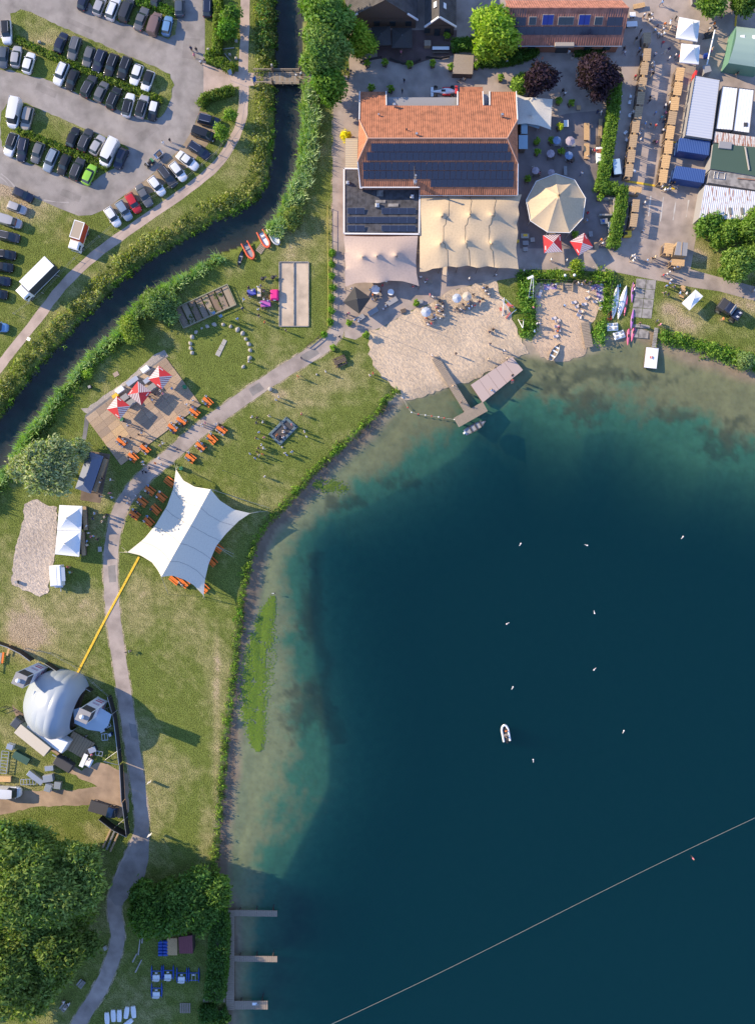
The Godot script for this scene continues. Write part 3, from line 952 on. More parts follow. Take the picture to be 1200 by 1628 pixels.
	hedge("dark shady hedge under the red roofed building", [760, 92, 800, 92, 830, 84, 852, 74], 2.2, 1.2, Color(0.07, 0.14, 0.025), 71)
	hedge("dark planting against the red roofed building's wall", [915, 80, 935, 82, 960, 83], 1.2, 0.8, Color(0.06, 0.11, 0.025), 72)
	hedge("leafy hedge of lawn shrubs left of the lakeside jetties", [340, 1440, 348, 1480, 345, 1540, 340, 1590], 3.0, 2.6, Color(0.075, 0.15, 0.035), 73, "hedge", 0.26)
	hedge("dark undergrowth at the bottom edge below the jetties", [318, 1615, 345, 1612, 355, 1630], 2.6, 1.4, Color(0.06, 0.13, 0.03), 74, "hedge", 0.24)
	# trees
	var g1 := Color(0.105, 0.19, 0.035)
	var g2 := Color(0.10, 0.155, 0.03)
	tree("oak_tree", "huge broad tree at the lower left corner", 40, 1398, 86, 21.0, Color(0.165, 0.23, 0.06), 101, {"leaf": 0.3, "lobes": 74, "group": "large trees at the bottom left"})
	tree("oak_tree", "huge tree below the timber stacks, against the left edge", 14, 1520, 84, 21.0, Color(0.15, 0.21, 0.055), 102, {"leaf": 0.3, "lobes": 74, "group": "large trees at the bottom left"})
	tree("oak_tree", "broad tree nearest the curved path at bottom left", 108, 1402, 56, 19.0, Color(0.165, 0.23, 0.065), 103, {"leaf": 0.3, "lobes": 48, "group": "large trees at the bottom left"})
	tree("oak_tree", "dark tree crown over the shaded lawn at bottom left", 92, 1492, 62, 18.0, Color(0.12, 0.18, 0.045), 104, {"leaf": 0.3, "lobes": 44, "group": "large trees at the bottom left"})
	tree("broadleaf_tree", "dark green tree beside the forecourt on the shore path", 240, 1448, 48, 6.5, Color(0.08, 0.155, 0.03), 105, {"leaf": 0.28, "group": "trees by the jetties"})
	tree("broadleaf_tree", "dark green tree above the small red roofed shed", 300, 1436, 50, 7.5, Color(0.085, 0.16, 0.035), 106, {"leaf": 0.28, "group": "trees by the jetties"})
	tree("broadleaf_tree", "tree at the shore beside the first jetty", 343, 1415, 30, 6.5, Color(0.10, 0.18, 0.035), 107, {"leaf": 0.26, "group": "trees by the jetties"})
	tree("willow_tree", "pale grey-green willow behind the blue roofed kiosk", 78, 748, 50, 15.5, Color(0.27, 0.31, 0.175), 108, {"low": 0.4, "leaf": 0.26, "dense": 0.3, "lobes": 40})
	tree("willow_tree", "small pale willow beside the blue roofed kiosk", 126, 716, 20, 6.0, Color(0.26, 0.31, 0.17), 109, {"leaf": 0.24, "dense": 0.42})
	tree("ash_tree", "tall light green tree beside the canal, furthest up", 518, 24, 42, 13.0, Color(0.125, 0.225, 0.05), 110, {"leaf": 0.28, "group": "trees by the bridge"})
	tree("ash_tree", "tall feathery tree beside the canal, above the bridge", 512, 76, 40, 12.0, Color(0.14, 0.225, 0.06), 111, {"leaf": 0.22, "group": "trees by the bridge"})
	tree("ash_tree", "round green tree at the bridge's right end", 522, 134, 28, 8.0, Color(0.10, 0.20, 0.03), 112, {"leaf": 0.28, "group": "trees by the bridge"})
	tree("maple_tree", "bright yellow-green tree in front of the thatched farmhouse", 573, 66, 23, 7.0, Color(0.20, 0.30, 0.03), 113, {"leaf": 0.24})
	tree("maple_tree", "large bright yellow-green tree left of the red roofed building", 783, 53, 36, 10.0, Color(0.22, 0.33, 0.04), 114, {"leaf": 0.28})
	tree("copper_beech", "dark purple tree beside a green bush", 856, 129, 24, 7.5, Color(0.036, 0.023, 0.038), 115, {"leaf": 0.26, "dense": 0.42, "group": "purple trees on the terrace"})
	tree("copper_beech", "larger dark purple tree beside the clipped hedge", 946, 124, 31, 8.0, Color(0.036, 0.023, 0.038), 116, {"leaf": 0.26, "dense": 0.42, "group": "purple trees on the terrace"})
	tree("round_bush", "light green round bush at the white awning's corner", 826, 134, 16, 3.0, Color(0.19, 0.30, 0.05), 117, {"leaf": 0.2, "low": 0.05, "cat": "bush"})
	tree("broadleaf_tree", "green tree behind the rusty corrugated roof", 1124, 358, 20, 5.0, Color(0.10, 0.19, 0.035), 118, {"leaf": 0.26, "group": "trees at the right edge"})
	tree("broadleaf_tree", "green tree touching the right edge below rusty roof", 1196, 362, 26, 7.5, Color(0.12, 0.21, 0.04), 119, {"leaf": 0.26, "group": "trees at the right edge"})
	tree("broadleaf_tree", "tree overhanging the road at the right edge", 1168, 424, 28, 7.5, Color(0.14, 0.22, 0.05), 120, {"leaf": 0.24, "group": "trees at the right edge"})
	tree("broadleaf_tree", "low green tree between rusty roof and road", 1154, 372, 24, 5.5, Color(0.13, 0.22, 0.04), 138, {"leaf": 0.24, "group": "trees at the right edge"})
	tree("broadleaf_tree", "green tree at the right edge above the road", 1194, 408, 24, 6.5, Color(0.12, 0.2, 0.045), 139, {"leaf": 0.24, "group": "trees at the right edge"})
	tree("broadleaf_tree", "green tree cut by the top edge beside the drums", 1132, 4, 22, 6.0, Color(0.12, 0.21, 0.04), 121, {"leaf": 0.24, "group": "trees at the top right"})
	tree("broadleaf_tree", "darker green tree in the top right corner", 1180, -6, 28, 7.0, Color(0.08, 0.15, 0.03), 122, {"leaf": 0.24, "group": "trees at the top right"})
	tree("young_tree", "young tree in the parking verge, upper of two", 367, 183, 11, 4.0, Color(0.15, 0.25, 0.04), 123, {"leaf": 0.18, "lobes": 7, "dense": 0.25})
	tree("young_tree", "young tree in the parking verge, lower of two", 353, 210, 12, 4.0, Color(0.14, 0.24, 0.04), 124, {"leaf": 0.18, "lobes": 7, "dense": 0.25})
	tree("garden_tree", "green tree among the hedges left of the footpath", 362, 48, 16, 4.5, Color(0.10, 0.21, 0.03), 125, {"leaf": 0.22})
	tree("garden_tree", "small tree near the top edge left of the footpath", 366, 24, 13, 4.0, Color(0.11, 0.2, 0.04), 126, {"leaf": 0.22})
	tree("canal_bush", "large grey-green bush on the canal bank by the vegetable beds", 250, 486, 32, 4.5, Color(0.14, 0.215, 0.075), 127, {"leaf": 0.2, "low": 0.05, "cat": "bush"})
	tree("canal_bush", "yellow-green bush on the canal bank, beside the larger bush", 208, 524, 22, 3.2, Color(0.19, 0.25, 0.05), 128, {"leaf": 0.17, "low": 0.05, "cat": "bush"})
	tree("canal_bush", "small lime bush low on the canal bank", 139, 594, 7, 1.4, Color(0.24, 0.36, 0.05), 129, {"leaf": 0.15, "low": 0.05, "cat": "bush"})
	tree("canal_bush", "bush at the lawn corner above the rescue boats", 462, 344, 19, 2.4, Color(0.17, 0.22, 0.06), 130, {"leaf": 0.18, "low": 0.05, "cat": "bush"})
	tree("shore_bush", "dense bush on the bank above the cove's steps", 917, 422, 9, 2.4, Color(0.22, 0.30, 0.04), 131, {"leaf": 0.18, "low": 0.05, "cat": "bush"})
	tree("shore_bush", "grey-green bush on the shore at the right edge", 1184, 572, 16, 2.4, Color(0.17, 0.25, 0.10), 132, {"leaf": 0.18, "low": 0.05, "cat": "bush"})
	tree("flowering_shrub", "yellow flowering shrub beside the slatted shed", 549, 216, 7, 1.6, Color(0.65, 0.55, 0.03), 133, {"leaf": 0.16, "low": 0.05, "cat": "shrub"})
	# trees beyond the left edge that throw the evening shade over the bottom of the lawn
	tree("oak_tree", "tall tree beyond the left edge", -60, 1420, 80, 17.0, Color(0.10, 0.16, 0.035), 135, {"leaf": 0.45, "lobes": 20})
	tree("oak_tree", "tall tree beyond the bottom left corner", -70, 1560, 80, 18.0, Color(0.10, 0.16, 0.035), 136, {"leaf": 0.45, "lobes": 20})
	# floating algae along the shallows
	var g := RandomNumberGenerator.new()
	g.seed = 900
	var fl := MB.new()
	fl.tint = true
	for i in 7:
		var a := TAU * i / 7.0; var b := TAU * (i + 1) / 7.0
		fl.tri(Vector3.ZERO, Vector3(cos(a), 0, sin(a)) * (0.8 + 0.3 * sin(i * 2.1)), Vector3(cos(b), 0, sin(b)) * (0.8 + 0.3 * sin((i + 1) * 2.1)))
	for spec in [["green algae floating in a long band along the shore", [432, 950, 422, 985, 412, 1030, 405, 1080, 402, 1130, 406, 1175, 410, 1195], 1.35, 26000], ["olive algae mat in the shallows near the curved shore", [500, 770, 525, 772, 550, 775], 1.3, 1500]]:
		var c := PL(spec[1])
		var ts := []; var cs := []
		for k in spec[3]:
			var u := g.randf() * (c.size() - 1.001)
			var i := int(u)
			var w := sin((u / (c.size() - 1)) * PI)
			var p: Vector2 = c[i].lerp(c[i + 1], u - i) + Vector2(g.randfn(), g.randfn() * 0.6) * spec[2] * (0.15 + 0.7 * w)
			if n2.get_noise_2d(p.x, p.y) + 0.5 * n3.get_noise_2d(p.x * 1.5, p.y * 1.5) < -0.3 or field(f_lake, p.x, p.y) > -0.3: continue
			ts.append(Transform3D(Basis(Vector3.UP, g.randf() * TAU).scaled(Vector3.ONE * g.randf_range(0.06, 0.17)), Vector3(p.x, minf(ground_h(p.x, p.y) + 0.02 + g.randf() * 0.06, WL - 0.02), p.y)))
			cs.append(vary(Color(0.155, 0.235, 0.018) if spec[3] > 2000 else Color(0.13, 0.19, 0.016), g, 0.2))
		var o := foliage(self, numbered("algae"), fl.mesh(), ts, cs)
		meta(o, spec[0], "", "", "stuff")
		o.set_meta("category", "algae")
# ================================================================ buildings
func plane_pt(px: float, py: float, f: Callable) -> Vector3:
	var h := 4.0
	for i in 8:
		var p := P(px, py, h)
		h = f.call(p.x, p.z)
	var q := P(px, py, h)
	return V(q.x, h, q.z)

func ribbed(pl: PackedVector2Array, f: Callable, pitch: float, depth: float, along_x := false, org := Vector3.ZERO) -> MB:
	# a roof plane clipped to the outline pl (metres), with ribs running up the slope
	var b := MB.new()
	var lo := pl[0]; var hi := pl[0]
	for p in pl:
		lo = lo.min(p); hi = hi.max(p)
	var a0 := lo.y if along_x else lo.x
	var a1 := hi.y if along_x else hi.x
	var n := int(ceil((a1 - a0) / (pitch * 0.5)))
	for i in n:
		var s := a0 + i * pitch * 0.5
		var e := s + pitch * 0.5
		var r: PackedVector2Array
		if along_x: r = PackedVector2Array([Vector2(lo.x - 1, s), Vector2(hi.x + 1, s), Vector2(hi.x + 1, e), Vector2(lo.x - 1, e)])
		else: r = PackedVector2Array([Vector2(s, lo.y - 1), Vector2(e, lo.y - 1), Vector2(e, hi.y + 1), Vector2(s, hi.y + 1)])
		for q in Geometry2D.intersect_polygons(pl, r):
			var tr := Geometry2D.triangulate_polygon(q)
			for t in range(0, tr.size(), 3):
				var pts := []
				for k in 3:
					var w: Vector2 = q[tr[t + k]]
					var u := w.y if along_x else w.x
					var at_e := absf(u - e) < absf(u - s)
					var up := depth if (i % 2 == 0) == at_e else 0.0
					pts.append(V(w.x, f.call(w.x, w.y) + up, w.y) - org)
				b.face(pts, pts[0] - V(0, 50, 0))
	return b

func xz(pts: Array) -> PackedVector2Array:
	var o := PackedVector2Array()
	for p in pts: o.append(Vector2(p.x, p.z))
	return o

func wall_ring(pl: PackedVector2Array, h: float, org := Vector3.ZERO) -> MB:
	var b := MB.new()
	var q := PackedVector2Array()
	for p in pl: q.append(p - Vector2(org.x, org.z))
	b.prism(q, -0.05, h)
	return b

func panel_mesh(w: float, d: float) -> ArrayMesh:
	var k := "pv_%.2f_%.2f" % [w, d]
	if not meshes.has(k): meshes[k] = bx(V(w, 0.04, d), 0.008).mesh()
	return meshes[k]

func corrugated(a: Vector3, b: Vector3, c: Vector3, d: Vector3, pitch: float, depth: float, rise := 0.0) -> MB:
	# sheet between corners a-b (one end) and d-c (other end); ribs run from a towards d; rise bows it upward across a-b
	var m := MB.new()
	var n := maxi(4, int(a.distance_to(b) / (pitch * 0.25)))
	var pts := []
	for j in 2:
		for i in n + 1:
			var t := float(i) / n
			var p := a.lerp(b, t) if j == 0 else d.lerp(c, t)
			p.y += depth * 0.5 * sin(t * n * 0.25 * TAU) + rise * 4.0 * t * (1.0 - t)
			pts.append(p)
	m.grid(pts, n + 1, 2)
	return m

func box_shed(called: String, label: String, cat: String, q: Array, h: float, wallm: Material, roofm: Material, opt := {}) -> Node3D:
	# q: four plan points where the roof corners show, clockwise from the upper left
	var c := []
	for i in 4: c.append(P(q[i * 2], q[i * 2 + 1], h))
	var o: Vector3 = (c[0] + c[1] + c[2] + c[3]) * 0.25
	o.y = 0
	var t := thing(called, label, cat, o, 0, opt.get("group", ""))
	var wl := PackedVector2Array()
	for p in c: wl.append(Vector2(p.x - o.x, p.z - o.z) * 0.985)
	var wb := MB.new()
	wb.prism(wl, -0.05, h - 0.08)
	part(t, "wall", wb, wallm)
	var k := []
	for p in c: k.append(p - o)
	var e := opt.get("along", 0) as int
	var rf := part(t, "roof", corrugated(k[e], k[(e + 1) % 4], k[(e + 2) % 4], k[(e + 3) % 4], opt.get("pitch", 0.4), opt.get("depth", 0.06), opt.get("rise", 0.0)), roofm)
	if opt.has("trim"):
		var tb := MB.new()
		for i in 4: tb.tube(k[i] + V(0, 0.02, 0), k[(i + 1) % 4] + V(0, 0.02, 0), 0.07, 0.07, 5)
		part(t, "edge_trim", tb, opt.trim)
	return t

func rusty(called: String, base: Color, share: float, sd: int) -> StandardMaterial3D:
	# metal sheets with patches of rust
	var n := FastNoiseLite.new()
	n.seed = sd
	n.frequency = 0.012
	n.fractal_octaves = 5
	var t := NoiseTexture2D.new()
	t.noise = n
	t.width = 512; t.height = 512
	t.seamless = true
	var g := Gradient.new()
	g.offsets = PackedFloat32Array([0.0, share, share + 0.06, 1.0])
	g.colors = PackedColorArray([L(0.24, 0.085, 0.04), L(0.32, 0.13, 0.07), base.linear_to_srgb(), (base * 1.15).linear_to_srgb()])
	t.color_ramp = g
	var m := mk(called, Color(1, 1, 1), 0.6)
	grain(m, t, 0.11)
	m.uv1_scale = V(0.32, 0.1, 0.055)
	return m

func build_buildings():
	# ---------------- restaurant with the orange tiled roof
	var ze := P(0, 146, 4.2).z; var zr := P(0, 220, 10.5).z; var zs := P(0, 310, 4.2).z
	var f1 := func(x, z): return lerpf(4.2, 10.5, (z - ze) / (zr - ze))
	var f2 := func(x, z): return lerpf(4.2, 10.5, (z - zs) / (zr - zs))
	var pl1 := []
	for k in [[571, 191], [572, 146], [613.5, 146], [614, 168], [727, 168], [727, 146], [767, 146], [768, 168], [778, 168], [778, 146], [820, 146], [822, 191], [806, 220], [585, 220]]: pl1.append(plane_pt(k[0], k[1], f1))
	var pl2 := []
	for k in [[585, 220], [806, 220], [823, 260], [822.5, 310], [667, 310], [667, 298], [573, 298], [568.5, 257]]: pl2.append(plane_pt(k[0], k[1], f2))
	var org := V(pl1[13].x + 13.0, 0, zr)
	var t := thing("restaurant", "long building with orange tiled roof and rows of solar panels", "building", org)
	var roof := part(t, "roof", ribbed(xz(pl1), f1, 0.4, 0.07, false, org), mats.tile_orange)
	part(t, "roof", ribbed(xz(pl2), f2, 0.4, 0.07, false, org), mats.tile_orange)
	# half hips at both ends
	for s in [[0, 13, 7], [11, 12, 2]]:
		var a: Vector3 = pl1[s[0]]; var b: Vector3 = pl1[s[1]]; var c: Vector3 = pl2[s[2]]
		var nn := (b - a).cross(c - a)
		var hf := func(x, z): return a.y - (nn.x * (x - a.x) + nn.z * (z - a.z)) / nn.y
		part(t, "roof", ribbed(xz([a, b, c]), hf, 0.4, 0.07, true, org), mats.tile_orange)
	var rb := MB.new()
	rb.tube(pl1[13] - org + V(0, 0.05, 0), pl1[12] - org + V(0, 0.05, 0), 0.14, 0.14, 6)
	for s in [[0, 13], [12, 11]]: rb.tube(pl1[s[0]] - org + V(0, 0.05, 0), pl1[s[1]] - org + V(0, 0.05, 0), 0.12, 0.12, 6)
	for s in [[7, 0], [1, 2]]: rb.tube(pl2[s[0]] - org + V(0, 0.05, 0), pl2[s[1]] - org + V(0, 0.05, 0), 0.12, 0.12, 6)
	part(roof, "ridge_tiles", rb, paint(Color(0.5, 0.3, 0.22), 0.8))
	var vb := MB.new()
	for s in [[0, 1], [2, 3], [4, 5], [6, 7], [8, 9], [10, 11]]:
		var a: Vector3 = pl1[s[0]] - org; var b: Vector3 = pl1[s[1]] - org
		var d := b - a
		vb = MB.new()
		vb.box((a + b) * 0.5 + V(0, 0.03, 0), V(0.16, 0.28, d.length()), Basis.looking_at(d, Vector3.UP))
		part(t, "verge_board", vb, mats.white)
	for s in [[2, 3], [5, 6], [6, 7]]:
		var a: Vector3 = pl2[s[0]] - org; var b: Vector3 = pl2[s[1]] - org
		var d := b - a
		vb = MB.new()
		vb.box((a + b) * 0.5 + V(0, 0.03, 0), V(0.14, 0.24, d.length()), Basis.looking_at(d, Vector3.UP))
		part(t, "verge_board", vb, mats.white)
	# gutters
	var gb := MB.new()
	for s in [[3, 4]]: gb.tube(pl2[s[0]] - org + V(0, -0.05, 0.1), pl2[s[1]] - org + V(0, -0.05, 0.1), 0.08, 0.08, 6)
	part(t, "gutter", gb, mats.steel)
	# walls
	var wb := MB.new()
	var W := xz([pl1[1], pl1[2], pl1[3], pl1[4], pl1[5], pl1[6], pl1[7], pl1[8], pl1[9], pl1[10], pl2[3], pl2[4], pl2[5], pl2[6]])
	var W2 := PackedVector2Array()
	for p in Geometry2D.offset_polygon(W, -0.35)[0]: W2.append(p - Vector2(org.x, org.z))
	wb.prism(W2, -0.05, 4.0)
	for s in [[1, 0, 7, 6], [10, 11, 2, 3]]:
		var a: Vector3 = pl1[s[0]]; var b: Vector3 = pl1[s[1]]; var c: Vector3 = pl2[s[2]]; var d: Vector3 = pl2[s[3]]
		var ix := 0.35 if s[0] == 1 else -0.35
		var qs := []
		for p in [V(a.x, 0, a.z), a, b, c, d, V(d.x, 0, d.z)]: qs.append(p - org + V(ix, -0.15 if p.y > 0 else 0.0, 0))
		wb.face(qs, V(0, 2, 0))
	part(t, "wall", wb, mats.brick)
	# flat dormer roof in the notch and its small tiled lean-to
	var fb := MB.new()
	fb.prism(xz([P(614, 155, 4.1) - org, P(727, 155, 4.1) - org, P(727, 169, 4.1) - org, P(614, 169, 4.1) - org]), 2.4, 4.15)
	fb.prism(xz([P(768, 150, 4.1) - org, P(778, 150, 4.1) - org, P(778, 169, 4.1) - org, P(768, 169, 4.1) - org]), 2.4, 4.15)
	part(t, "flat_roof", fb, mats.grey)
	var lt := MB.new()
	lt.prism(xz([P(731, 138, 3.2) - org, P(767, 138, 3.2) - org, P(767, 146, 3.2) - org, P(731, 146, 3.2) - org]), 2.9, 3.2)
	part(t, "porch_roof", lt, mats.tile_orange)
	# solar panels, each one
	var sl := atan2(6.3, absf(zr - zs))
	for row in [[590, 807, 229, 241.5], [583, 812, 243, 255.5], [576.5, 816, 259, 271], [577, 816, 272.7, 285], [684, 816, 286, 297.5]]:
		var a := plane_pt(row[0], (row[2] + row[3]) * 0.5, f2)
		var e := plane_pt(row[1], (row[2] + row[3]) * 0.5, f2)
		var y0 := plane_pt(row[0], row[2], f2); var y1 := plane_pt(row[0], row[3], f2)
		var d := y0.distance_to(y1) + 0.07
		var n := int(round((e.x - a.x) / 1.04))
		var w := (e.x - a.x) / n
		for i in n:
			var o := part(t, "solar_panel", panel_mesh(1.0, snappedf(d, 0.02)), mats.solar_glass, a - org + V((i + 0.5) * w, 0.16, 0))
			o.rotation.x = sl
	# chimneys and vents
	for k in [[627, 170, 0.9, 0.28, 1], [602, 184, 0.5, 0.16, 1], [646, 207, 0.5, 0.1, 0], [662, 215, 0.6, 0.22, 1], [797, 186, 0.9, 0.24, 1]]:
		var p := plane_pt(k[0], k[1], f1) - org
		var b := MB.new()
		b.tube(p - V(0, 0.3, 0), p + V(0, k[2], 0), k[3], k[3], 8)
		b.tube(p + V(0, k[2] + 0.05, 0), p + V(0, k[2] + 0.16, 0), k[3] * 1.35, k[3] * 0.8, 8)
		part(t, "vent_pipe", b, mats.steel if k[4] else mats.charcoal)
	var cp := plane_pt(659.5, 290, f2) - org
	var cb := MB.new()
	cb.tube(cp - V(0, 0.3, 0), cp + V(0, 3.0, 0), 0.16, 0.16, 8)
	cb.tube(cp + V(0, 3.05, 0), cp + V(0, 3.25, 0), 0.24, 0.16, 8)
	cb.box(cp + V(0, 0.2, 0), V(0.6, 0.9, 0.6))
	part(t, "chimney", cb, mats.steel)
	for k in [[703, 3.4, 6], [640, 2.2, 5]]:
		var wd := MB.new()
		wd.box(V(P(k[0], 0, 0).x - org.x, 1.4, P(0, 168, 3).z - org.z - 0.1), V(k[1], 1.3, 0.2))
		part(t, "window", wd, mats.car_glass)
	# ---------------- flat roofed extension
	var h := 3.3
	var outer := [546.7, 267.7, 570, 268, 572.5, 298.5, 667, 299, 666, 372, 546.7, 371]
	var opl := PL(outer, h)
	var oc := P(606, 335, 0)
	t = thing("restaurant_extension", "flat black roof with white edge and grid of solar panels", "building", oc)
	var fr := MB.new()
	var q2 := PackedVector2Array()
	for p in opl: q2.append(p - Vector2(oc.x, oc.z))
	fr.prism(Geometry2D.offset_polygon(q2, -0.25)[0], h - 0.3, h - 0.16)
	part(t, "roof", fr, mats.roof_felt)
	var ww := MB.new()
	ww.prism(Geometry2D.offset_polygon(q2, -0.2)[0], -0.05, h - 0.28)
	part(t, "wall", ww, mats.brick)
	var pb := MB.new()
	for i in q2.size():
		var a := q2[i]; var b := q2[(i + 1) % q2.size()]
		var d := b - a
		pb.box(V((a.x + b.x) * 0.5, h - 0.12, (a.y + b.y) * 0.5), V(d.length() + 0.14, 0.26, 0.24), Basis(Vector3.UP, -d.angle()))
	part(t, "parapet", pb, mats.white)
	var cx := [552.3, 565.8, 579.6, 593, 606.5, 619.6, 633.5, 646.7, 660.6]
	for r in [[331, 340], [345.5, 354], [359, 367.5]]:
		for i in 8:
			if r[0] != 345.5 and (i == 2 or i == 3): continue
			var p := P((cx[i] + cx[i + 1]) * 0.5, (r[0] + r[1]) * 0.5, h) - oc
			var o := part(t, "solar_panel", panel_mesh(1.56, 1.02), mats.solar_glass, V(p.x, h + 0.12, p.z))
			o.rotation.x = 0.16
			part(o, "panel_frame", bx(V(1.6, 0.025, 1.06)), mats.steel, V(0, -0.02, 0))
	# felt strips
	for i in 9:
		var p := P(556 + i * 12.4, 312, h) - oc
		part(t, "felt_seam", bx(V(0.05, 0.02, 2.6)), mats.charcoal, V(p.x, h - 0.15, p.z))
	for k in [[600, 327, 0.45], [655, 313, 0.4], [553, 291, 0.35]]:
		var p := P(k[0], k[1], h) - oc
		var b := MB.new()
		b.cbox(V(p.x, h + 0.1, p.z), V(k[2] * 1.7, 0.6, k[2] * 1.7), 0.08)
		b.tube(V(p.x, h + 0.4, p.z), V(p.x, h + 0.62, p.z), k[2] * 0.6, k[2] * 0.5, 10)
		part(t, "air_unit", b, mats.steel)
	for k in [[605, 320, 1.9, 0.5], [625, 326, 2.0, 0.6], [604, 307, 1.2, 1.1]]:
		var p := P(k[0], k[1], h) - oc
		part(t, "roof_plate", bx(V(k[2], 0.12, k[3]), 0.02), mats.concrete, V(p.x, h - 0.08, p.z))
	# slatted shed
	var sc := P(559, 243, 0)
	t = thing("slatted_shed", "small shed with ribbed beige roof against the orange building", "shed", sc)
	var sb := MB.new()
	sb.prism(xz([P(549.5, 221, 2.6) - sc, P(569, 221, 2.6) - sc, P(568, 266, 2.6) - sc, P(549, 266, 2.6) - sc]), -0.05, 2.5)
	part(t, "wall", sb, mats.old_timber)
	part(t, "roof", corrugated(P(549, 220, 2.6) - sc, P(549, 267, 2.6) - sc, P(568, 267, 2.6) - sc, P(569, 220, 2.6) - sc, 0.42, 0.08), paint(Color(0.48, 0.42, 0.31), 0.8))
	# ---------------- red roofed building at the top
	var re := P(0, 72.4, 3.0).z; var rr := P(0, 12.8, 7.5).z
	var g2 := func(x, z): return lerpf(3.0, 7.5, (z - re) / (rr - re))
	var g1 := func(x, z): return lerpf(7.5, 3.0, (rr - z) / (re - rr))
	var rx0 := P(804.7, 0, 5).x; var rx1 := P(992.7, 0, 5).x
	org = V((rx0 + rx1) * 0.5, 0, rr)
	t = thing("red_roofed_building", "building with red ribbed roof, black panels and blue collectors", "building", org)
	roof = part(t, "roof", ribbed(PackedVector2Array([Vector2(rx0, rr), Vector2(rx1, rr), Vector2(rx1, re), Vector2(rx0, re)]), g2, 0.45, 0.09, false, org), mats.tile_red)
	part(t, "roof", ribbed(PackedVector2Array([Vector2(rx0, rr), Vector2(rx1, rr), Vector2(rx1, rr - (re - rr)), Vector2(rx0, rr - (re - rr))]), g1, 0.45, 0.09, false, org), mats.tile_red)
	rb = MB.new()
	rb.tube(V(rx0 - org.x, 7.55, 0), V(rx1 - org.x, 7.55, 0), 0.15, 0.15, 6)
	part(roof, "ridge_tiles", rb, mats.tile_red)
	wb = MB.new()
	wb.prism(PackedVector2Array([Vector2(rx0 - org.x + 0.3, -(re - rr) + 0.5), Vector2(rx1 - org.x - 0.3, -(re - rr) + 0.5), Vector2(rx1 - org.x - 0.3, re - rr - 0.4), Vector2(rx0 - org.x + 0.3, re - rr - 0.4)]), -0.05, 3.0)
	for x in [rx0 - org.x + 0.3, rx1 - org.x - 0.3]:
		wb.face([V(x, 2.9, -(re - rr) + 0.5), V(x, 7.3, 0), V(x, 2.9, re - rr - 0.4)], V(0, 3, 0))
	part(t, "wall", wb, mats.brick)
	gb = MB.new()
	gb.tube(V(rx0 - org.x, 2.95, re - rr + 0.1), V(rx1 - org.x, 2.95, re - rr + 0.1), 0.09, 0.09, 6)
	part(t, "gutter", gb, mats.steel)
	sl = atan2(4.5, absf(rr - re))
	for row in [[811, 835.5, 14, 27, 2], [811, 835.5, 28, 42, 2], [964, 988.6, 14, 27, 2], [964, 988.6, 28, 42, 2], [811, 988, 43, 56.5, 14]]:
		var y0 := plane_pt(row[0], row[2], g2); var y1 := plane_pt(row[0], row[3], g2)
		var a := plane_pt(row[0], (row[2] + row[3]) * 0.5, g2); var e := plane_pt(row[1], (row[2] + row[3]) * 0.5, g2)
		var w: float = (e.x - a.x) / row[4]
		for i in row[4]:
			var o := part(t, "solar_panel", panel_mesh(snappedf(w - 0.02, 0.01), snappedf(y0.distance_to(y1) - 0.04, 0.02)), mats.solar_glass, a - org + V((i + 0.5) * w, 0.16, 0))
			o.rotation.x = sl
	for k in [[840.5, 851, 27.5, 41, 0], [887, 898, 27.5, 41, 0], [899, 910, 27.5, 41, 0], [945, 956, 27.5, 41, 0], [862, 870, 24, 41, 1], [870, 878, 24, 41, 1], [920, 928, 24, 41, 1], [928, 936, 24, 41, 1]]:
		var a := plane_pt(k[0], k[2], g2); var b := plane_pt(k[1], k[3], g2)
		var mid := (a + b) * 0.5 - org + V(0, 0.2, 0)
		var sz := V(b.x - a.x, 0.1, Vector2(b.z - a.z, b.y - a.y).length())
		var o := part(t, "roof_window" if k[4] == 0 else "solar_collector", bx(sz, 0.03), paint(Color(0.34, 0.33, 0.31), 0.5), mid)
		o.rotation.x = sl
		part(o, "pane", bx(V(sz.x - 0.16, 0.03, sz.z - 0.16)), mats.car_glass if k[4] == 0 else paint(Color(0.02, 0.04, 0.26), 0.12), V(0, 0.06, 0))
	var da := plane_pt(883, 58, g2) - org; var db := plane_pt(912, 70.6, g2) - org
	fb = MB.new()
	fb.cbox(V((da.x + db.x) * 0.5, 3.2, (da.z + db.z) * 0.5 + 0.15), V(db.x - da.x, 0.5, db.z - da.z + 0.7), 0.06)
	part(t, "porch_roof", fb, paint(Color(0.34, 0.31, 0.28), 0.9))
	part(t, "door", bx(V(2.2, 2.1, 0.15)), mats.charcoal, V((da.x + db.x) * 0.5, 1.05, re - rr - 0.36))
	for k in [820, 845, 935, 965]:
		part(t, "window", bx(V(1.4, 1.1, 0.12)), mats.car_glass, V(P(k, 0, 2).x - org.x, 1.5, re - rr - 0.37))
	# ---------------- the two dark roofed farm buildings
	for k in [["farmhouse", "dark thatched farmhouse with white verge boards at the top edge", 549, 664, 612, 0, 9.0, 3.0, 30.0, mats.slate, mats.dark_timber], ["farm_barn", "narrow dark roofed barn with white gable trim beside the farmhouse", 675, 725, 698, 27, 6.2, 3.1, 22.0, mats.slate, mats.dark_timber]]:
		var zf := P(0, k[5], k[6]).z
		var xl := P(k[2], 0, k[7]).x; var xr := P(k[3], 0, k[7]).x; var xm := P(k[4], 0, k[6]).x
		var zb: float = zf - k[8]
		var hr: float = k[6]; var he: float = k[7]
		org = V(xm, 0, zf)
		t = thing(k[0], k[1], "building", org)
		var fl := func(x, z): return lerpf(he, hr, (x - xl) / (xm - xl))
		var fr2 := func(x, z): return lerpf(he, hr, (xr - x) / (xr - xm))
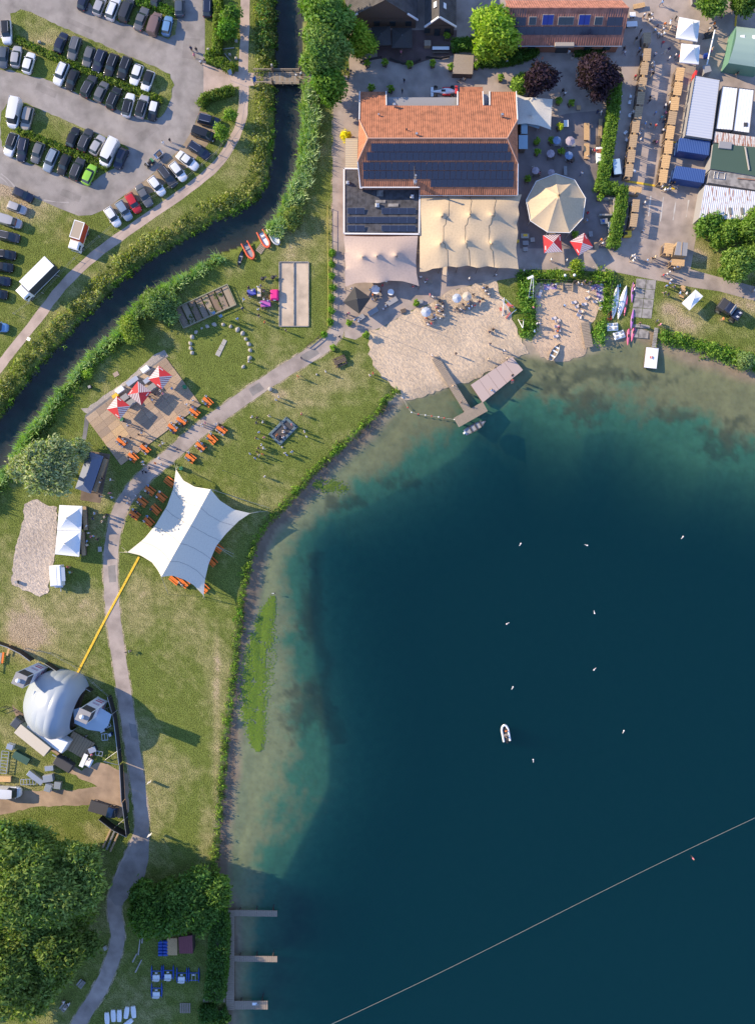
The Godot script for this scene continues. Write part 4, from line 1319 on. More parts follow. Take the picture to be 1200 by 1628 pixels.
		part(t, "roof", ribbed(PackedVector2Array([Vector2(xl, zb), Vector2(xm, zb), Vector2(xm, zf), Vector2(xl, zf)]), fl, 0.35, 0.05, true, org), k[9])
		part(t, "roof", ribbed(PackedVector2Array([Vector2(xm, zb), Vector2(xr, zb), Vector2(xr, zf), Vector2(xm, zf)]), fr2, 0.35, 0.05, true, org), k[9])
		wb = MB.new()
		wb.prism(PackedVector2Array([Vector2(xl - xm + 0.3, -k[8]), Vector2(xr - xm - 0.3, -k[8]), Vector2(xr - xm - 0.3, -0.3), Vector2(xl - xm + 0.3, -0.3)]), -0.05, he)
		wb.face([V(xl - xm + 0.3, he - 0.1, -0.3), V(0, hr - 0.3, -0.3), V(xr - xm - 0.3, he - 0.1, -0.3)], V(0, 3, -5))
		part(t, "wall", wb, k[10])
		vb = MB.new()
		for s in [[xl, he], [xr, he]]:
			var a := V(0, hr + 0.05, 0); var b := V(s[0] - xm, s[1] + 0.05, 0)
			vb.box(a.lerp(b, 0.5 if k[0] == "farm_barn" else 0.84), V(0.24, 0.3, a.distance_to(b) * (1.0 if k[0] == "farm_barn" else 0.32)), Basis.looking_at(b - a, Vector3.FORWARD))
		part(t, "verge_board", vb, mats.white)
		for s in ([-4.5, -1.5, 1.5, 4.5] if k[0] == "farmhouse" else [-1.9, 0.0, 1.9]):
			part(t, "window" if s != 0.0 else "door", bx(V(1.1, 1.3 if s != 0.0 else 2.1, 0.15)), mats.car_glass, V(s, 1.5 if s != 0.0 else 1.05, -0.25))
		rb = MB.new()
		rb.tube(V(0, hr + 0.06, -k[8]), V(0, hr + 0.06, 0), 0.16, 0.16, 6)
		part(t, "ridge_tiles", rb, mats.charcoal)
		if k[0] == "farm_barn":
			for s in [-0.7, 1.1]:
				var o := part(t, "roof_window", bx(V(0.7, 0.08, 1.0)), mats.pvc_white, V(s, hr - absf(s) * (hr - he) / (xr - xm) + 0.12, -2.6))
				o.rotation.z = atan2(hr - he, xr - xm) * (1.0 if s < 0 else -1.0)
	# ---------------- sheds, containers and halls at the right
	var lg := paint(Color(0.56, 0.58, 0.62), 0.45, 0.2)
	box_shed("storage_shed", "long shed with pale grey corrugated roof beside the stalls", "shed", [1104.5, 120, 1143.7, 127, 1131, 222, 1088.5, 215.5], 3.2, mats.grey, lg, {"pitch": 0.5, "depth": 0.08, "along": 1, "trim": mats.charcoal, "group": "sheds at the right edge"})
	box_shed("storage_shed", "shed with white ribbed roof right of the pale grey shed", "shed", [1147.8, 137, 1172, 140, 1163.5, 207, 1137.5, 205], 3.0, mats.grey, mats.pvc_white, {"pitch": 0.5, "depth": 0.05, "trim": mats.charcoal, "group": "sheds at the right edge"})
	t = box_shed("storage_shed", "shed with white ribbed roof and small dark hatch", "shed", [1173.6, 140, 1198, 143, 1190.5, 211.5, 1165, 208], 3.0, mats.grey, mats.pvc_white, {"pitch": 0.5, "depth": 0.05, "trim": mats.charcoal, "group": "sheds at the right edge"})
	part(t, "hatch", bx(V(0.75, 0.15, 0.75), 0.04), mats.charcoal, P(1184.5, 198, 3.05) - t.position)
	var r1 := rusty("rust_heavy", Color(0.52, 0.50, 0.47), 0.45, 4)
	var r2 := rusty("rust_light", Color(0.56, 0.58, 0.62), 0.29, 6)
	box_shed("lean_to", "narrow lean-to with heavily rusted roof sheets", "shed", [1136, 209, 1215, 220, 1215, 238, 1134, 226], 3.0, mats.grey, r1, {"pitch": 0.3, "depth": 0.06, "group": "sheds at the right edge"})
	t = box_shed("green_workshop", "flat dark green felt roof with pale log on it", "building", [1133, 228, 1225, 236, 1225, 284, 1128, 268], 3.2, mats.grey, paint(Color(0.055, 0.10, 0.075), 0.85), {"pitch": 2.4, "depth": 0.02, "along": 1, "group": "sheds at the right edge"})
	part(t, "roof_beam", bx(V(0.25, 0.18, 4.4), 0.04), mats.stone, P(1187, 252, 3.35) - t.position, 0.17)
	part(t, "roof_hatch", bx(V(2.4, 0.25, 1.3), 0.05), mats.grey, P(1152, 231, 3.35) - t.position, -0.1)
	t = box_shed("grey_workshop", "flat weathered grey roof with metal frame on it", "building", [1128, 270, 1225, 283, 1225, 306, 1124, 290], 3.0, mats.grey, mats.concrete, {"pitch": 3.0, "depth": 0.02, "group": "sheds at the right edge"})
	var fm := MB.new()
	for k in [[-1, -0.6, 1, -0.6], [1, -0.6, 1, 0.6], [1, 0.6, -1, 0.6], [-1, 0.6, -1, -0.6], [-0.3, -0.6, -0.3, 0.6]]: fm.tube(V(k[0], 0, k[1]), V(k[2], 0, k[3]), 0.05, 0.05, 5)
	part(t, "roof_frame", fm, mats.steel, P(1143, 279, 3.1) - t.position, -0.12)
	part(t, "roof_pipe", bx(V(3.8, 0.1, 0.2)), paint(Color(0.3, 0.16, 0.1), 0.8), P(1188, 285, 3.1) - t.position, -0.1)
	t = box_shed("rusty_hall", "hall with silver corrugated roof streaked with rust", "building", [1120, 294, 1225, 308, 1222, 352, 1111, 346], 3.6, mats.grey, r2, {"pitch": 0.36, "depth": 0.07, "rise": 0.0, "group": "sheds at the right edge"})
	for x in [1160, 1179, 1197]: part(t, "roof_light", bx(V(0.5, 0.06, 1.2)), paint(Color(0.22, 0.21, 0.18), 0.5), P(x, 335, 3.72) - t.position, 0.1)
	t = box_shed("green_hall", "light green round-roofed hall in the upper right corner", "building", [1169, 42, 1222, 48, 1210, 108, 1157, 100], 3.4, paint(Color(0.12, 0.26, 0.19), 0.6), paint(Color(0.30, 0.41, 0.35), 0.6), {"pitch": 1.2, "depth": 0.04, "along": 1, "rise": 1.3})
	for x in [1180, 1199]: part(t, "roof_light", bx(V(0.8, 0.06, 1.1)), mats.pvc_white, P(x, 60.5, 4.62) - t.position, 0.1)
	var cbl := paint(Color(0.035, 0.085, 0.26), 0.55)
	for k in [[[1080, 219, 1128.5, 225, 1126, 247, 1076.7, 239.5], "blue shipping container, upper of the two beside the stalls"], [[1074, 263.5, 1121.5, 270, 1118, 291, 1069, 283], "blue shipping container, lower of the two beside the stalls"]]:
		var q: Array = k[0]
		t = box_shed("shipping_container", k[1], "container", q, 2.6, cbl, cbl, {"pitch": 0.32, "depth": 0.06, "along": 0, "group": "blue shipping containers"})
		var a := P(q[6], q[7], 2.6) - t.position; var b := P(q[4], q[5], 2.6) - t.position
		var rib := MB.new()
		for i in 17:
			var p := a.lerp(b, (i + 0.5) / 17.0)
			rib.box(V(p.x, 1.3, p.z), V(0.16, 2.4, 0.1), Basis(Vector3.UP, -atan2(b.z - a.z, b.x - a.x)))
		part(t, "side_ribs", rib, cbl)
		var door := MB.new()
		var c := P(q[2], q[3], 2.6) - t.position
		for s in [0.27, 0.73]:
			var p := b.lerp(c, s)
			door.box(V(p.x + 0.03, 1.25, p.z), V(0.05, 2.3, 1.05), Basis(Vector3.UP, -atan2(c.z - b.z, c.x - b.x) + PI / 2))
		part(t, "door", door, paint(Color(0.015, 0.06, 0.3), 0.5))
	# ---------------- bridge over the canal
	var bo := P(448, 125, 0)
	t = thing("footbridge", "timber plank footbridge with railings across the canal", "bridge", bo)
	var L0 := P(404, 125, 0).x - bo.x; var L1 := P(496, 125, 0).x - bo.x
	var nb := 46
	for i in nb:
		var x := lerpf(L0, L1, (i + 0.5) / nb)
		part(t, "plank", plank_mesh((L1 - L0) / nb - 0.03, 0.06, 2.3, i % 3), mats.old_timber if i % 4 else mats.concrete, V(x, 0.22 + 0.01 * sin(i * 1.7), 0))
	for s in [-1.2, 1.2]:
		var rbm := MB.new()
		rbm.box(V((L0 + L1) * 0.5, 1.2, s), V(L1 - L0, 0.08, 0.14))
		rbm.box(V((L0 + L1) * 0.5, 0.75, s), V(L1 - L0, 0.06, 0.08))
		part(t, "railing", rbm, mats.old_timber)
		for i in 7: part(t, "post", bx(V(0.14, 1.35, 0.14), 0.02), mats.old_timber, V(lerpf(L0 + 0.1, L1 - 0.1, i / 6.0), 0.55, s))
	for s in [-0.7, 0.7]: part(t, "beam", bx(V(L1 - L0 - 0.2, 0.3, 0.25)), mats.dark_timber, V((L0 + L1) * 0.5, 0.03, s))
	for x in [-1.6, 3.6]:
		for s in [-1.2, 1.2]: part(t, "pile", bx(V(0.3, 3.6, 0.3), 0.04), mats.dark_timber, V(x, 0.0, s))
	part(t, "gate_post", bx(V(0.35, 2.2, 0.35), 0.06), mats.stone, P(434, 112, 0) - bo + V(0, 1.0, 0))

func plank_mesh(w: float, h: float, l: float, v: int) -> ArrayMesh:
	var k := "plank_%.3f_%.3f_%.3f_%d" % [w, h, l, v]
	if not meshes.has(k):
		var b := MB.new()
		b.cbox(V(0, 0, 0), V(w * (1.0 - 0.05 * v), h, l * (1.0 + 0.012 * v)), minf(h, w) * 0.15)
		meshes[k] = b.mesh()
	return meshes[k]
# ================================================================ tents, awnings and parasols
func along(line: Array, t: float) -> Vector3:
	# a point at share t of a polyline of x,y,h triples (plan units, height in metres)
	var n := line.size() / 3
	var tot := 0.0
	var ls := []
	for i in n - 1:
		var d := Vector2(line[i * 3 + 3] - line[i * 3], line[i * 3 + 4] - line[i * 3 + 1]).length()
		ls.append(d); tot += d
	var s := t * tot
	for i in n - 1:
		if s <= ls[i] or i == n - 2:
			var k: float = clampf(s / maxf(ls[i], 0.001), 0, 1)
			return V(line[i * 3], line[i * 3 + 1], line[i * 3 + 2]).lerp(V(line[i * 3 + 3], line[i * 3 + 4], line[i * 3 + 5]), k)
		s -= ls[i]
	return Vector3.ZERO

func membrane(top: Array, bottom: Array, left: Array, right: Array, pins: Array, nu: int, nv: int, org: Vector3) -> Array:
	# stretched cloth between four edges, held up at pins x,y,h
	var g := []
	for j in nv:
		var v := float(j) / (nv - 1)
		for i in nu:
			var u := float(i) / (nu - 1)
			var a := along(top, u); var b := along(bottom, u); var c := along(left, v); var d := along(right, v)
			var p := a * (1 - v) + b * v + c * (1 - u) + d * u
			p -= along(top, 0) * (1 - u) * (1 - v) + along(top, 1) * u * (1 - v) + along(bottom, 0) * (1 - u) * v + along(bottom, 1) * u * v
			g.append(p)
	var fixed := {}
	for k in range(0, pins.size(), 3):
		var best := 1e9; var at := 0
		for i in g.size():
			var d := Vector2(g[i].x - pins[k], g[i].y - pins[k + 1]).length()
			if d < best:
				best = d; at = i
		fixed[at] = pins[k + 2]
		g[at] = V(pins[k], pins[k + 1], pins[k + 2])
	for it in 260:
		for j in range(1, nv - 1):
			for i in range(1, nu - 1):
				var k := j * nu + i
				if fixed.has(k): continue
				g[k].z = (g[k - 1].z + g[k + 1].z + g[k - nu].z + g[k + nu].z) * 0.25
	var o := []
	for p in g: o.append(P(p.x, p.y, p.z) - org)
	return o

func pole(t: Node3D, called: String, a: Vector3, b: Vector3, r: float, m: Material):
	var q := MB.new()
	q.tube(a, b, r, r, 6)
	part(t, called, q, m)

func seam(pts: Array, m: MB, r := 0.03):
	for i in pts.size() - 1: m.tube(pts[i] + V(0, 0.03, 0), pts[i + 1] + V(0, 0.03, 0), r, r, 4)

func build_tents():
	var cloth := mk("cloth", Color(1, 1, 1), 0.75)
	cloth.vertex_color_use_as_albedo = true
	grain(cloth, T.fine, 0.6)
	# ---- white ridge tent on the lawn
	var o := P(300, 850)
	var t := thing("stretch_tent", "large white ridge tent with curved edges on the lawn", "tent", o)
	var ridge := [335, 778, 6.6, 310, 824, 6.1, 284, 869, 6.1, 257, 917, 6.6]
	for k in [[[280, 746, 3.6, 292, 764, 3.9, 310, 774, 4.7, 335, 778, 6.6], [203, 878, 3.2, 224, 883, 3.5, 242, 894, 4.4, 251, 906, 5.4, 257, 917, 6.6], [280, 746, 3.6, 276, 776, 3.4, 266, 804, 3.3, 248, 834, 3.3, 230, 856, 3.2, 203, 878, 3.2], ridge],
			[[335, 778, 6.6, 350, 796, 5.0, 372, 810, 3.8, 398, 816, 3.2], [257, 917, 6.6, 274, 915, 5.4, 292, 921, 4.3, 308, 930, 3.6, 324, 947, 3.0], ridge, [398, 816, 3.2, 380, 828, 3.2, 360, 848, 3.2, 344, 868, 3.2, 332, 896, 3.1, 326, 922, 3.0, 324, 947, 3.0]]]:
		var b := MB.new()
		var wp := membrane(k[0], k[1], k[2], k[3], [], 22, 30, o)
		b.grid(wp, 22, 30)
		var ws := MB.new()
		for v in [6, 12, 18, 24]: seam(wp.slice(v * 22, v * 22 + 22), ws, 0.025)
		part(t, "seam", ws, mats.grey)
		part(t, "canopy", b, mats.canvas_white)
	for k in [[335, 778, 6.6], [257, 917, 6.6]]: pole(t, "pole", P(k[0], k[1], k[2]) - o, V((P(k[0], k[1], k[2]) - o).x, 0, (P(k[0], k[1], k[2]) - o).z), 0.09, mats.steel)
	for k in [[280, 746, 3.6, 282, 738, 276, 733], [203, 878, 3.2, 190, 878, 194, 870], [398, 816, 3.2, 416, 812, 426, 812], [324, 947, 3.0, 322, 952, 326, 953]]:
		var a := P(k[0], k[1], k[2]) - o
		var g := P(k[3], k[4], 0) - o
		pole(t, "pole", a, g.lerp(V(a.x, 0, a.z), 0.4), 0.07, paint(Color(0.6, 0.6, 0.45)))
		pole(t, "guy_rope", a, g, 0.025, mats.rope)
		pole(t, "guy_rope", a, P(k[5], k[6], 0) - o, 0.025, mats.rope)
	for k in [[344, 868, 3.2, 372, 881], [344, 868, 3.2, 370, 885], [335, 778, 6.6, 430, 808], [257, 917, 6.6, 268, 945]]: pole(t, "guy_rope", P(k[0], k[1], k[2]) - o, P(k[3], k[4], 0) - o, 0.03, mats.rope)
	# ---- beige stretch tent with peaks
	o = P(745, 370)
	t = thing("stretch_tent", "large beige stretch tent with six peaks beside the orange roof", "tent", o)
	var bt := [667, 432, 2.8, 676, 432, 2.8, 688, 427, 3.1, 699, 426, 3.4, 713, 423, 3.1, 727, 425, 3.3, 743, 422, 3.0, 759, 426, 3.4, 775, 423, 3.0, 791, 426, 3.4, 808, 426, 2.9, 824, 428, 2.7]
	var gp := membrane([669, 312, 3.4, 700, 313, 3.3, 720, 311, 3.5, 743, 313, 3.3, 790, 312, 3.3, 829, 309, 3.4], bt, [669, 312, 3.4, 667, 370, 3.0, 667, 432, 2.8], [829, 309, 3.4, 823, 328, 3.1, 825, 341, 3.4, 821, 356, 3.0, 823, 369, 3.4, 820, 395, 2.9, 824, 428, 2.7], [703, 343, 5.6, 747, 340, 5.8, 700, 387, 5.5, 742, 383, 5.7, 784, 342, 5.6, 782, 387, 5.5], 46, 36, o)
	var b := MB.new()
	b.grid(gp, 46, 36)
	part(t, "canopy", b, mats.canvas_beige)
	var sm := MB.new()
	for u in [12, 22, 33]:
		var ln := []
		for j in 36: ln.append(gp[j * 46 + u + int(round(1.2 * sin(j * 0.25)))])
		seam(ln, sm)
	part(t, "seam", sm, paint(Color(0.06, 0.05, 0.04), 0.9))
	for k in [[703, 343, 5.6], [747, 340, 5.8], [700, 387, 5.5], [742, 383, 5.7], [784, 342, 5.6], [782, 387, 5.5], [699, 426, 3.4], [727, 425, 3.3], [759, 426, 3.4], [791, 426, 3.4], [825, 341, 3.4], [823, 369, 3.4]]:
		var a := P(k[0], k[1], k[2]) - o
		pole(t, "pole", a + V(0, 0.1, 0), V(a.x, 0, a.z), 0.06, mats.dark_timber)
	# ---- pink beige stretch tent
	o = P(605, 412)
	t = thing("stretch_tent", "pinkish beige stretch tent with three peaks below the flat roof", "tent", o)
	gp = membrane([546, 375, 3.0, 580, 376, 3.1, 620, 376, 3.0, 664, 375, 3.1], [549, 456, 2.2, 565, 450, 2.5, 580, 449, 2.7, 602, 450, 3.3, 618, 446, 2.8, 640, 447, 2.7, 655, 451, 2.5, 666, 455, 2.2], [546, 375, 3.0, 549, 400, 2.7, 547, 402, 3.0, 550, 425, 2.6, 548, 430, 2.9, 549, 456, 2.2], [664, 375, 3.1, 661, 415, 2.7, 662, 435, 2.6, 666, 455, 2.2], [576, 408, 5.0, 599, 407, 5.2, 631, 406, 5.3], 40, 30, o)
	b = MB.new()
	b.grid(gp, 40, 30)
	part(t, "canopy", b, mats.canvas_pink)
	for k in [[576, 408, 5.0], [599, 407, 5.2], [631, 406, 5.3], [602, 450, 3.3], [549, 456, 2.2], [666, 455, 2.2], [547, 402, 3.0]]:
		var a := P(k[0], k[1], k[2]) - o
		pole(t, "pole", a + V(0, 0.08, 0), V(a.x, 0, a.z), 0.06, mats.dark_timber)
	# ---- white awning sail on the terrace
	o = P(850, 180)
	t = thing("sail_awning", "white sail awning at the corner of the orange building", "awning", o)
	b = MB.new()
	b.grid(membrane([821, 150, 3.0, 835, 155, 2.9, 850, 155, 3.2, 878, 158, 2.4], [822, 198, 3.0, 835, 196, 2.9, 855, 199, 2.6, 875, 206, 2.3], [821, 150, 3.0, 822, 198, 3.0], [878, 158, 2.4, 876, 182, 2.6, 875, 206, 2.3], [845, 183, 3.9], 20, 20, o), 20, 20)
	part(t, "canopy", b, mats.canvas_white)
	for k in [[878, 158, 2.4], [875, 206, 2.3], [845, 183, 3.9], [823, 152, 3.0]]:
		var a := P(k[0], k[1], k[2]) - o
		pole(t, "pole", a, V(a.x, 0, a.z), 0.06, mats.steel)
	# ---- polygonal canopy on the terrace
	o = P(888, 318)
	t = thing("polygon_canopy", "nine-sided beige canopy with pointed top on the terrace", "tent", o)
	var cs := [852, 288, 883, 276, 913, 286, 930.5, 315, 926, 347, 905, 370, 870, 369, 842.5, 351, 836, 318]
	var ap := P(888, 310, 6.6) - o
	for i in 9:
		var a := P(cs[i * 2], cs[i * 2 + 1], 3.1) - o
		var j := (i + 1) % 9
		var c := P(cs[j * 2], cs[j * 2 + 1], 3.1) - o
		var pts := []
		for r in 9:
			for k in 7:
				var s := r / 8.0
				var e := a.lerp(c, k / 6.0)
				var p := ap.lerp(e, s)
				p.y -= 0.55 * sin(PI * s) * 0.8 + 0.22 * sin(PI * k / 6.0) * s
				pts.append(p)
		b = MB.new()
		b.grid(pts, 7, 9)
		part(t, "canopy_panel", b, mats.canvas_beige)
		pole(t, "pole", a, V(a.x, 0, a.z), 0.07, mats.steel)
		var rm := MB.new()
		rm.tube(a, c, 0.06, 0.06, 5)
		part(t, "rim", rm, mats.pvc_white)
	pole(t, "mast", ap + V(0, 0.3, 0), V(ap.x, 0, ap.z), 0.1, mats.dark_timber)
	# ---- square parasols
	var rs := [[878, 387, 14, 0.08, [2, 1, 3, 1], "red and white striped square parasol right of the beige tent", "red terrace parasols"], [924, 388, 13.2, 0.55, [2, 1, 3, 1], "red and white striped square parasol, turned corner-up by the hedge", "red terrace parasols"],
		[188.7, 648, 13.2, 0.92, [3, 1, 2, 1], "red and white parasol on the deck, nearest the willow", "red parasols on the deck"], [222, 625, 13.5, 0.92, [1, 2, 1, 2], "red and white parasol on the deck, middle one", "red parasols on the deck"], [255, 600, 13.5, 0.92, [3, 1, 2, 1], "red and white parasol on the deck, furthest up", "red parasols on the deck"]]
	for k in rs: square_parasol(k[0], k[1], k[2], k[3], k[4], k[5], k[6], 2.6)
	var bk := Color(0.05, 0.048, 0.05)
	square_parasol(567.5, 477, 15.5, 0.95, [bk, bk, bk, bk], "large black square parasol at the pink tent's corner", "black parasols", 2.8)
	square_parasol(606, 57, 15, 0.05, [bk, bk, bk, bk], "black square parasol in front of the farmhouse, left one", "black parasols", 2.6)
	square_parasol(639, 60, 16, 0.0, [bk, bk, bk, bk], "black square parasol in front of the farmhouse, right one", "black parasols", 2.6)
	# ---- round parasols
	var blue := Color(0.20, 0.30, 0.50); var mv := Color(0.42, 0.36, 0.42); var pb := Color(0.50, 0.56, 0.66); var cr := Color(0.62, 0.54, 0.44)
	for k in [[677, 496, 8, pb, "pale blue parasol on the beach beside potted plants"], [726, 474, 7.5, pb, "pale blue parasol on the beach, beside a cream one"], [742, 471, 7.5, cr, "cream parasol on the beach beside a pale blue one"], [885, 223, 6.5, blue, "blue parasol on the terrace under the white awning"], [906, 224, 7.5, mv, "mauve parasol on the terrace beside the long tables"], [875, 244, 6.5, mv, "mauve parasol over a round terrace table near the steps"], [904, 247, 6.5, blue, "blue parasol on the terrace by a red stool"], [851, 271, 6, mv, "mauve parasol over a table by the orange building"], [876, 274, 5.5, mv, "mauve parasol half under the polygonal canopy"]]:
		round_parasol(k[0], k[1], k[2], k[3], k[4])
	# ---- pagoda tents
	pagoda("white pagoda tent at the head of the stalls, upper one", [1079.5, 27, 1112, 33, 1108, 66, 1074, 60], 2.3, 4.6)
	pagoda("white pagoda tent at the head of the stalls, lower one", [1083, 69, 1112, 72, 1110, 102, 1080, 99], 2.3, 4.3)
	pagoda("white event tent beside the sand pit, upper half", [95, 803, 131, 804.5, 129, 844, 91.5, 843], 2.4, 4.4)
	pagoda("white event tent beside the sand pit, lower half", [91.5, 843.5, 129, 844.5, 126, 885, 88, 881], 2.4, 4.4)
	# serving counters of the event tents
	for k in [[137, 824, 128, 806, "dark timber bar counter of the upper white event tent"], [134, 864, 0, 0, "dark timber bar counter of the lower white event tent"]]:
		var c := thing("bar_counter", k[4], "counter", P(k[0], k[1]), 0.06)
		part(c, "front", bx(V(0.5, 1.0, 4.4), 0.03), mats.dark_timber, V(0.2, 0.5, 0))
		part(c, "top", bx(V(0.75, 0.06, 4.5), 0.015), mats.timber, V(0.2, 1.03, 0))
		part(c, "shelf", bx(V(0.5, 0.9, 4.0), 0.03), mats.black, V(-0.75, 0.45, 0))
	# gazebo with printed roof on the slipway lawn
	pagoda("white gazebo with grey printed roof on the slipway lawn", [1105, 460.5, 1117, 471, 1096, 493, 1083.5, 481.5], 2.3, 2.9)
	# small awning tents over the market back row
	var q := thing("kiosk", "kiosk with dark blue hipped roof beside the willow", "kiosk", P(150, 752), -0.33)
	kiosk_roof(q)

func kiosk_roof(t: Node3D):
	var b := MB.new()
	var w := 1.55; var l := 3.7
	var e := [V(-w, 2.5, -l), V(w, 2.5, -l), V(w, 2.5, l), V(-w, 2.5, l)]
	var r0 := V(0, 3.5, -l + 1.3); var r1 := V(0, 3.5, l - 1.3)
	b.face([e[0], e[1], r0], Vector3.ZERO)
	b.face([e[2], e[3], r1], Vector3.ZERO)
	b.face([e[1], e[2], r1, r0], Vector3.ZERO)
	b.face([e[3], e[0], r0, r1], Vector3.ZERO)
	part(t, "roof", b, paint(Color(0.11, 0.14, 0.22), 0.55))
	part(t, "wall", bx(V(2.2, 2.4, 6.4)), mats.dark_timber, V(-0.3, 1.2, 0))
	part(t, "counter", bx(V(0.7, 1.05, 6.6), 0.03), mats.timber, V(1.5, 0.52, 0))
	for s in [-1, 1]: part(t, "post", bx(V(0.12, 2.5, 0.12)), mats.dark_timber, V(1.45, 1.25, 3.5 * s))

func stripes(b: MB, a: Vector3, c: Vector3, d: Vector3, n: int, c0: Color, c1: Color):
	# a triangle with apex a and edge c-d, striped parallel to its side a-c
	for i in n * 2:
		b.col = c0 if i % 2 == 0 else c1
		var s0 := (floorf(i / 2.0) + (0.0 if i % 2 == 0 else 0.6)) / n
		var s1 := (floorf(i / 2.0) + (0.6 if i % 2 == 0 else 1.0)) / n
		b.face([c.lerp(d, s0), a.lerp(d, s0), a.lerp(d, s1)], a - V(0, 9, 0))
		if s1 < 0.999: b.face([c.lerp(d, s0), a.lerp(d, s1), c.lerp(d, s1)], a - V(0, 9, 0))

func square_parasol(x: float, y: float, r: float, turn: float, faces: Array, label: String, group: String, h: float):
	var o := P(x, y, h)
	var s := r * M * (CAMH - h) / CAMH
	var t := thing("square_parasol", label, "parasol", V(o.x, 0, o.z), turn, group)
	var red := Color(0.62, 0.035, 0.04); var wh := Color(0.72, 0.68, 0.68); var wine := Color(0.22, 0.02, 0.05)
	var b := MB.new()
	b.tint = true
	var ap := V(0, h + s * 0.42, 0)
	var cn := [V(-s, h, -s), V(s, h, -s), V(s, h, s), V(-s, h, s)]
	for i in 4:
		var a: Vector3 = cn[i]; var d: Vector3 = cn[(i + 1) % 4]
		var k = faces[i]
		if k is Color:
			b.col = k
			b.face([ap, a, d], Vector3.ZERO)
		elif k == 1:
			b.col = red
			b.face([ap, a, d], Vector3.ZERO)
			# white lettering band
			var m := (a + d) * 0.5
			b.col = wh
			var up := (ap - m)
			m = a.lerp(d, 0.27)
			var q := [m.lerp(a, 0.45) + up * 0.1, m.lerp(d, 0.16) + up * 0.1, m.lerp(d, 0.16) + up * 0.2, m.lerp(a, 0.45) + up * 0.2]
			var nn: Vector3 = (q[2] - q[0]).cross(q[1] - q[0]).normalized()
			if nn.y < 0: nn = -nn
			for z in 4: q[z] += nn * 0.02
			b.face(q, Vector3.ZERO)
		elif k == 2: stripes(b, ap, a, d, 7, wh, wine)
		else: stripes(b, ap, a, d, 7, wh, Color(0.6, 0.25, 0.25))
	# valance
	for i in 4:
		var a: Vector3 = cn[i]; var d: Vector3 = cn[(i + 1) % 4]
		b.col = faces[i] if faces[i] is Color else (red if faces[i] == 1 else wh)
		b.face([a, d, d - V(0, 0.22, 0), a - V(0, 0.22, 0)], Vector3.ZERO)
	part(t, "canopy", b, mats.cloth)
	pole(t, "pole", V(0, 0, 0), ap + V(0, 0.12, 0), 0.04, mats.steel)
	part(t, "base", bx(V(0.8, 0.1, 0.8), 0.03), mats.grey, V(0, 0.06, 0))
	var rb := MB.new()
	for c in cn: rb.tube(V(0, h + 0.1, 0), c - V(0, 0.04, 0), 0.02, 0.02, 4)
	part(t, "ribs", rb, mats.steel)

func round_parasol(x: float, y: float, r: float, c: Color, label: String):
	var h := 2.1
	var o := P(x, y, h)
	var t := thing("round_parasol", label, "parasol", V(o.x, 0, o.z), x, "round parasols")
	var s := r * M
	var b := MB.new()
	b.tint = true
	var ap := V(0, h + s * 0.42, 0)
	for i in 8:
		var a0 := TAU * i / 8.0; var a1 := TAU * (i + 1) / 8.0
		var p := V(cos(a0) * s, h, sin(a0) * s); var q := V(cos(a1) * s, h, sin(a1) * s)
		b.col = c * (0.93 if i % 2 else 1.05)
		b.face([ap, p, q], Vector3.ZERO)
		b.face([p, q, q - V(0, 0.12, 0), p - V(0, 0.12, 0)], Vector3.ZERO)
	part(t, "canopy", b, mats.cloth)
	pole(t, "pole", Vector3.ZERO, ap + V(0, 0.1, 0), 0.025, mats.steel)
	part(t, "base", bx(V(0.5, 0.1, 0.5), 0.03), mats.grey, V(0, 0.06, 0))

func pagoda(label: String, q: Array, h: float, ha: float):
	var c := []
	for i in 4: c.append(P(q[i * 2], q[i * 2 + 1], h))
	var o: Vector3 = (c[0] + c[1] + c[2] + c[3]) * 0.25
	o.y = 0
	var t := thing("pagoda_tent", label, "tent", o, 0, "pagoda tents")
	var ap := V(0, ha, 0)
	var b := MB.new()
	for i in 4:
		var a: Vector3 = c[i] - o; var d: Vector3 = c[(i + 1) % 4] - o
		var pts := []
		for r in 9:
			for k in 7:
				var s := r / 8.0
				var p := ap.lerp(a.lerp(d, k / 6.0), s)
				p.y = h + (ha - h) * pow(1.0 - s, 1.9)
				pts.append(p)
		b.grid(pts, 7, 9)
		b.face([a, d, d - V(0, 0.3, 0), a - V(0, 0.3, 0)], Vector3.ZERO)
	part(t, "canopy", b, mats.pvc_white)
	for p in c: pole(t, "leg", p - o, V(p.x - o.x, 0, p.z - o.z), 0.035, mats.steel)
	pole(t, "finial", ap - V(0, 0.1, 0), ap + V(0, 0.2, 0), 0.04, mats.steel)
# ================================================================ vehicles
# kind: length, width, height, windscreen foot, roof start, roof end, rear glass foot (shares of the length from the front), bonnet height, boot height
const KINDS := {"hatch": [4.1, 1.76, 1.48, 0.24, 0.41, 0.84, 0.965, 0.92, 0.95], "suv": [4.55, 1.85, 1.68, 0.24, 0.38, 0.87, 0.975, 1.05, 1.08], "sedan": [4.65, 1.82, 1.45, 0.26, 0.42, 0.68, 0.83, 0.92, 0.98], "estate": [4.65, 1.82, 1.5, 0.25, 0.40, 0.88, 0.975, 0.92, 0.98], "mpv": [4.7, 1.88, 1.85, 0.16, 0.31, 0.92, 0.985, 1.05, 1.1], "van": [5.4, 2.02, 2.3, 0.11, 0.23, 0.985, 1.0, 1.15, 1.2], "mini": [3.75, 1.7, 1.42, 0.25, 0.40, 0.86, 0.965, 0.9, 0.95], "small_van": [4.5, 1.85, 1.9, 0.17, 0.31, 0.97, 0.995, 1.05, 1.1]}

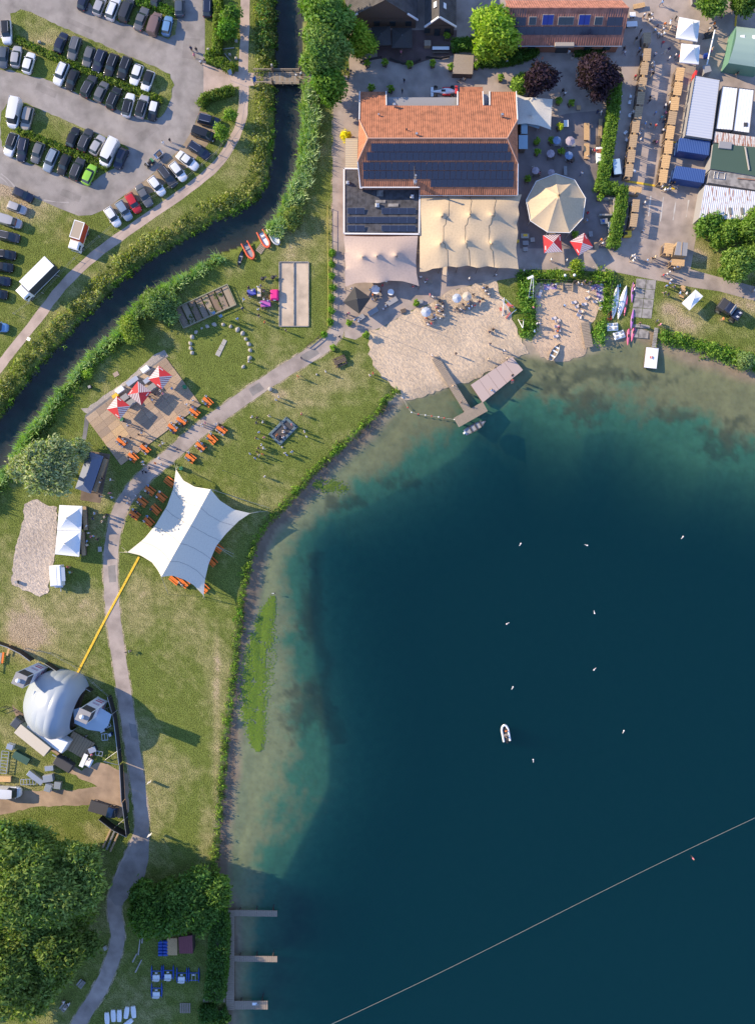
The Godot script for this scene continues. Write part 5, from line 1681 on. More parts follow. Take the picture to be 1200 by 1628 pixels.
func car_body(k: String) -> MB:
	var d: Array = KINDS[k]
	var l: float = d[0]; var w: float = d[1] * 0.5
	var b := MB.new()
	var rings := []
	var st := [[0.0, 0.5, 0.6], [0.012, 0.68, 0.7], [0.05, 0.86, d[7] - 0.12], [0.13, 0.96, d[7] - 0.03], [d[3], 1.0, d[7] + 0.02], [0.5, 1.0, (d[7] + d[8]) * 0.5 + 0.03], [minf(d[6], 0.95), 0.985, d[8]], [0.97, 0.88, d[8] - 0.05], [0.988, 0.76, d[8] - 0.22], [1.0, 0.6, 0.6]]
	if d[3] < 0.14: st.remove_at(3)
	for s in st:
		var x: float = l * (0.5 - s[0])
		var hw: float = w * s[1]
		var top: float = s[2]
		rings.append([V(x, 0.24, -hw * 0.9), V(x, 0.45, -hw), V(x, top - 0.16, -hw), V(x, top - 0.05, -hw * 0.94), V(x, top, -hw * 0.8), V(x, top + 0.02, 0), V(x, top, hw * 0.8), V(x, top - 0.05, hw * 0.94), V(x, top - 0.16, hw), V(x, 0.45, hw), V(x, 0.24, hw * 0.9)])
	b.loft(rings)
	return b

func car_cabin(k: String, glass: bool) -> MB:
	# glass: the ring of windows; else the roof skin over it
	var d: Array = KINDS[k]
	var l: float = d[0]; var w: float = d[1] * 0.5
	var h: float = d[2]
	var b := MB.new()
	var boxy: bool = k == "van" or k == "small_van"
	var wt := 0.9 if boxy else 0.78
	var f0: float = l * (0.5 - d[3]); var f1: float = l * (0.5 - d[4]); var r1: float = l * (0.5 - d[5]); var r0: float = l * (0.5 - d[6])
	var lo := []; var hi := []
	var hb: float = minf(d[7], d[8]) - 0.05
	if glass:
		for p in [[f0, 0.62], [f0 - 0.12, 0.86], [0.0, 0.95], [r0 + 0.1, 0.88], [r0, 0.66]]:
			lo.append(V(p[0], hb, -w * p[1]))
		for p in [[r0, 0.66], [r0 + 0.1, 0.88], [0.0, 0.95], [f0 - 0.12, 0.86], [f0, 0.62]]: lo.append(V(p[0], hb, w * p[1]))
		for p in [[f1 + 0.02, 0.58], [f1 - 0.1, 0.74], [0.0, wt], [r1 + 0.1, 0.74], [r1 - 0.02, 0.6]]: hi.append(V(p[0], h - 0.05, -w * p[1]))
		for p in [[r1 - 0.02, 0.6], [r1 + 0.1, 0.74], [0.0, wt], [f1 - 0.1, 0.74], [f1 + 0.02, 0.58]]: hi.append(V(p[0], h - 0.05, w * p[1]))
		for i in lo.size():
			var j := (i + 1) % lo.size()
			b.face([lo[i], lo[j], hi[j], hi[i]], V(0, hb, 0))
		b.face(hi.duplicate(), Vector3.ZERO)
	else:
		var rr := []
		var n := 8
		for i in n + 1:
			var t := float(i) / n
			var x := lerpf(f1 + 0.05, r1 - 0.04, t)
			var e := sin(PI * clampf(t, 0.04, 0.96))
			var k2 := lerpf(0.62, wt + 0.015, pow(clampf(e * 2.2, 0, 1), 0.5))
			var y := h - 0.035 + 0.035 * minf(1.0, e * 2.0)
			rr.append([V(x, y - 0.04, -w * k2), V(x, y - 0.005, -w * k2 * 0.93), V(x, y + 0.02, 0), V(x, y - 0.005, w * k2 * 0.93), V(x, y - 0.04, w * k2)])
		b.loft(rr)
		if boxy:
			# closed load bay sides
			for s in [-1, 1]:
				b.box(V((l * (0.5 - d[4] - 0.16) + r0) * 0.5, (hb + h) * 0.5 - 0.03, s * w * 0.945), V(l * (0.5 - d[4] - 0.16) - r0, h - hb - 0.02, 0.06), Basis(Vector3.RIGHT, s * -0.05))
			b.box(V(r0 + 0.02, (hb + h) * 0.5 - 0.03, 0), V(0.06, h - hb - 0.04, w * 1.75))
	return b

func wheel_mesh(r: float, w: float) -> ArrayMesh:
	var k := "wheel_%.2f" % r
	if not meshes.has(k):
		var b := MB.new()
		b.tube(V(0, 0, -w * 0.5), V(0, 0, w * 0.5), r, r, 14)
		meshes[k] = b.mesh()
		var q := MB.new()
		q.tube(V(0, 0, -w * 0.53), V(0, 0, w * 0.53), r * 0.62, r * 0.62, 10)
		meshes["rim_%.2f" % r] = q.mesh()
	return meshes[k]

func add_wheels(t: Node3D, xs: Array, hw: float, r: float, w := 0.22):
	for x in xs:
		for s in [-1, 1]:
			var o := part(t, "wheel", wheel_mesh(r, w), mats.rubber, V(x, r, s * (hw - w * 0.42)))
			part(o, "rim", meshes["rim_%.2f" % r], mats.steel)

func car_paint(c: Color) -> StandardMaterial3D:
	var m := paint(c, 0.35, 0.25)
	m.clearcoat_enabled = true
	m.clearcoat = 0.6
	m.clearcoat_roughness = 0.08
	return m

func make_car(k: String, c: Color, roof, label: String, at: Vector3, turn: float, group: String) -> Node3D:
	for s in ["body", "cabin", "roof"]:
		if not meshes.has(s + k): meshes[s + k] = (car_body(k) if s == "body" else car_cabin(k, s == "cabin")).mesh()
	var d: Array = KINDS[k]
	var t := thing("parked_van" if k in ["van", "small_van"] else "parked_car", label, "van" if k in ["van", "small_van"] else "car", at, turn, group)
	part(t, "body", meshes["body" + k], car_paint(c))
	part(t, "windows", meshes["cabin" + k], mats.car_glass)
	part(t, "roof", meshes["roof" + k], car_paint(c if roof == null else roof))
	add_wheels(t, [d[0] * 0.31, -d[0] * 0.3], d[1] * 0.5, 0.32)
	var w: float = d[1] * 0.5
	for s in [-1, 1]:
		part(t, "headlight", hl_mesh(), mats.pvc_white, V(d[0] * 0.5 - 0.21, d[7] - 0.24, s * w * 0.66))
		part(t, "tail_light", hl_mesh(), mats.red, V(-d[0] * 0.5 + 0.17, d[8] - 0.17, s * w * 0.7))
		part(t, "mirror", mir_mesh(), car_paint(c), V(d[0] * (0.5 - d[3]) - 0.32, d[7] + 0.06, s * (w + 0.07)))
	if k == "estate" or k == "suv":
		var b := MB.new()
		for s in [-1, 1]: b.box(V(d[0] * (0.5 - (d[4] + d[5]) * 0.5), d[2] + 0.03, s * w * 0.66), V(d[0] * (d[5] - d[4]) * 0.82, 0.04, 0.05))
		part(t, "roof_rails", b, mats.steel)
	return t

func hl_mesh() -> ArrayMesh:
	if not meshes.has("hl"): meshes.hl = bx(V(0.18, 0.12, 0.26), 0.04).mesh()
	return meshes.hl

func mir_mesh() -> ArrayMesh:
	if not meshes.has("mir"): meshes.mir = bx(V(0.14, 0.14, 0.18), 0.04).mesh()
	return meshes.mir

const CC := {"black": [0.012, 0.013, 0.016], "navy": [0.012, 0.018, 0.045], "charcoal": [0.04, 0.042, 0.048], "grey": [0.12, 0.125, 0.135], "slate": [0.07, 0.09, 0.12], "silver": [0.38, 0.38, 0.40], "white": [0.74, 0.75, 0.77], "bluegrey": [0.22, 0.28, 0.36], "lightblue": [0.14, 0.28, 0.48], "red": [0.5, 0.012, 0.02], "lime": [0.28, 0.58, 0.05], "brown": [0.20, 0.13, 0.115], "beige": [0.36, 0.32, 0.28]}

func build_vehicles():
	# x, y, end x, end y (heading), kind, colour, roof ("" same), words that single the car out
	var rows := {
		"top parking row": [[159, 7, 0.36, -0.93, "hatch", "silver"], [180, 12, 0.36, -0.93, "suv", "white"], [201, 14, 0.36, -0.93, "mpv", "charcoal"], [225, 29, 0.36, -0.93, "sedan", "grey"], [246, 36, 0.3, -0.95, "small_van", "brown"], [266, 40, 0.2, -0.98, "mini", "lightblue"], [134, -1, 0.36, -0.93, "hatch", "navy"], [250, -6, 0.36, -0.93, "hatch", "charcoal"], [285, 8, 0.0, -1.0, "hatch", "slate"], [330, 7, 0.03, -1, "estate", "navy"]],
		"short row at the upper left edge": [[10.5, 50, 0.05, 1, "suv", "white", "black"], [6, 90, -0.1, 1, "hatch", "slate"], [26, 89, 0.15, -1, "hatch", "silver"], [46, 99, 0.28, -0.96, "hatch", "white"]],
		"upper row of the hedged island": [[97, 67, 0.38, -0.92, "hatch", "navy"], [118, 76, -0.3, 0.95, "estate", "grey"], [141, 90, -0.3, 0.95, "hatch", "grey"], [158, 96, -0.36, 0.93, "suv", "navy"], [177, 103, -0.36, 0.93, "estate", "black"], [198, 107, -0.36, 0.93, "suv", "black"], [217, 118, -0.33, 0.94, "hatch", "white"], [235, 128, -0.33, 0.94, "hatch", "white", "black"]],
		"lower row of the hedged island": [[97, 116, -0.4, 0.92, "suv", "white"], [115, 126, -0.4, 0.92, "hatch", "black"], [141, 136, 0.45, -0.9, "estate", "charcoal"], [161, 145, 0.42, -0.9, "hatch", "grey"], [181, 155, 0.4, -0.92, "suv", "black"], [204, 166, 0.25, -0.97, "estate", "white", "black"], [226, 168, 0.3, -0.95, "suv", "silver", "black"], [244, 175, -0.25, 0.97, "mini", "black", "white"]],
		"upper row of the second island": [[22, 179, -0.2, 0.98, "van", "white"], [43, 188, -0.25, 0.97, "estate", "beige"], [116, 218, 0.36, -0.93, "hatch", "black"], [136, 222, 0.4, -0.92, "estate", "charcoal"], [155, 230, 0.5, -0.87, "hatch", "silver"], [173, 242, -0.45, 0.9, "van", "white"], [192, 251, -0.4, 0.92, "hatch", "navy"]],
		"lower row of the second island": [[18, 229, -0.35, 0.94, "suv", "white", "black"], [36, 237, -0.2, 0.98, "estate", "navy"], [60, 242, -0.35, 0.94, "hatch", "grey"], [81, 254, -0.42, 0.91, "estate", "bluegrey"], [102, 261, -0.38, 0.92, "hatch", "black"], [123, 268, 0.38, -0.92, "suv", "charcoal"], [142, 277, 0.42, -0.91, "hatch", "lime"]],
		"line on the grass at the left edge": [[36, 309, 0.91, 0.41, "hatch", "navy"], [27, 330, 0.93, 0.35, "mini", "silver"], [15, 351, 0.96, 0.28, "small_van", "silver"], [12, 375, 0.97, 0.22, "estate", "charcoal"], [6, 404, 0.99, 0.1, "estate", "black"], [4, 424, 0.99, 0.1, "hatch", "black"], [0, 446, 1, 0.1, "hatch", "navy"], [-5, 467, 1, 0.1, "hatch", "black"], [-4, 519, 1, 0.15, "hatch", "lightblue"]],
		"curved row along the footpath": [[332, 191, 0.96, 0.24, "suv", "navy"], [323, 212, 0.94, 0.34, "mpv", "black"], [316, 238, 0.82, 0.55, "estate", "navy"], [298, 255, 0.8, 0.6, "sedan", "white"], [283, 272, 0.62, 0.78, "hatch", "white"], [266, 280, 0.62, 0.78, "estate", "charcoal"], [249, 295, 0.62, 0.78, "hatch", "white"], [229, 310, 0.5, 0.86, "sedan", "grey"], [212, 322, 0.5, 0.86, "hatch", "red"], [197, 334, 0.55, 0.83, "hatch", "bluegrey"], [179, 344, 0.55, 0.83, "hatch", "white"]]}
	for r in rows:
		for k in rows[r]:
			var d: Array = KINDS[k[4]]
			var nm: String = {"hatch": "hatchback", "suv": "off-road car", "estate": "estate car", "sedan": "saloon car", "mpv": "tall family car", "van": "panel van", "mini": "small car", "small_van": "small van"}[k[4]]
			var cn: String = {"lime": "lime green", "lightblue": "light blue", "bluegrey": "blue-grey", "slate": "slate blue"}.get(k[5], k[5])
			var c: Array = CC[k[5]]
			var rf = null
			var extra := ""
			if k.size() > 6:
				rf = Color(CC[k[6]][0], CC[k[6]][1], CC[k[6]][2])
				extra = " with %s roof" % k[6]
			var at := P(k[0], k[1], d[2] * 0.6)
			at.y = 0.012
			make_car(k[4], Color(c[0], c[1], c[2]), rf, "%s %s%s in the %s" % [cn, nm, extra, r], at, -atan2(k[3], k[2]), "parked cars")
	make_car("van", Color(0.74, 0.75, 0.77), null, "white panel van on the stage track at the left edge", P(10, 1260, 1.3) * V(1, 0, 1), -0.05, "vehicles behind the stage")
	# ---- box lorries
	var t := lorry("white box lorry with dark sides parked beside the footpath", 71.5, 407, 86, 423, 45, 462, 32, 448, 3.7, mats.pvc_white, paint(Color(0.045, 0.055, 0.06), 0.6), mats.pvc_white, 1.0)
	text_on(t)
	t = lorry("small box lorry with red side and worn beige roof", 119.5, 349, 135, 354.5, 127, 381, 110.5, 377, 3.1, paint(Color(0.40, 0.33, 0.25), 0.9), paint(Color(0.55, 0.07, 0.03), 0.6), mats.white, 1.0)
	part(t, "roof_edge", roof_frame(t), mats.white)
	t = lorry("lorry with beige ribbed roof parked beside the stage", 24, 1160.5, 33, 1156, 80, 1188, 71, 1204, 3.6, paint(Color(0.55, 0.50, 0.42), 0.8), paint(Color(0.12, 0.16, 0.15), 0.7), paint(Color(0.06, 0.07, 0.09), 0.4), -1.0)
	# flatbed truck in the gateway
	t = thing("flatbed_truck", "dark flatbed truck standing in the fence gateway", "truck", P(166, 1283) * V(1, 0, 1), -0.28)
	part(t, "load_bed", bx(V(3.6, 0.5, 2.1), 0.05), mats.charcoal, V(-0.7, 1.0, 0))
	part(t, "chassis", bx(V(5.4, 0.3, 1.0)), mats.black, V(0.1, 0.6, 0))
	var cb := MB.new()
	cb.loft([[V(1.2, 0.6, -1), V(1.2, 2.0, -0.85), V(1.2, 2.0, 0.85), V(1.2, 0.6, 1)], [V(2.3, 0.6, -1), V(2.2, 1.95, -0.85), V(2.2, 1.95, 0.85), V(2.3, 0.6, 1)], [V(2.9, 0.55, -0.95), V(2.8, 1.15, -0.9), V(2.8, 1.15, 0.9), V(2.9, 0.55, 0.95)]])
	part(t, "cab", cb, car_paint(Color(0.02, 0.05, 0.1)))
	part(t, "windscreen", bx(V(0.06, 0.8, 1.5)), mats.car_glass, V(2.52, 1.55, 0)).rotation.z = 0.6
	add_wheels(t, [1.9, -1.6], 1.0, 0.42, 0.28)
	# dark van and trailers beside the stage
	t = thing("equipment_trailer", "black covered equipment trailer behind the stage", "trailer", P(106, 1211) * V(1, 0, 1), -0.55)
	part(t, "body", bx(V(3.6, 1.5, 1.7), 0.12), mats.charcoal, V(0, 1.1, 0))
	part(t, "drawbar", bx(V(1.2, 0.1, 0.15)), mats.steel, V(-2.3, 0.45, 0))
	add_wheels(t, [0.3, -0.5], 0.9, 0.32)
	t = thing("goods_trailer", "long white goods trailer parked against the stage dome", "trailer", P(84, 1164) * V(1, 0, 1), -0.56)
	part(t, "body", bx(V(8.2, 2.3, 2.4), 0.08), mats.pvc_white, V(0, 1.75, 0))
	part(t, "door", bx(V(0.1, 2.1, 2.2), 0.02), mats.white, V(4.15, 1.7, 0))
	add_wheels(t, [-2.2, -3.2, 2.4], 1.15, 0.45, 0.3)
	# quad bike with trailer
	t = thing("quad_bike", "dark quad bike stopped on the car park road", "quad bike", P(239, 261.5), -2.4)
	part(t, "body", bx(V(1.5, 0.4, 0.6), 0.1), mats.charcoal, V(0, 0.6, 0))
	part(t, "seat", bx(V(0.8, 0.18, 0.36), 0.06), mats.black, V(-0.2, 0.88, 0))
	part(t, "handlebar", bx(V(0.08, 0.08, 0.9)), mats.steel, V(0.4, 1.05, 0))
	part(t, "rack", bx(V(0.4, 0.06, 0.8)), mats.green, V(-0.75, 0.85, 0))
	add_wheels(t, [0.6, -0.6], 0.55, 0.3, 0.24)
	t = thing("bike_trailer", "small open metal trailer behind the quad bike", "trailer", P(254, 248), -2.4 + PI)
	part(t, "bed", bx(V(1.7, 0.08, 1.1)), mats.steel, V(0, 0.5, 0))
	for s in [-1, 1]:
		part(t, "side", bx(V(1.7, 0.35, 0.05)), mats.steel, V(0, 0.7, s * 0.55))
		part(t, "end", bx(V(0.05, 0.35, 1.1)), mats.steel, V(s * 0.85, 0.7, 0))
	part(t, "load", bx(V(1.0, 0.3, 0.7), 0.1), mats.dark_timber, V(0.1, 0.68, 0))
	part(t, "drawbar", bx(V(1.3, 0.06, 0.08)), mats.steel, V(-1.4, 0.45, 0))
	add_wheels(t, [0.0], 0.68, 0.28, 0.16)
	# dark off-road truck on the slipway lawn
	t = thing("off_road_truck", "black off-road truck with white stripes on the slipway lawn", "truck", P(1154, 496) * V(1, 0, 1), -0.62)
	part(t, "chassis", bx(V(4.4, 0.4, 1.4), 0.08), mats.black, V(0, 1.1, 0))
	part(t, "hood", bx(V(1.5, 0.7, 1.9), 0.2), car_paint(Color(0.02, 0.025, 0.05)), V(1.6, 1.7, 0))
	part(t, "cab", bx(V(1.5, 1.3, 2.0), 0.25), car_paint(Color(0.02, 0.025, 0.05)), V(-0.4, 2.0, 0)).rotation.y = 0.0
	part(t, "windscreen", bx(V(0.1, 0.7, 1.8), 0.03), paint(Color(0.3, 0.36, 0.42), 0.1), V(0.5, 2.2, 0)).rotation.z = 0.5
	part(t, "light_bar", bx(V(0.2, 0.2, 1.9), 0.05), mats.grey, V(0.1, 2.75, 0))
	part(t, "load_box", bx(V(1.4, 1.0, 2.1), 0.1), mats.charcoal, V(-1.7, 1.7, 0))
	for k in [[1.55, 2.08, -0.45], [1.55, 2.08, 0.45]]:
		for i in 3: part(t, "stripe", bx(V(0.5, 0.02, 0.08)), mats.pvc_white, V(k[0] - i * 0.1 + 0.3, k[1], k[2] + i * 0.12 - 0.12))
	add_wheels(t, [1.6, -1.5], 1.25, 0.62, 0.5)
	# yellow pallet truck by the hedge
	t = thing("pallet_truck", "small yellow pallet truck parked against the hedge", "pallet truck", P(995, 374), 0.05)
	part(t, "body", bx(V(1.4, 0.9, 1.1), 0.15), mats.yellow, V(0, 0.65, 0))
	part(t, "seat", bx(V(0.4, 0.3, 0.5), 0.08), mats.black, V(-0.35, 1.2, 0))
	part(t, "mast", bx(V(0.15, 1.6, 0.8)), mats.charcoal, V(-0.8, 0.85, 0))
	add_wheels(t, [0.45, -0.45], 0.52, 0.24, 0.2)

func text_on(t: Node3D):
	# two lines of faded lettering too worn to read, along the side of the box
	var d: Dictionary = t.get_meta("dims")
	t.remove_meta("dims")
	var r := RandomNumberGenerator.new()
	r.seed = 12
	for line in [[0.74, 0.30, 0.34], [0.56, 0.2, 0.2]]:
		var b := MB.new()
		var x := -1.6
		while x < 2.2:
			var w := r.randf_range(0.08, 0.17)
			b.box(V(x, d.h * line[0], d.w * 0.5 + 0.012), V(w, line[1] * r.randf_range(0.6, 1.0), 0.008))
			x += w + (0.05 if r.randf() < 0.8 else 0.28)
		var o := part(t, "lettering", b, paint(Color(line[2], line[2] * 1.05, line[2] * 1.1), 0.7))
		o.set_meta("kind", "stuff")

func roof_frame(t: Node3D) -> MB:
	var d: Dictionary = t.get_meta("dims")
	t.remove_meta("dims")
	var b := MB.new()
	for s in [-1, 1]:
		b.box(V(d.c, d.h + 0.03, s * (d.w * 0.5 - 0.06)), V(d.l, 0.08, 0.14))
		b.box(V(d.c + s * (d.l * 0.5 - 0.07), d.h + 0.034, 0), V(0.14, 0.08, d.w - 0.1))
	return b

func lorry(label: String, x0: float, y0: float, x1: float, y1: float, x2: float, y2: float, x3: float, y3: float, h: float, roofm: Material, sidem: Material, cabm: Material, cab_end: float) -> Node3D:
	# roof corners of the box as they show on the plan: rear left, rear right, front right, front left
	var a := P(x0, y0, h); var b := P(x1, y1, h); var c := P(x2, y2, h); var d := P(x3, y3, h)
	var rear := (a + b) * 0.5; var front := (c + d) * 0.5
	var mid := (rear + front) * 0.5
	var dir := (front - rear).normalized() * cab_end
	var l := rear.distance_to(front); var w := a.distance_to(b)
	w = clampf(w, 2.0, 2.5)
	var t := thing("box_lorry", label, "lorry", V(mid.x, 0, mid.z), -atan2(dir.z, dir.x), "lorries")
	part(t, "box", bx(V(l, h - 1.0, w)), sidem, V(0, 1.0 + (h - 1.0) * 0.5, 0))
	part(t, "box_roof", bx(V(l + 0.04, 0.08, w + 0.04), 0.02), roofm, V(0, h, 0))
	part(t, "chassis", bx(V(l + 1.2, 0.3, 1.0)), mats.black, V(0.5, 0.75, 0))
	var cab := MB.new()
	var x := l * 0.5 + 0.15
	cab.cbox(V(x + 0.85, 1.55, 0), V(1.7, 2.1, w * 0.96), 0.22)
	part(t, "cab", cab, cabm)
	part(t, "windscreen", bx(V(0.08, 0.85, w * 0.84)), mats.car_glass, V(x + 1.68, 1.95, 0)).rotation.z = 0.12
	for s in [-1, 1]:
		part(t, "side_window", bx(V(0.9, 0.7, 0.05)), mats.car_glass, V(x + 1.0, 1.95, s * w * 0.48))
		part(t, "mirror", mir_mesh(), mats.black, V(x + 1.5, 1.9, s * (w * 0.5 + 0.18)))
		part(t, "edge_rail", bx(V(l + 0.05, 0.12, 0.08)), cabm, V(0, 1.0, s * w * 0.5))
	add_wheels(t, [x + 0.8, -l * 0.5 + 1.2], w * 0.5, 0.45, 0.3)
	t.set_meta("dims", {"h": h, "w": w, "l": l, "c": 0.0})
	return t
# ================================================================ furniture, stalls and garden things
func G(x: float, y: float) -> Vector3:
	var p := P(x, y)
	p.y = ground_h(p.x, p.z)
	return p

func hull(l: float, w: float, h: float, bow := 0.12, stern := 0.5) -> MB:
	# an open boat: outer skin and inner skin joined at the gunwale
	var b := MB.new()
	for inner in [0.0, 0.05]:
		var pts := []
		for i in 13:
			var t := i / 12.0
			var k := sin(PI * clampf(t, 0.0, 0.5)) if t < 0.5 else lerpf(1.0, stern, pow((t - 0.5) * 2.0, 2.0))
			if stern < 0.2: k = sin(PI * t)
			k = maxf(k, bow * 0.3)
			var lift := h * 0.35 * pow(absf(t - 0.5) * 2.0, 3.0)
			for j in 9:
				var a := PI * (j / 8.0)
				var hw: float = maxf(w * 0.5 * k - inner, 0.01)
				var y: float = h + lift - (h - inner) * pow(sin(a), 0.6)
				pts.append(V(l * (0.5 - t), y, -cos(a) * hw))
		b.grid(pts, 9, 13, null, Vector3.UP if inner > 0 else Vector3.DOWN)
	return b

func lens(l: float, w: float, h: float, dip := 0.0) -> MB:
	# a closed hull that tapers at both ends
	var b := MB.new()
	var rings := []
	for i in 15:
		var t := i / 14.0
		var k := maxf(pow(sin(PI * t), 0.75), 0.03)
		var r := []
		for j in 8:
			var a := TAU * j / 8.0
			r.append(V(l * (0.5 - t), h * 0.5 + sin(a) * h * 0.5 * lerpf(0.45, 1.0, k), cos(a) * w * 0.5 * k))
		rings.append(r)
	b.loft(rings)
	return b

func picnic(at: Vector3, turn: float, label: String, group: String):
	if not meshes.has("picnic"):
		var t0 := thing("picnic_table", label, "picnic table", at, turn, group)
		for z in [-0.17, 0.17]: part(t0, "table_board", bx(V(2.0, 0.04, 0.27), 0.01), mats.orange, V(0, 0.76, z * 0.85))
		for s in [-1, 1]:
			part(t0, "bench", bx(V(2.0, 0.04, 0.24), 0.01), mats.orange, V(0, 0.45, s * 0.58))
			part(t0, "leg", bx(V(0.06, 0.74, 0.5)), mats.charcoal, V(s * 0.8, 0.37, 0))
			part(t0, "bench_leg", bx(V(1.7, 0.43, 0.05)), mats.charcoal, V(0, 0.215, s * 0.66))
		meshes.picnic = t0
	else: copy(meshes.picnic, label, at, turn)

func stall(x: float, y: float, w: float, l: float, turn: float, label: String, m: Material):
	var h := 2.35
	var p := P(x, y, h)
	var t := thing("market_stall", label, "market stall", V(p.x, 0, p.z), turn, "timber market stalls")
	var W := w * M; var Ln := (l - 2.2) * M
	t.rotation.y += 0.03 * sin(x * 3.1 + y)
	var b := MB.new()
	var n := 7
	for i in n:
		var z := -Ln * 0.5 + Ln * (i + 0.5) / n
		b.cbox(V(0, h + 0.02 + 0.012 * (i % 2), z), V(W, 0.05, Ln / n - 0.025), 0.012, Basis(Vector3.BACK, 0.09))
	var r := part(t, "roof", b, m)
	r.set_meta("kind", "stuff")
	for sx in [-1, 1]:
		for sz in [-1, 1]: part(t, "post", stall_post(), mats.timber, V(sx * (W * 0.5 - 0.1), h * 0.5, sz * (Ln * 0.5 - 0.08)))
	part(t, "counter", bx(V(0.45, 0.95, Ln - 0.2), 0.02), mats.timber, V(W * 0.5 - 0.3, 0.48, 0))
	part(t, "back_panel", bx(V(0.05, 0.9, Ln - 0.2)), mats.dark_timber, V(-W * 0.5 + 0.1, 0.45, 0))
	part(t, "side_panel", bx(V(W * 0.6, 0.9, 0.04)), mats.timber, V(0, 0.45, Ln * 0.5 - 0.08))

func stall_post() -> ArrayMesh:
	if not meshes.has("stallpost"): meshes.stallpost = bx(V(0.09, 2.35, 0.09)).mesh()
	return meshes.stallpost

func planter(x: float, y: float, r: float, c: Color, label: String, boxy := true):
	var p := G(x, y)
	var t := thing("potted_plant", label, "plant", p, x * 0.7, "potted plants")
	if boxy: part(t, "pot", bx(V(0.75, 0.55, 0.75), 0.05), mats.dark_timber, V(0, 0.28, 0))
	else: part(t, "pot", bx(V(0.55, 0.5, 0.55), 0.12), mats.stone, V(0, 0.25, 0))
	var g := RandomNumberGenerator.new()
	g.seed = int(x * 7 + y)
	var ts := []; var cs := []
	if not meshes.has("potleaf"): meshes.potleaf = leaf_clump(10, 0.26, 0.15, 4)
	var R := r * M
	for i in 46:
		var d := V(g.randfn(), absf(g.randfn()) * 0.9, g.randfn()).normalized()
		ts.append(Transform3D(turn_any(g, g.randf_range(0.8, 1.2)), V(0, 0.75 + R * 0.5, 0) + d * R * g.randf_range(0.4, 1.0) * V(1, 1.2, 1)))
		cs.append(vary(c, g, 0.18))
	var st := MB.new()
	st.tube(V(0, 0.4, 0), V(0, 0.9 + R * 0.5, 0), 0.04, 0.03, 5)
	part(t, "stem", st, mats.dark_timber)
	foliage(t, "leaves", meshes.potleaf, ts, cs)

func table_cloth(x: float, y: float, l: float, w: float, turn: float, m: Material, label: String):
	var t := thing("covered_table", label, "table", G(x, y), turn, "covered tables")
	var b := MB.new()
	b.cbox(V(0, 0.56, 0), V(l, 0.44, w), 0.06)
	part(t, "tablecloth", b, m)
	for sx in [-1, 1]:
		for sz in [-1, 1]: part(t, "leg", bx(V(0.05, 0.7, 0.05)), mats.steel, V(sx * (l * 0.5 - 0.1), 0.35, sz * (w * 0.5 - 0.1)))

func plain_table(called: String, x: float, y: float, l: float, w: float, h: float, turn: float, m: Material, label: String, group := "", benches := 0):
	var t := thing(called, label, "table", G(x, y), turn, group)
	var n := maxi(2, int(w / 0.2))
	for i in n: part(t, "plank", plank_mesh(w / n - 0.02, 0.05, l, i % 3), m, V(0, h, -w * 0.5 + w * (i + 0.5) / n), PI / 2)
	for sx in [-1, 1]:
		part(t, "leg", bx(V(0.08, h, w * 0.7)), mats.charcoal, V(sx * (l * 0.5 - 0.2), h * 0.5, 0))
	for k in benches:
		var s := -1.0 if k == 0 else 1.0
		part(t, "bench", bx(V(l, 0.05, 0.3), 0.01), m, V(0, 0.45, s * (w * 0.5 + 0.28)))
		part(t, "bench_leg", bx(V(l * 0.7, 0.43, 0.06)), mats.charcoal, V(0, 0.215, s * (w * 0.5 + 0.28)))

func chest(called: String, cat: String, x: float, y: float, size: Vector3, turn: float, m: Material, label: String, m2: Material = null, group := ""):
	# a lidded box
	var t := thing(called, label, cat, G(x, y), turn, group)
	part(t, "body", bx(V(size.x, size.y * 0.86, size.z), 0.02), m, V(0, size.y * 0.43, 0))
	part(t, "lid", bx(V(size.x + 0.05, size.y * 0.14, size.z + 0.05), 0.02), m2 if m2 else m, V(0, size.y * 0.93, 0))

func fence(label: String, line: Array, h: float, gap: float, pm: Material, wires: int, wm: Material, board := 0.0):
	var a0 := P(line[0], line[1])
	var t := thing("fence", label, "fence", a0)
	var c := []
	for i in range(0, line.size(), 2): c.append(G(line[i], line[i + 1]) - a0)
	for i in c.size() - 1:
		var a: Vector3 = c[i]; var b: Vector3 = c[i + 1]
		var n := maxi(1, int(a.distance_to(b) / gap))
		for k in n:
			part(t, "post", fence_post(h), pm, a.lerp(b, float(k) / n) + V(0, h * 0.5, 0))
		for w in wires:
			var y := h * (w + 1.0) / wires - 0.06
			var q := MB.new()
			if board > 0: q.box((a + b) * 0.5 + V(0, y, 0), V(a.distance_to(b), board, 0.04), Basis(Vector3.UP, -atan2(b.z - a.z, b.x - a.x)))
			else: q.tube(a + V(0, y, 0), b + V(0, y, 0), 0.014, 0.014, 4)
			part(t, "rail" if board > 0 else "wire", q, wm)
	part(t, "post", fence_post(h), pm, c[c.size() - 1] + V(0, h * 0.5, 0))

func fence_post(h: float) -> ArrayMesh:
	var k := "fp%.2f" % h
	if not meshes.has(k): meshes[k] = bx(V(0.09, h, 0.09), 0.02).mesh()
	return meshes[k]

func flag_pole(x: float, y: float, h: float, label: String, c: Color, tall := true):
	var t := thing("flag_pole", label, "flag", G(x, y), 0.4)
	pole(t, "pole", Vector3.ZERO, V(0, h, 0), 0.03, mats.steel)
	if c.a > 0:
		var pts := []
		for j in 7:
			for i in 5: pts.append(V(0.05 + i * 0.16, h - 0.1 - j * 0.28, 0.06 * sin(i * 1.5 + j)))
		var b := MB.new()
		b.grid(pts, 5, 7, null, Vector3.BACK)
		part(t, "banner", b, paint(c, 0.8))

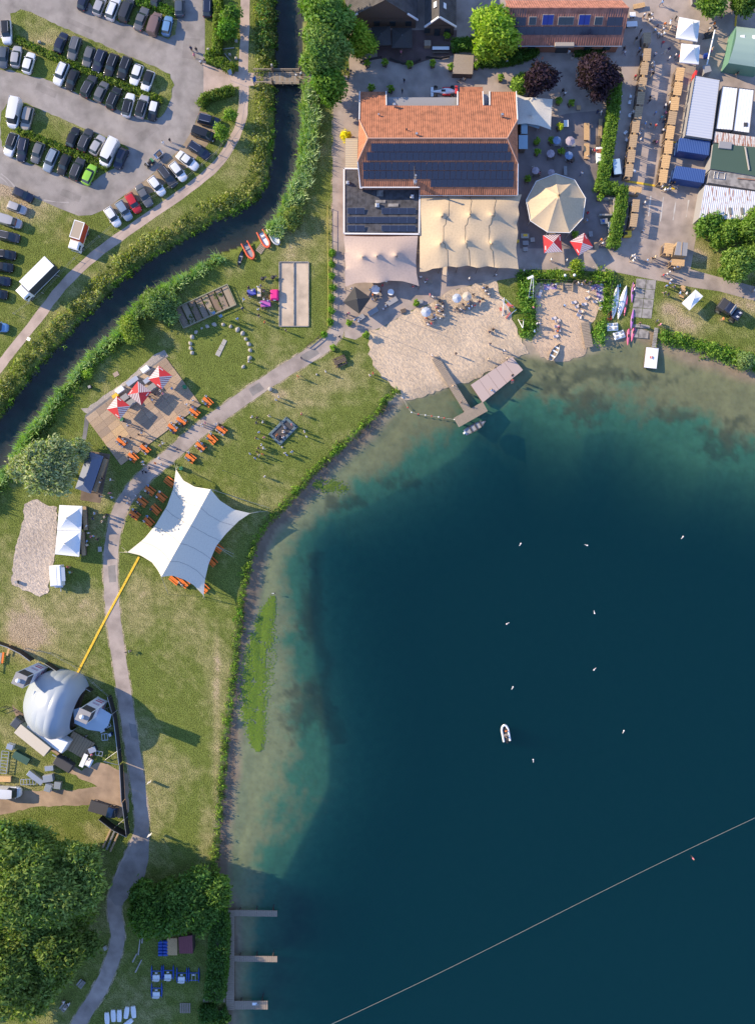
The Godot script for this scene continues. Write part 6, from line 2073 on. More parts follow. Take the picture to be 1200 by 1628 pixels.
func build_props():
	# ---- timber stalls
	var lft := [[1028, 60], [1028, 87], [1024, 109], [1021, 133], [1018, 156], [1014.5, 179], [1010, 201], [1006, 224], [1003, 248], [999.6, 271]]
	for i in lft.size():
		stall(lft[i][0], lft[i][1], 11.5, 22 if i > 0 else 18.5, -0.14 if i > 1 else (0.05 if i == 0 else -0.08), "weathered timber stall in the hedge-side row, %s from the top" % ORD[i], mats.timber)
	var rgt := [[1080, 118], [1077, 141], [1072, 165], [1068, 187.5], [1064.6, 210.4], [1062, 234], [1057.7, 257], [1053.8, 280]]
	for i in rgt.size():
		stall(rgt[i][0], rgt[i][1], 12.5, 23, -0.14, "pale new timber stall in the container-side row, %s from the top" % ORD[i], mats.pine if i != 3 else mats.timber)
	stall(1009, 301, 20, 11, -0.1, "timber stall set crosswise below the hedge-side row", mats.pine)
	stall(1010, 327, 11, 22, -0.14, "timber stall beside the lower hedge, upper of two", mats.timber)
	stall(1007, 350, 11, 23, -0.14, "timber stall beside the lower hedge, lower of two", mats.timber)
	stall(1062, 395, 13.5, 19, -0.12, "pale timber stall by the road, beside a grey roofed hut", mats.pine)
	stall(1077, 417.5, 20, 12.5, -0.08, "pale timber stall by the road, set crosswise", mats.pine)
	var t := box_shed("market_hut", "small hut with grey felt roof and pale ridge by the road", "hut", [1076, 384, 1093, 386, 1091, 407, 1071, 405], 2.5, mats.timber, mats.grey, {"pitch": 1.0, "depth": 0.02})
	part(t, "ridge_board", bx(V(0.18, 0.06, 2.5)), mats.timber, V(0, 2.55, 0), -0.08)
	chest("storage_chest", "box", 1082, 409, V(1.2, 0.8, 0.8), -0.1, mats.grey, "grey storage chest between the road stalls")
	# yellow hose guards
	for k in [["yellow cable guard running from white tent to the stage", [222, 885, 200, 926, 160, 1000, 123, 1072], 0.42], ["yellow cable guard across the plaza below the stalls", [994, 288, 1020, 292, 1050, 297, 1072, 300], 0.4], ["yellow cable guard beside the upper blue container", [1066, 225, 1074, 227, 1082, 228], 0.3], ["yellow cable guard beside the green hall", [1171, 14, 1169, 30, 1168, 42], 0.35]]:
		var c := PL(k[1])
		var o := V(c[0].x, 0, c[0].y)
		t = thing("cable_guard", k[0], "cable guard", o)
		for i in c.size() - 1:
			var d := c[i + 1] - c[i]
			var mid := (c[i] + c[i + 1]) * 0.5
			var n := maxi(1, int(d.length() / 1.0))
			for s in n:
				var p := c[i].lerp(c[i + 1], (s + 0.5) / n)
				part(t, "segment", guard_mesh(d.length() / n - 0.02, k[2]), mats.yellow, V(p.x, 0.06, p.y) - o, -d.angle())
	# ---- deck with its boards, panel by panel
	var A := P(264, 568); var B := P(320, 644); var D := P(137, 664)
	t = thing("lawn_deck", "wooden panel deck on the lawn under the red parasols", "deck", A)
	var woods := []
	for c in [Color(0.52, 0.37, 0.235), Color(0.45, 0.33, 0.22), Color(0.40, 0.295, 0.205), Color(0.60, 0.42, 0.23), Color(0.36, 0.27, 0.195), Color(0.48, 0.36, 0.25)]:
		var m := mk("deck_%.2f" % c.r, c, 0.8)
		grain(m, T.streak, 0.9, 0.6)
		woods.append(m)
	var ux := (D - A) / 8.0; var uz := (B - A) / 9.0
	var g := RandomNumberGenerator.new()
	g.seed = 55
	for i in 8:
		for j in 9:
			var p := ux * (i + 0.5) + uz * (j + 0.5)
			var r := g.randi() % 6
			if i < 6 and r == 3: r = 5
			var o := part(t, "panel", panel_deck(ux.length() - 0.025, uz.length() - 0.025), woods[r], p + V(0, 0.1, 0), -atan2(ux.z, ux.x))
	var dk := MB.new()
	dk.prism(PackedVector2Array([Vector2(0, 0), Vector2((D - A).x, (D - A).z), Vector2((D - A + B - A).x, (D - A + B - A).z), Vector2((B - A).x, (B - A).z)]), -0.02, 0.06)
	part(t, "frame", dk, mats.dark_timber)
	# bar units on the deck
	for k in [[233, 588, 1.5, 0.9, mats.pvc_white, "white fridge chest behind the deck's upper parasol"], [213, 607, 2.4, 0.9, mats.steel, "steel bar counter behind the deck's middle parasol"], [193, 621, 1.6, 0.9, mats.pvc_white, "white fridge chest behind the deck's lower parasol"], [186, 630, 1.2, 0.6, mats.yellow, "yellow crate stack at the deck's bar"], [243, 617, 1.8, 1.0, mats.grey, "grey bar counter between the deck's upper parasols"], [201, 633, 1.4, 1.0, mats.grey, "grey bar counter beside the lower parasol"], [210, 641, 1.9, 1.0, mats.grey, "grey serving counter between the lower parasols"], [236, 606, 1.3, 0.8, mats.steel, "steel drinks cooler between the upper parasols"]]:
		chest("bar_unit", "counter", k[0], k[1], V(k[2], 1.0, k[3]), 0.62, k[4], k[5], null, "bar units on the deck")
	# ---- orange picnic tables
	var pa := -0.72
	for k in [[331, 639, "beside the path, at the deck's upper corner"], [310, 656, "at the deck's edge beside the path"], [290, 670, "on the path's edge, right of the deck's middle"], [276, 681, "crowded, on the path's edge below the deck"], [353, 684, "on the lawn, furthest from the white tent"], [338, 698, "on the lawn, half empty"], [320, 710, "on the lawn, second nearest the white tent"], [304, 728, "on the lawn next to the white tent's tip"], [195, 703, "standing on the deck's lower left corner"], [232, 714, "at the deck's lower edge, beside the path"], [213, 727, "at the deck's lowest corner"], [271, 766, "half under the white tent's upper left edge"], [240, 780, "left of the white tent, topmost by the path"], [258, 790, "left of the white tent, close to its edge"], [228, 798, "left of the white tent, touching the path"], [249, 810, "left of the white tent, middle of the group"], [216, 818, "left of the white tent, nearest the path"], [238, 829, "left of the white tent, lowest of the group"], [338, 892, "under the white tent's right edge"], [347, 871, "under the white tent's right edge, upper one"], [325, 934, "at the white tent's bottom corner"], [279, 921, "under the white tent's lower edge, left one"], [294, 926, "under the white tent's lower edge, right one"]]:
		picnic(G(k[0], k[1]), pa + 0.06 * sin(k[0]), "orange picnic table " + k[2], "orange picnic tables")
	# ---- vegetable beds
	var o := P(327, 488)
	t = thing("vegetable_garden", "row of fenced soil beds beside the canal bushes", "garden bed", o)
	var q := [P(278, 492) - o, P(362.5, 453) - o, P(376.7, 485) - o, P(293, 522.5) - o]
	for i in 8:
		var a: Vector3 = q[0].lerp(q[1], i / 8.0 + 0.01); var b: Vector3 = q[0].lerp(q[1], (i + 1) / 8.0 - 0.012)
		var c: Vector3 = q[3].lerp(q[2], (i + 1) / 8.0 - 0.012); var d: Vector3 = q[3].lerp(q[2], i / 8.0 + 0.01)
		var sb := MB.new()
		sb.prism(xz([a, b, c, d]), 0.0, 0.22 + 0.03 * (i % 3))
		part(t, "soil_bed", sb, soil_mat(i))
		var mid := (b + c) * 0.5
		part(t, "divider", bx(V(0.08, 0.34, b.distance_to(c)), 0.01), mats.dark_timber, mid + V(0, 0.17, 0), -atan2(c.z - b.z, c.x - b.x) + PI / 2)
	for i in 4:
		var a: Vector3 = q[i]; var b: Vector3 = q[(i + 1) % 4]
		part(t, "rail", bx(V(a.distance_to(b), 0.08, 0.1), 0.01), paint(Color(0.30, 0.33, 0.22), 0.9), (a + b) * 0.5 + V(0, 0.7, 0), -atan2(b.z - a.z, b.x - a.x))
		part(t, "rail", bx(V(a.distance_to(b), 0.3, 0.06), 0.01), mats.old_timber, (a + b) * 0.5 + V(0, 0.2, 0), -atan2(b.z - a.z, b.x - a.x))
		for k in 5: part(t, "post", fence_post(0.8), mats.old_timber, a.lerp(b, k / 5.0) + V(0, 0.4, 0))
	for i in 16:
		var p: Vector3 = q[0].lerp(q[1], g.randf_range(0.04, 0.96)).lerp(q[3].lerp(q[2], g.randf_range(0.04, 0.96)), g.randf_range(0.1, 0.9))
		var ts := []; var cs := []
		for k in 8:
			ts.append(Transform3D(turn_any(g, g.randf_range(0.5, 0.9)), p + V(g.randfn() * 0.22, 0.3, g.randfn() * 0.22)))
			cs.append(vary(Color(0.11, 0.17, 0.04), g))
		foliage(t, "plant", leaf_small(), ts, cs)
	chest("compost_bin", "bin", 276, 500, V(1.3, 0.9, 1.1), 0.4, paint(Color(0.3, 0.08, 0.05), 0.8), "red-brown compost bin at the garden beds' end", mats.dark_timber)
	# ---- stone circle
	var st := [330, 519, 341, 516, 355, 516, 367, 519, 378, 524, 386, 530, 391, 539, 396, 547, 398, 557, 397, 569, 387, 583, 312, 528, 306, 536, 303, 546, 303.6, 553.6, 306, 561, 321, 522]
	for i in range(0, st.size(), 2):
		var rb := MB.new()
		var rings := []
		var gs := RandomNumberGenerator.new()
		gs.seed = i + 70
		var sc := gs.randf_range(0.36, 0.52) if i < 32 else 0.25
		for j in 6:
			var r := []
			var v := j / 5.0
			for k in 9:
				var a := TAU * k / 9.0
				var e := sqrt(maxf(0.02, 1.0 - pow(v * 1.02, 2.2)))
				r.append(V(cos(a) * e * sc * (1.0 + 0.18 * sin(a * 2 + i)), v * sc * 1.15 - 0.03, sin(a) * e * sc * 0.9 * (1.0 + 0.12 * cos(a * 3 + i))))
			rings.append(r)
		rb.loft(rings)
		t = thing("boulder", "grey boulder in the stone circle on the lawn", "boulder", G(st[i], st[i + 1]), i * 1.3, "stones of the circle")
		part(t, "stone", rb, mats.stone)
	t = thing("stone_slab", "long flat stone slab in the middle of the stone circle", "slab", G(352, 553), 1.12)
	for i in 3: part(t, "slab", bx(V(1.1, 0.12, 0.9 - 0.06 * i), 0.03), mats.stone, V(-1.15 + i * 1.15, 0.06, 0.02 * i))
	# ---- boules court
	o = P(467.5, 468)
	t = thing("boules_court", "sandy double boules court with timber edging", "court", o)
	var sb := sheet(PL([445, 418, 490, 418, 490, 518, 445, 518]), 0.03, tone(Color(0.60, 0.49, 0.37), 0.08, 0.06), 0.8)
	for i in sb.v.size(): sb.v[i] -= o
	part(t, "sand_surface", sb, mats.sheet)
	for k in [[444.3, 468, 0.18, 12.3], [490.7, 468, 0.18, 12.3], [467.3, 468, 0.22, 12.2]]: part(t, "edge_board", bx(V(k[2], 0.25, k[3]), 0.02), mats.concrete, P(k[0], k[1]) - o + V(0, 0.12, 0))
	for y in [417, 519]: part(t, "edge_board", bx(V(5.4, 0.25, 0.18), 0.02), mats.concrete, P(467.5, y) - o + V(0, 0.12, 0))
	# ---- boats drawn up beside the canal
	t = thing("canoe", "dark canoe lying on the bank beside the red inflatables", "canoe", G(383, 411), 1.3)
	part(t, "hull", hull(3.6, 0.85, 0.4, 0.1, 0.1), paint(Color(0.10, 0.11, 0.13), 0.4))
	for x in [-0.8, 0.3]: part(t, "seat", bx(V(0.25, 0.04, 0.7)), mats.grey, V(x, 0.3, 0))
	for k in [[396.5, 400, mats.grey, paint(Color(0.62, 0.10, 0.04), 0.5), "red inflatable boat with grey floor on the bank"], [421, 382, mats.pvc_white, paint(Color(0.62, 0.10, 0.04), 0.5), "red inflatable boat with white floor on the bank"], [436.5, 377.5, mats.pvc_white, mats.steel, "grey inflatable boat with white floor on the bank"]]:
		dinghy(G(k[0], k[1]), -1.08, k[4], k[2], k[3], "inflatable boats on the bank")
	t = thing("timber_pallet", "old slatted timber pallet between the inflatable boats", "pallet", G(415.5, 395), 0.95)
	for i in 6: part(t, "slat", plank_mesh(0.26, 0.05, 1.3, i % 3), mats.old_timber, V(-0.8 + i * 0.32, 0.1, 0))
	for z in [-0.5, 0.5]: part(t, "bearer", bx(V(2.0, 0.08, 0.1)), mats.old_timber, V(0, 0.04, z))
	# ---- covered tables of the group on the lawn
	table_cloth(401, 466, 1.6, 1.1, 0.2, paint(Color(0.08, 0.10, 0.42), 0.8), "table with blue-violet cloth and presents near the boules court")
	table_cloth(423, 484, 1.9, 1.2, 0.1, paint(Color(0.42, 0.10, 0.38), 0.8), "table with purple-pink cloth near the boules court")
	table_cloth(413, 466, 0.7, 1.7, 0.0, paint(Color(0.6, 0.52, 0.4), 0.8), "narrow cream table between the coloured tables")
	t = thing("pink_cube_tent", "small bright pink tent beside the boules court", "tent", G(437, 470))
	part(t, "canopy", bx(V(1.5, 1.0, 1.9), 0.25), paint(Color(0.72, 0.02, 0.22), 0.7), V(0, 0.5, 0))
	part(t, "flap", bx(V(0.5, 0.5, 0.08)), mats.lightcloth if mats.has("lightcloth") else mats.pvc_white, V(0, 0.4, 1.0))
	for k in [[418, 444.5, "grey lidded tub beside the dark kettle barbecue"], [434.5, 442.5, "dark kettle barbecue beside the boules court"]]:
		t = thing("kettle_barbecue", k[2], "barbecue", G(k[0], k[1]), 0.4)
		var kb := MB.new()
		kb.tube(V(0, 0.35, 0), V(0, 0.7, 0), 0.22, 0.42, 10)
		kb.tube(V(0, 0.7, 0), V(0, 0.95, 0), 0.42, 0.16, 10)
		part(t, "kettle", kb, mats.charcoal)
		for a in 3: pole(t, "leg", V(cos(a * 2.1) * 0.2, 0.4, sin(a * 2.1) * 0.2), V(cos(a * 2.1) * 0.36, 0, sin(a * 2.1) * 0.36), 0.025, mats.steel)
		part(t, "shelf", bx(V(0.5, 0.04, 0.35)), mats.charcoal, V(0.6, 0.68, 0))
	# ---- fences
	fence("yellow-topped lawn fence beside the grey road", [521, 330, 521, 380, 522, 430, 522, 480, 521, 520], 1.1, 2.2, paint(Color(0.5, 0.44, 0.12), 0.8), 2, paint(Color(0.6, 0.5, 0.1), 0.8), 0.08)
	fence("dark low timber fence at the lawn's corner by the path", [516, 528, 505, 538, 488, 552], 0.8, 1.5, mats.dark_timber, 2, mats.dark_timber, 0.14)
	fence("thin wire fence along the verge below the parked cars", [384, 150, 376, 200, 345, 245, 300, 283, 240, 318, 200, 345, 160, 378, 120, 413, 70, 467, 25, 500], 1.1, 3.2, paint(Color(0.4, 0.38, 0.33), 0.9), 2, mats.rope)
	fence("timber edge fence around the sand cove", [848, 446, 905, 448], 1.0, 1.5, mats.charcoal, 2, mats.charcoal, 0.16)
	fence("timber edge fence right of the cove steps", [910, 448, 962, 450], 1.0, 1.5, mats.charcoal, 2, mats.charcoal, 0.16)
	fence("dark fence between the cove bushes and the canoe store", [974, 434, 968, 470, 962, 510], 1.1, 1.6, mats.charcoal, 2, mats.charcoal, 0.1)
	# bushes along the lawn fence
	for k in [[527, 402], [527, 420], [527, 438], [527, 457], [527, 474], [526, 494], [526, 512], [515, 532]]:
		tree("fence_bush", "small round bush along the fence by the grey road", k[0], k[1], 4.5, 0.9, Color(0.13, 0.26, 0.03), int(k[1]), {"leaf": 0.13, "low": 0.05, "lobes": 5, "cat": "bush", "group": "bushes along the lawn fence"})
	# ---- trampoline pad
	o = P(450.5, 685.5)
	t = thing("jumping_pad", "rectangular jumping pad with blue-grey edging on the lawn", "trampoline", o)
	q = [P(455.5, 665.4) - o, P(471, 679) - o, P(445.4, 705.7) - o, P(430, 690.5) - o]
	var pb := MB.new()
	pb.prism(xz(q), 0.0, 0.16)
	part(t, "mat", pb, mats.charcoal)
	for i in 4:
		var a: Vector3 = q[i]; var b: Vector3 = q[(i + 1) % 4]
		part(t, "edge_pad", bx(V(a.distance_to(b) + 0.5, 0.3, 0.55), 0.1), paint(Color(0.09, 0.14, 0.17), 0.6), (a + b) * 0.5 + V(0, 0.18, 0), -atan2(b.z - a.z, b.x - a.x))
	part(t, "divider_pad", bx(V(2.0, 0.26, 0.5), 0.1), paint(Color(0.06, 0.08, 0.10), 0.6), (q[0] + q[3]) * 0.5 + V(1.0, 0.22, -0.2), -0.8)
	# ---- loose things on the lawn
	t = thing("picnic_bench", "dark weathered picnic bench on the lawn near the beach", "bench", G(541, 575), 0.42)
	for z in [-0.3, 0.0, 0.3]: part(t, "plank", plank_mesh(0.26, 0.06, 2.4, 0), mats.dark_timber, V(0, 0.76, z), PI / 2)
	for s in [-1, 1]:
		part(t, "seat", bx(V(2.4, 0.06, 0.32), 0.01), mats.dark_timber, V(0, 0.46, s * 0.75))
		part(t, "leg", bx(V(0.1, 0.76, 1.7)), mats.dark_timber, V(s * 0.85, 0.38, 0))
	for k in [[430, 619, 0.45, "large round grey stone at the path's edge"], [503.5, 595.5, 0.2, "small pale stone on the lawn"], [449, 711, 0.2, "small brown ball beside the jumping pad"]]:
		t = thing("round_stone", k[3], "stone", G(k[0], k[1]), 0.3)
		var sm := SphereMesh.new()
		sm.radius = k[2]; sm.height = k[2] * 1.8; sm.radial_segments = 14; sm.rings = 8
		part(t, "stone", sm, mats.stone, V(0, k[2] * 0.8, 0))
	for k in [[175, 616, 0.3], [29, 925, 0.2]]:
		chest("litter_bin", "bin", k[0] * 1.0 - (30 if k[0] == 175 else 0), k[1], V(0.45, 0.9, 0.45), 0.3, mats.charcoal, "small dark litter bin on the grass by the canal reeds" if k[0] == 175 else "small dark bin beside the sand pit's left edge", mats.grey)
	chest("litter_bin", "bin", 295, 616, V(0.6, 0.9, 0.6), 0.3, mats.green, "green litter bin at the deck's right corner", mats.green)
	chest("litter_bin", "bin", 289.5, 745, V(0.6, 0.9, 0.6), 0.3, mats.green, "green litter bin beside the white tent's top corner", mats.green)
	chest("litter_bin", "bin", 195.5, 667, V(0.6, 0.9, 0.6), 0.3, mats.green, "green litter bin under the deck's lower parasol", mats.green)
	chest("drain_cover", "cover", 185, 595, V(1.0, 0.06, 0.8), 0.5, paint(Color(0.36, 0.28, 0.22), 0.9), "square brown drain cover in the grass by the canal")
	# ---- pots on the courtyard and terraces
	var gr := Color(0.19, 0.30, 0.04)
	for k in [[584, 106, "shaded, by the courtyard's dark wall, leftmost"], [612, 104, "by the courtyard's dark wall, second"], [651, 107, "by the courtyard's curved dark wall"], [687, 106, "by the courtyard wall, beside the timber terrace"], [756, 109, "beside the courtyard's timber shed"], [794.5, 128, "standing alone on the courtyard paving"], [621, 146, "behind the orange roof, beside the racing car"], [590, 144, "at the orange roof's upper left corner"], [716, 111, "at the timber shed's left corner"], [709, 63, "on the farmhouse terrace"], [851, 229, "on the terrace beside the glass bar"], [874, 228, "on the terrace beside the blue parasol"], [887, 206, "bright yellow, below the white awning"], [852, 246, "on the terrace near the glass bar's corner"], [890, 245, "on the terrace between two parasols"], [837, 288, "between orange roof and polygonal canopy"], [911, 376, "between the two red parasols"], [951, 318, "beside the low terrace wall"], [661, 484, "on the beach terrace beside a bench"], [582, 534, "at the lawn corner beside the beach"], [555, 515, "beside the road below the black parasol"], [886, 165, "below the purple tree, left one"], [905, 168, "below the purple tree, right one"], [530, 555, "in the lawn by the path, at the dark fence"]]:
		planter(k[0], k[1], 5.5, gr if k[0] != 887 else Color(0.42, 0.46, 0.04), "leafy potted plant " + k[2])
	# ---- courtyard furniture
	box_shed("garden_shed", "low timber shed roof in the courtyard", "shed", [722, 86, 753, 88, 751, 118, 719, 117], 1.6, mats.dark_timber, mats.old_timber, {"pitch": 0.25, "depth": 0.03, "along": 1})
	for k in [["curved dark terrace wall in the courtyard", [573, 101, 590, 96, 606, 93]], ["curved dark terrace wall in front of the farmhouse", [620, 95, 640, 103, 656, 103, 668, 96]], ["short dark terrace wall left of the timber shed", [677, 93, 700, 95, 714, 92]]]:
		fence(k[0], k[1], 0.8, 1.2, mats.charcoal, 3, mats.charcoal, 0.24)
	racing_car()
	t = thing("dining_table", "long white table with benches on the farmhouse terrace", "table", G(700, 80))
	part(t, "top", bx(V(3.2, 0.05, 0.6), 0.01), mats.pvc_white, V(0, 0.75, 0))
	for s in [-1, 1]:
		part(t, "bench", bx(V(3.2, 0.05, 0.32), 0.01), mats.dark_timber, V(0, 0.45, s * 0.62))
		part(t, "leg", bx(V(0.08, 0.75, 0.9)), mats.charcoal, V(s * 1.3, 0.37, 0))
	chest("bar_table", "table", 679, 73, V(1.2, 1.05, 1.0), 0.0, mats.timber, "timber bar table on the farmhouse terrace", mats.old_timber)
	# ---- terrace furniture beside the polygonal canopy
	plain_table("long_table", 930.5, 212, 3.2, 1.0, 0.76, PI / 2, mats.pine, "long brown terrace table beside the hedge, upper one", "long terrace tables")
	plain_table("long_table", 930.5, 243, 2.9, 1.0, 0.76, PI / 2, mats.pine, "long brown terrace table beside the hedge, lower one", "long terrace tables")
	plain_table("side_bench", 952.5, 206, 3.6, 0.7, 0.5, PI / 2 - 0.05, mats.timber, "long timber bench along the tall hedge, upper one", "hedge benches")
	plain_table("side_bench", 949, 226, 1.9, 0.8, 0.5, PI / 2 - 0.05, mats.dark_timber, "dark timber bench along the tall hedge, lower one", "hedge benches")
	t = thing("snack_cart", "red and white snack cart against the tall hedge", "cart", G(951, 249), 0.05)
	part(t, "body", bx(V(1.2, 0.9, 2.8), 0.06), mats.pvc_white, V(0, 0.6, 0))
	part(t, "roof_stripe", bx(V(1.3, 0.1, 0.7), 0.02), paint(Color(0.35, 0.10, 0.05), 0.6), V(0, 1.1, -0.6))
	part(t, "awning", bx(V(1.3, 0.1, 0.7), 0.02), mats.pvc_white, V(0, 1.12, 0.3))
	add_wheels(t, [0.0], 0.6, 0.25, 0.15)
	for k in [[898, 199, 0.9, 1.3, mats.pvc_white, "white table set near the white awning"], [885, 231, 1.3, 0.8, mats.grey, "grey table under the blue terrace parasol"], [906, 232, 1.6, 0.9, mats.grey, "grey table under the mauve terrace parasol"], [874, 252, 1.5, 0.9, mats.dark_timber, "dark table under a mauve parasol"], [905, 256, 1.6, 0.9, mats.dark_timber, "dark table under the lower blue parasol"], [851, 279, 1.3, 0.9, mats.dark_timber, "dark table by the orange building's corner"], [897, 274, 0.6, 1.8, mats.grey, "grey table above the polygonal canopy"], [918, 174, 0.8, 0.8, mats.pine, "small orange-brown table among the purple trees"], [833, 377, 1.5, 0.9, mats.stone, "lounge table with two orange cushions"], [834, 388, 1.1, 0.8, mats.grey, "grey lounge bench below the orange cushions"], [845, 383, 0.8, 0.8, mats.stone, "stone-coloured lounge chair by the beige tent"], [834, 398, 0.9, 0.7, mats.stone, "low lounge stool by the beige tent"], [937, 374, 0.7, 1.0, mats.grey, "grey chair beside the turned red parasol"], [958, 354, 1.4, 1.0, mats.grey, "play table with blue-red top below the terrace wall"], [968, 363, 0.8, 2.0, mats.steel, "narrow steel counter against the lower hedge"], [946, 393, 0.8, 1.4, mats.timber, "timber crate table right of the red parasols"]]:
		plain_table("terrace_table", k[0], k[1], k[2], k[3], 0.72, 0.02 * (int(k[0]) % 7), k[4], k[5], "terrace tables")
	for k in [[832, 376, "orange cushion on the lounge table, left", mats.yellow], [835, 376, "orange cushion on the lounge table, right", mats.yellow], [822, 385, "orange cushion stack beside the beige tent", mats.yellow], [957, 353.5, "blue play board on the grey table", mats.blue]]:
		chest("cushion", "cushion", k[0], k[1], V(0.35, 0.8, 0.4), 0.1, k[3], k[2])
	t = thing("terrace_wall", "low U-shaped terrace wall beside the lower hedge", "wall", G(963, 331))
	part(t, "back", bx(V(0.35, 1.0, 3.4), 0.03), mats.concrete, V(1.3, 0.5, 0))
	for s in [-1, 1]: part(t, "side", bx(V(2.9, 0.9, 0.35), 0.03), mats.concrete, V(-0.1, 0.45, s * 1.55))
	part(t, "inner_seat", bx(V(0.5, 0.45, 2.7), 0.03), mats.old_timber, V(0.85, 0.22, 0))
	# glass bar against the building
	t = thing("glass_bar", "pale blue glass roofed bar against the orange building", "kiosk", G(832, 222))
	part(t, "roof", bx(V(1.2, 0.1, 2.6), 0.03), paint(Color(0.25, 0.38, 0.46), 0.15), V(-0.3, 2.4, -1.3))
	part(t, "roof", bx(V(1.7, 0.1, 2.6), 0.03), paint(Color(0.28, 0.42, 0.52), 0.15), V(-0.5, 2.3, 1.5))
	part(t, "counter", bx(V(1.1, 2.25, 5.2)), mats.dark_timber, V(-0.5, 1.12, 0))
	part(t, "ramp_roof", bx(V(2.2, 0.08, 0.9), 0.02), paint(Color(0.22, 0.32, 0.4), 0.2), V(1.6, 2.0, -1.9), -0.3)
	part(t, "post", bx(V(0.08, 2.0, 0.08)), mats.steel, V(2.5, 1.0, -1.7))
	# black van-like bar behind the tall hedge and lamp arm
	t = thing("drinks_trailer", "pale blue open drinks trailer behind the tall hedge", "trailer", G(976, 271), 0.12)
	part(t, "body", bx(V(1.3, 1.5, 2.8), 0.08), mats.charcoal, V(0, 0.95, 0))
	part(t, "roof", bx(V(1.4, 0.1, 2.9), 0.03), paint(Color(0.35, 0.48, 0.6), 0.4), V(0, 1.75, 0))
	part(t, "flap", bx(V(0.12, 0.1, 2.8)), mats.grey, V(0.95, 1.5, 0.1))
	add_wheels(t, [0.0], 0.7, 0.3, 0.18)
	# ---- beach terrace furniture
	for k in [[623, 480, 2.2, 0.9, 0.55, "grey concrete bench on the beach terrace, upper one"], [593, 496, 2.0, 0.9, 0.55, "grey concrete bench on the beach terrace, middle one"], [573, 506, 1.6, 0.9, 0.6, "grey concrete bench below the black parasol"], [668, 481, 1.0, 0.8, 0.1, "small white bench beside a potted plant"]]:
		chest("concrete_bench", "bench", k[0], k[1], V(k[2], 0.5, k[3]), k[4], mats.concrete, k[5], mats.grey, "concrete benches")
	chest("timber_planter", "planter", 641, 495, V(1.0, 0.5, 0.7), 0.3, mats.old_timber, "low timber planter at the beach terrace edge", mats.dark_timber)
	for k in [[597, 462, "pale round table crowded with people by the pink tent", 0.85], [621, 466, "empty round white table by the pink tent", 0.6]]:
		t = thing("round_table", k[2], "table", G(k[0], k[1]))
		var rt := MB.new()
		rt.tube(V(0, 0.72, 0), V(0, 0.77, 0), k[3], k[3], 18)
		part(t, "top", rt, mats.pvc_white)
		pole(t, "stem", Vector3.ZERO, V(0, 0.72, 0), 0.06, mats.steel)
		part(t, "base", bx(V(0.6, 0.04, 0.6)), mats.steel, V(0, 0.02, 0))
	for k in [[600, 472, 1.6, 0.8, 0.6, "brown table below the crowded round table"], [682, 449, 1.0, 0.8, 0.3, "white table at the beige tent's lower left corner"], [698, 487, 0.9, 3.4, 0.25, "long crowded brown table on the beach"], [683, 508, 1.5, 1.6, 0.2, "brown table under the pale blue beach parasol"], [732, 490, 1.4, 1.2, 0.1, "brown table between beach parasols"], [748, 484, 0.8, 1.8, 0.1, "narrow table beside the cream parasol"], [771, 462, 0.9, 1.9, 0.2, "dark table at the terrace end of the beach"]]:
		plain_table("beach_table", k[0], k[1], k[2], k[3], 0.74, k[4], mats.old_timber, k[5], "beach tables")
	for k in [[707, 430, 1.0, 1.8, "lit pale floor mat beside the beige tent's edge"]]:
		chest("floor_mat", "mat", k[0], k[1], V(k[2], 0.05, k[3]), 0.15, paint(Color(0.6, 0.5, 0.4), 0.9), k[4])
	# driftwood and sail sculptures between the beaches
	for k in [[842, 462, "tall white ladder-like frame between beach and cove", 0.05], [802, 490, "tangle of poles and red sails on the beach", 0.6], [828, 517, "white A-shaped pole frame near the water", -0.1]]:
		t = thing("pole_sculpture", k[2], "sculpture", G(k[0], k[1]), k[3])
		if k[0] == 842:
			for s in [-1, 1]: pole(t, "pole", V(s * 0.5, 0, 2.0), V(s * 0.12, 3.2, -1.6), 0.06, mats.pvc_white)
			for i in 4: part(t, "rung", bx(V(0.8 - i * 0.13, 0.08, 0.3)), mats.charcoal if i != 0 else mats.pvc_white, V(0, 0.5 + i * 0.5, 1.4 - i * 0.62))
			part(t, "wing", bx(V(1.2, 0.06, 0.4)), mats.pvc_white, V(-0.4, 3.0, -1.7), 0.4)
		elif k[0] == 802:
			for w in [[-1.2, 0, 1.0, 0.4, 2.4, -1.4], [0.4, 0, 1.6, -0.2, 2.6, -1.3], [1.6, 0, 1.0, 0.5, 2.2, -1.0], [-1.0, 0.1, 1.7, 1.6, 0.3, 1.5]]: pole(t, "pole", V(w[0], w[1], w[2]), V(w[3], w[4], w[5]), 0.07, mats.pvc_white)
			for w in [[0.9, 0.9, 0.2, 0.6, 1.9, 0.5], [-0.2, 0.3, 1.5, 1.7, 0.4, 0.3], [-0.9, 0.6, -0.2, 0.7, 0.6, 1.2]]: part(t, "sail", bx(V(w[3], 0.05, w[4] * 0.7)), paint(Color(0.5, 0.13, 0.1), 0.8), V(w[0], w[1], w[2]), w[5])
		else:
			pole(t, "pole", V(-0.7, 0, -1.2), V(0.1, 1.6, 0.8), 0.07, mats.pvc_white)
			pole(t, "pole", V(0.4, 0, -1.5), V(0.15, 1.6, 0.8), 0.07, mats.pvc_white)
			part(t, "crossbar", bx(V(0.9, 0.08, 0.12)), mats.timber, V(-0.1, 0.5, -0.8))
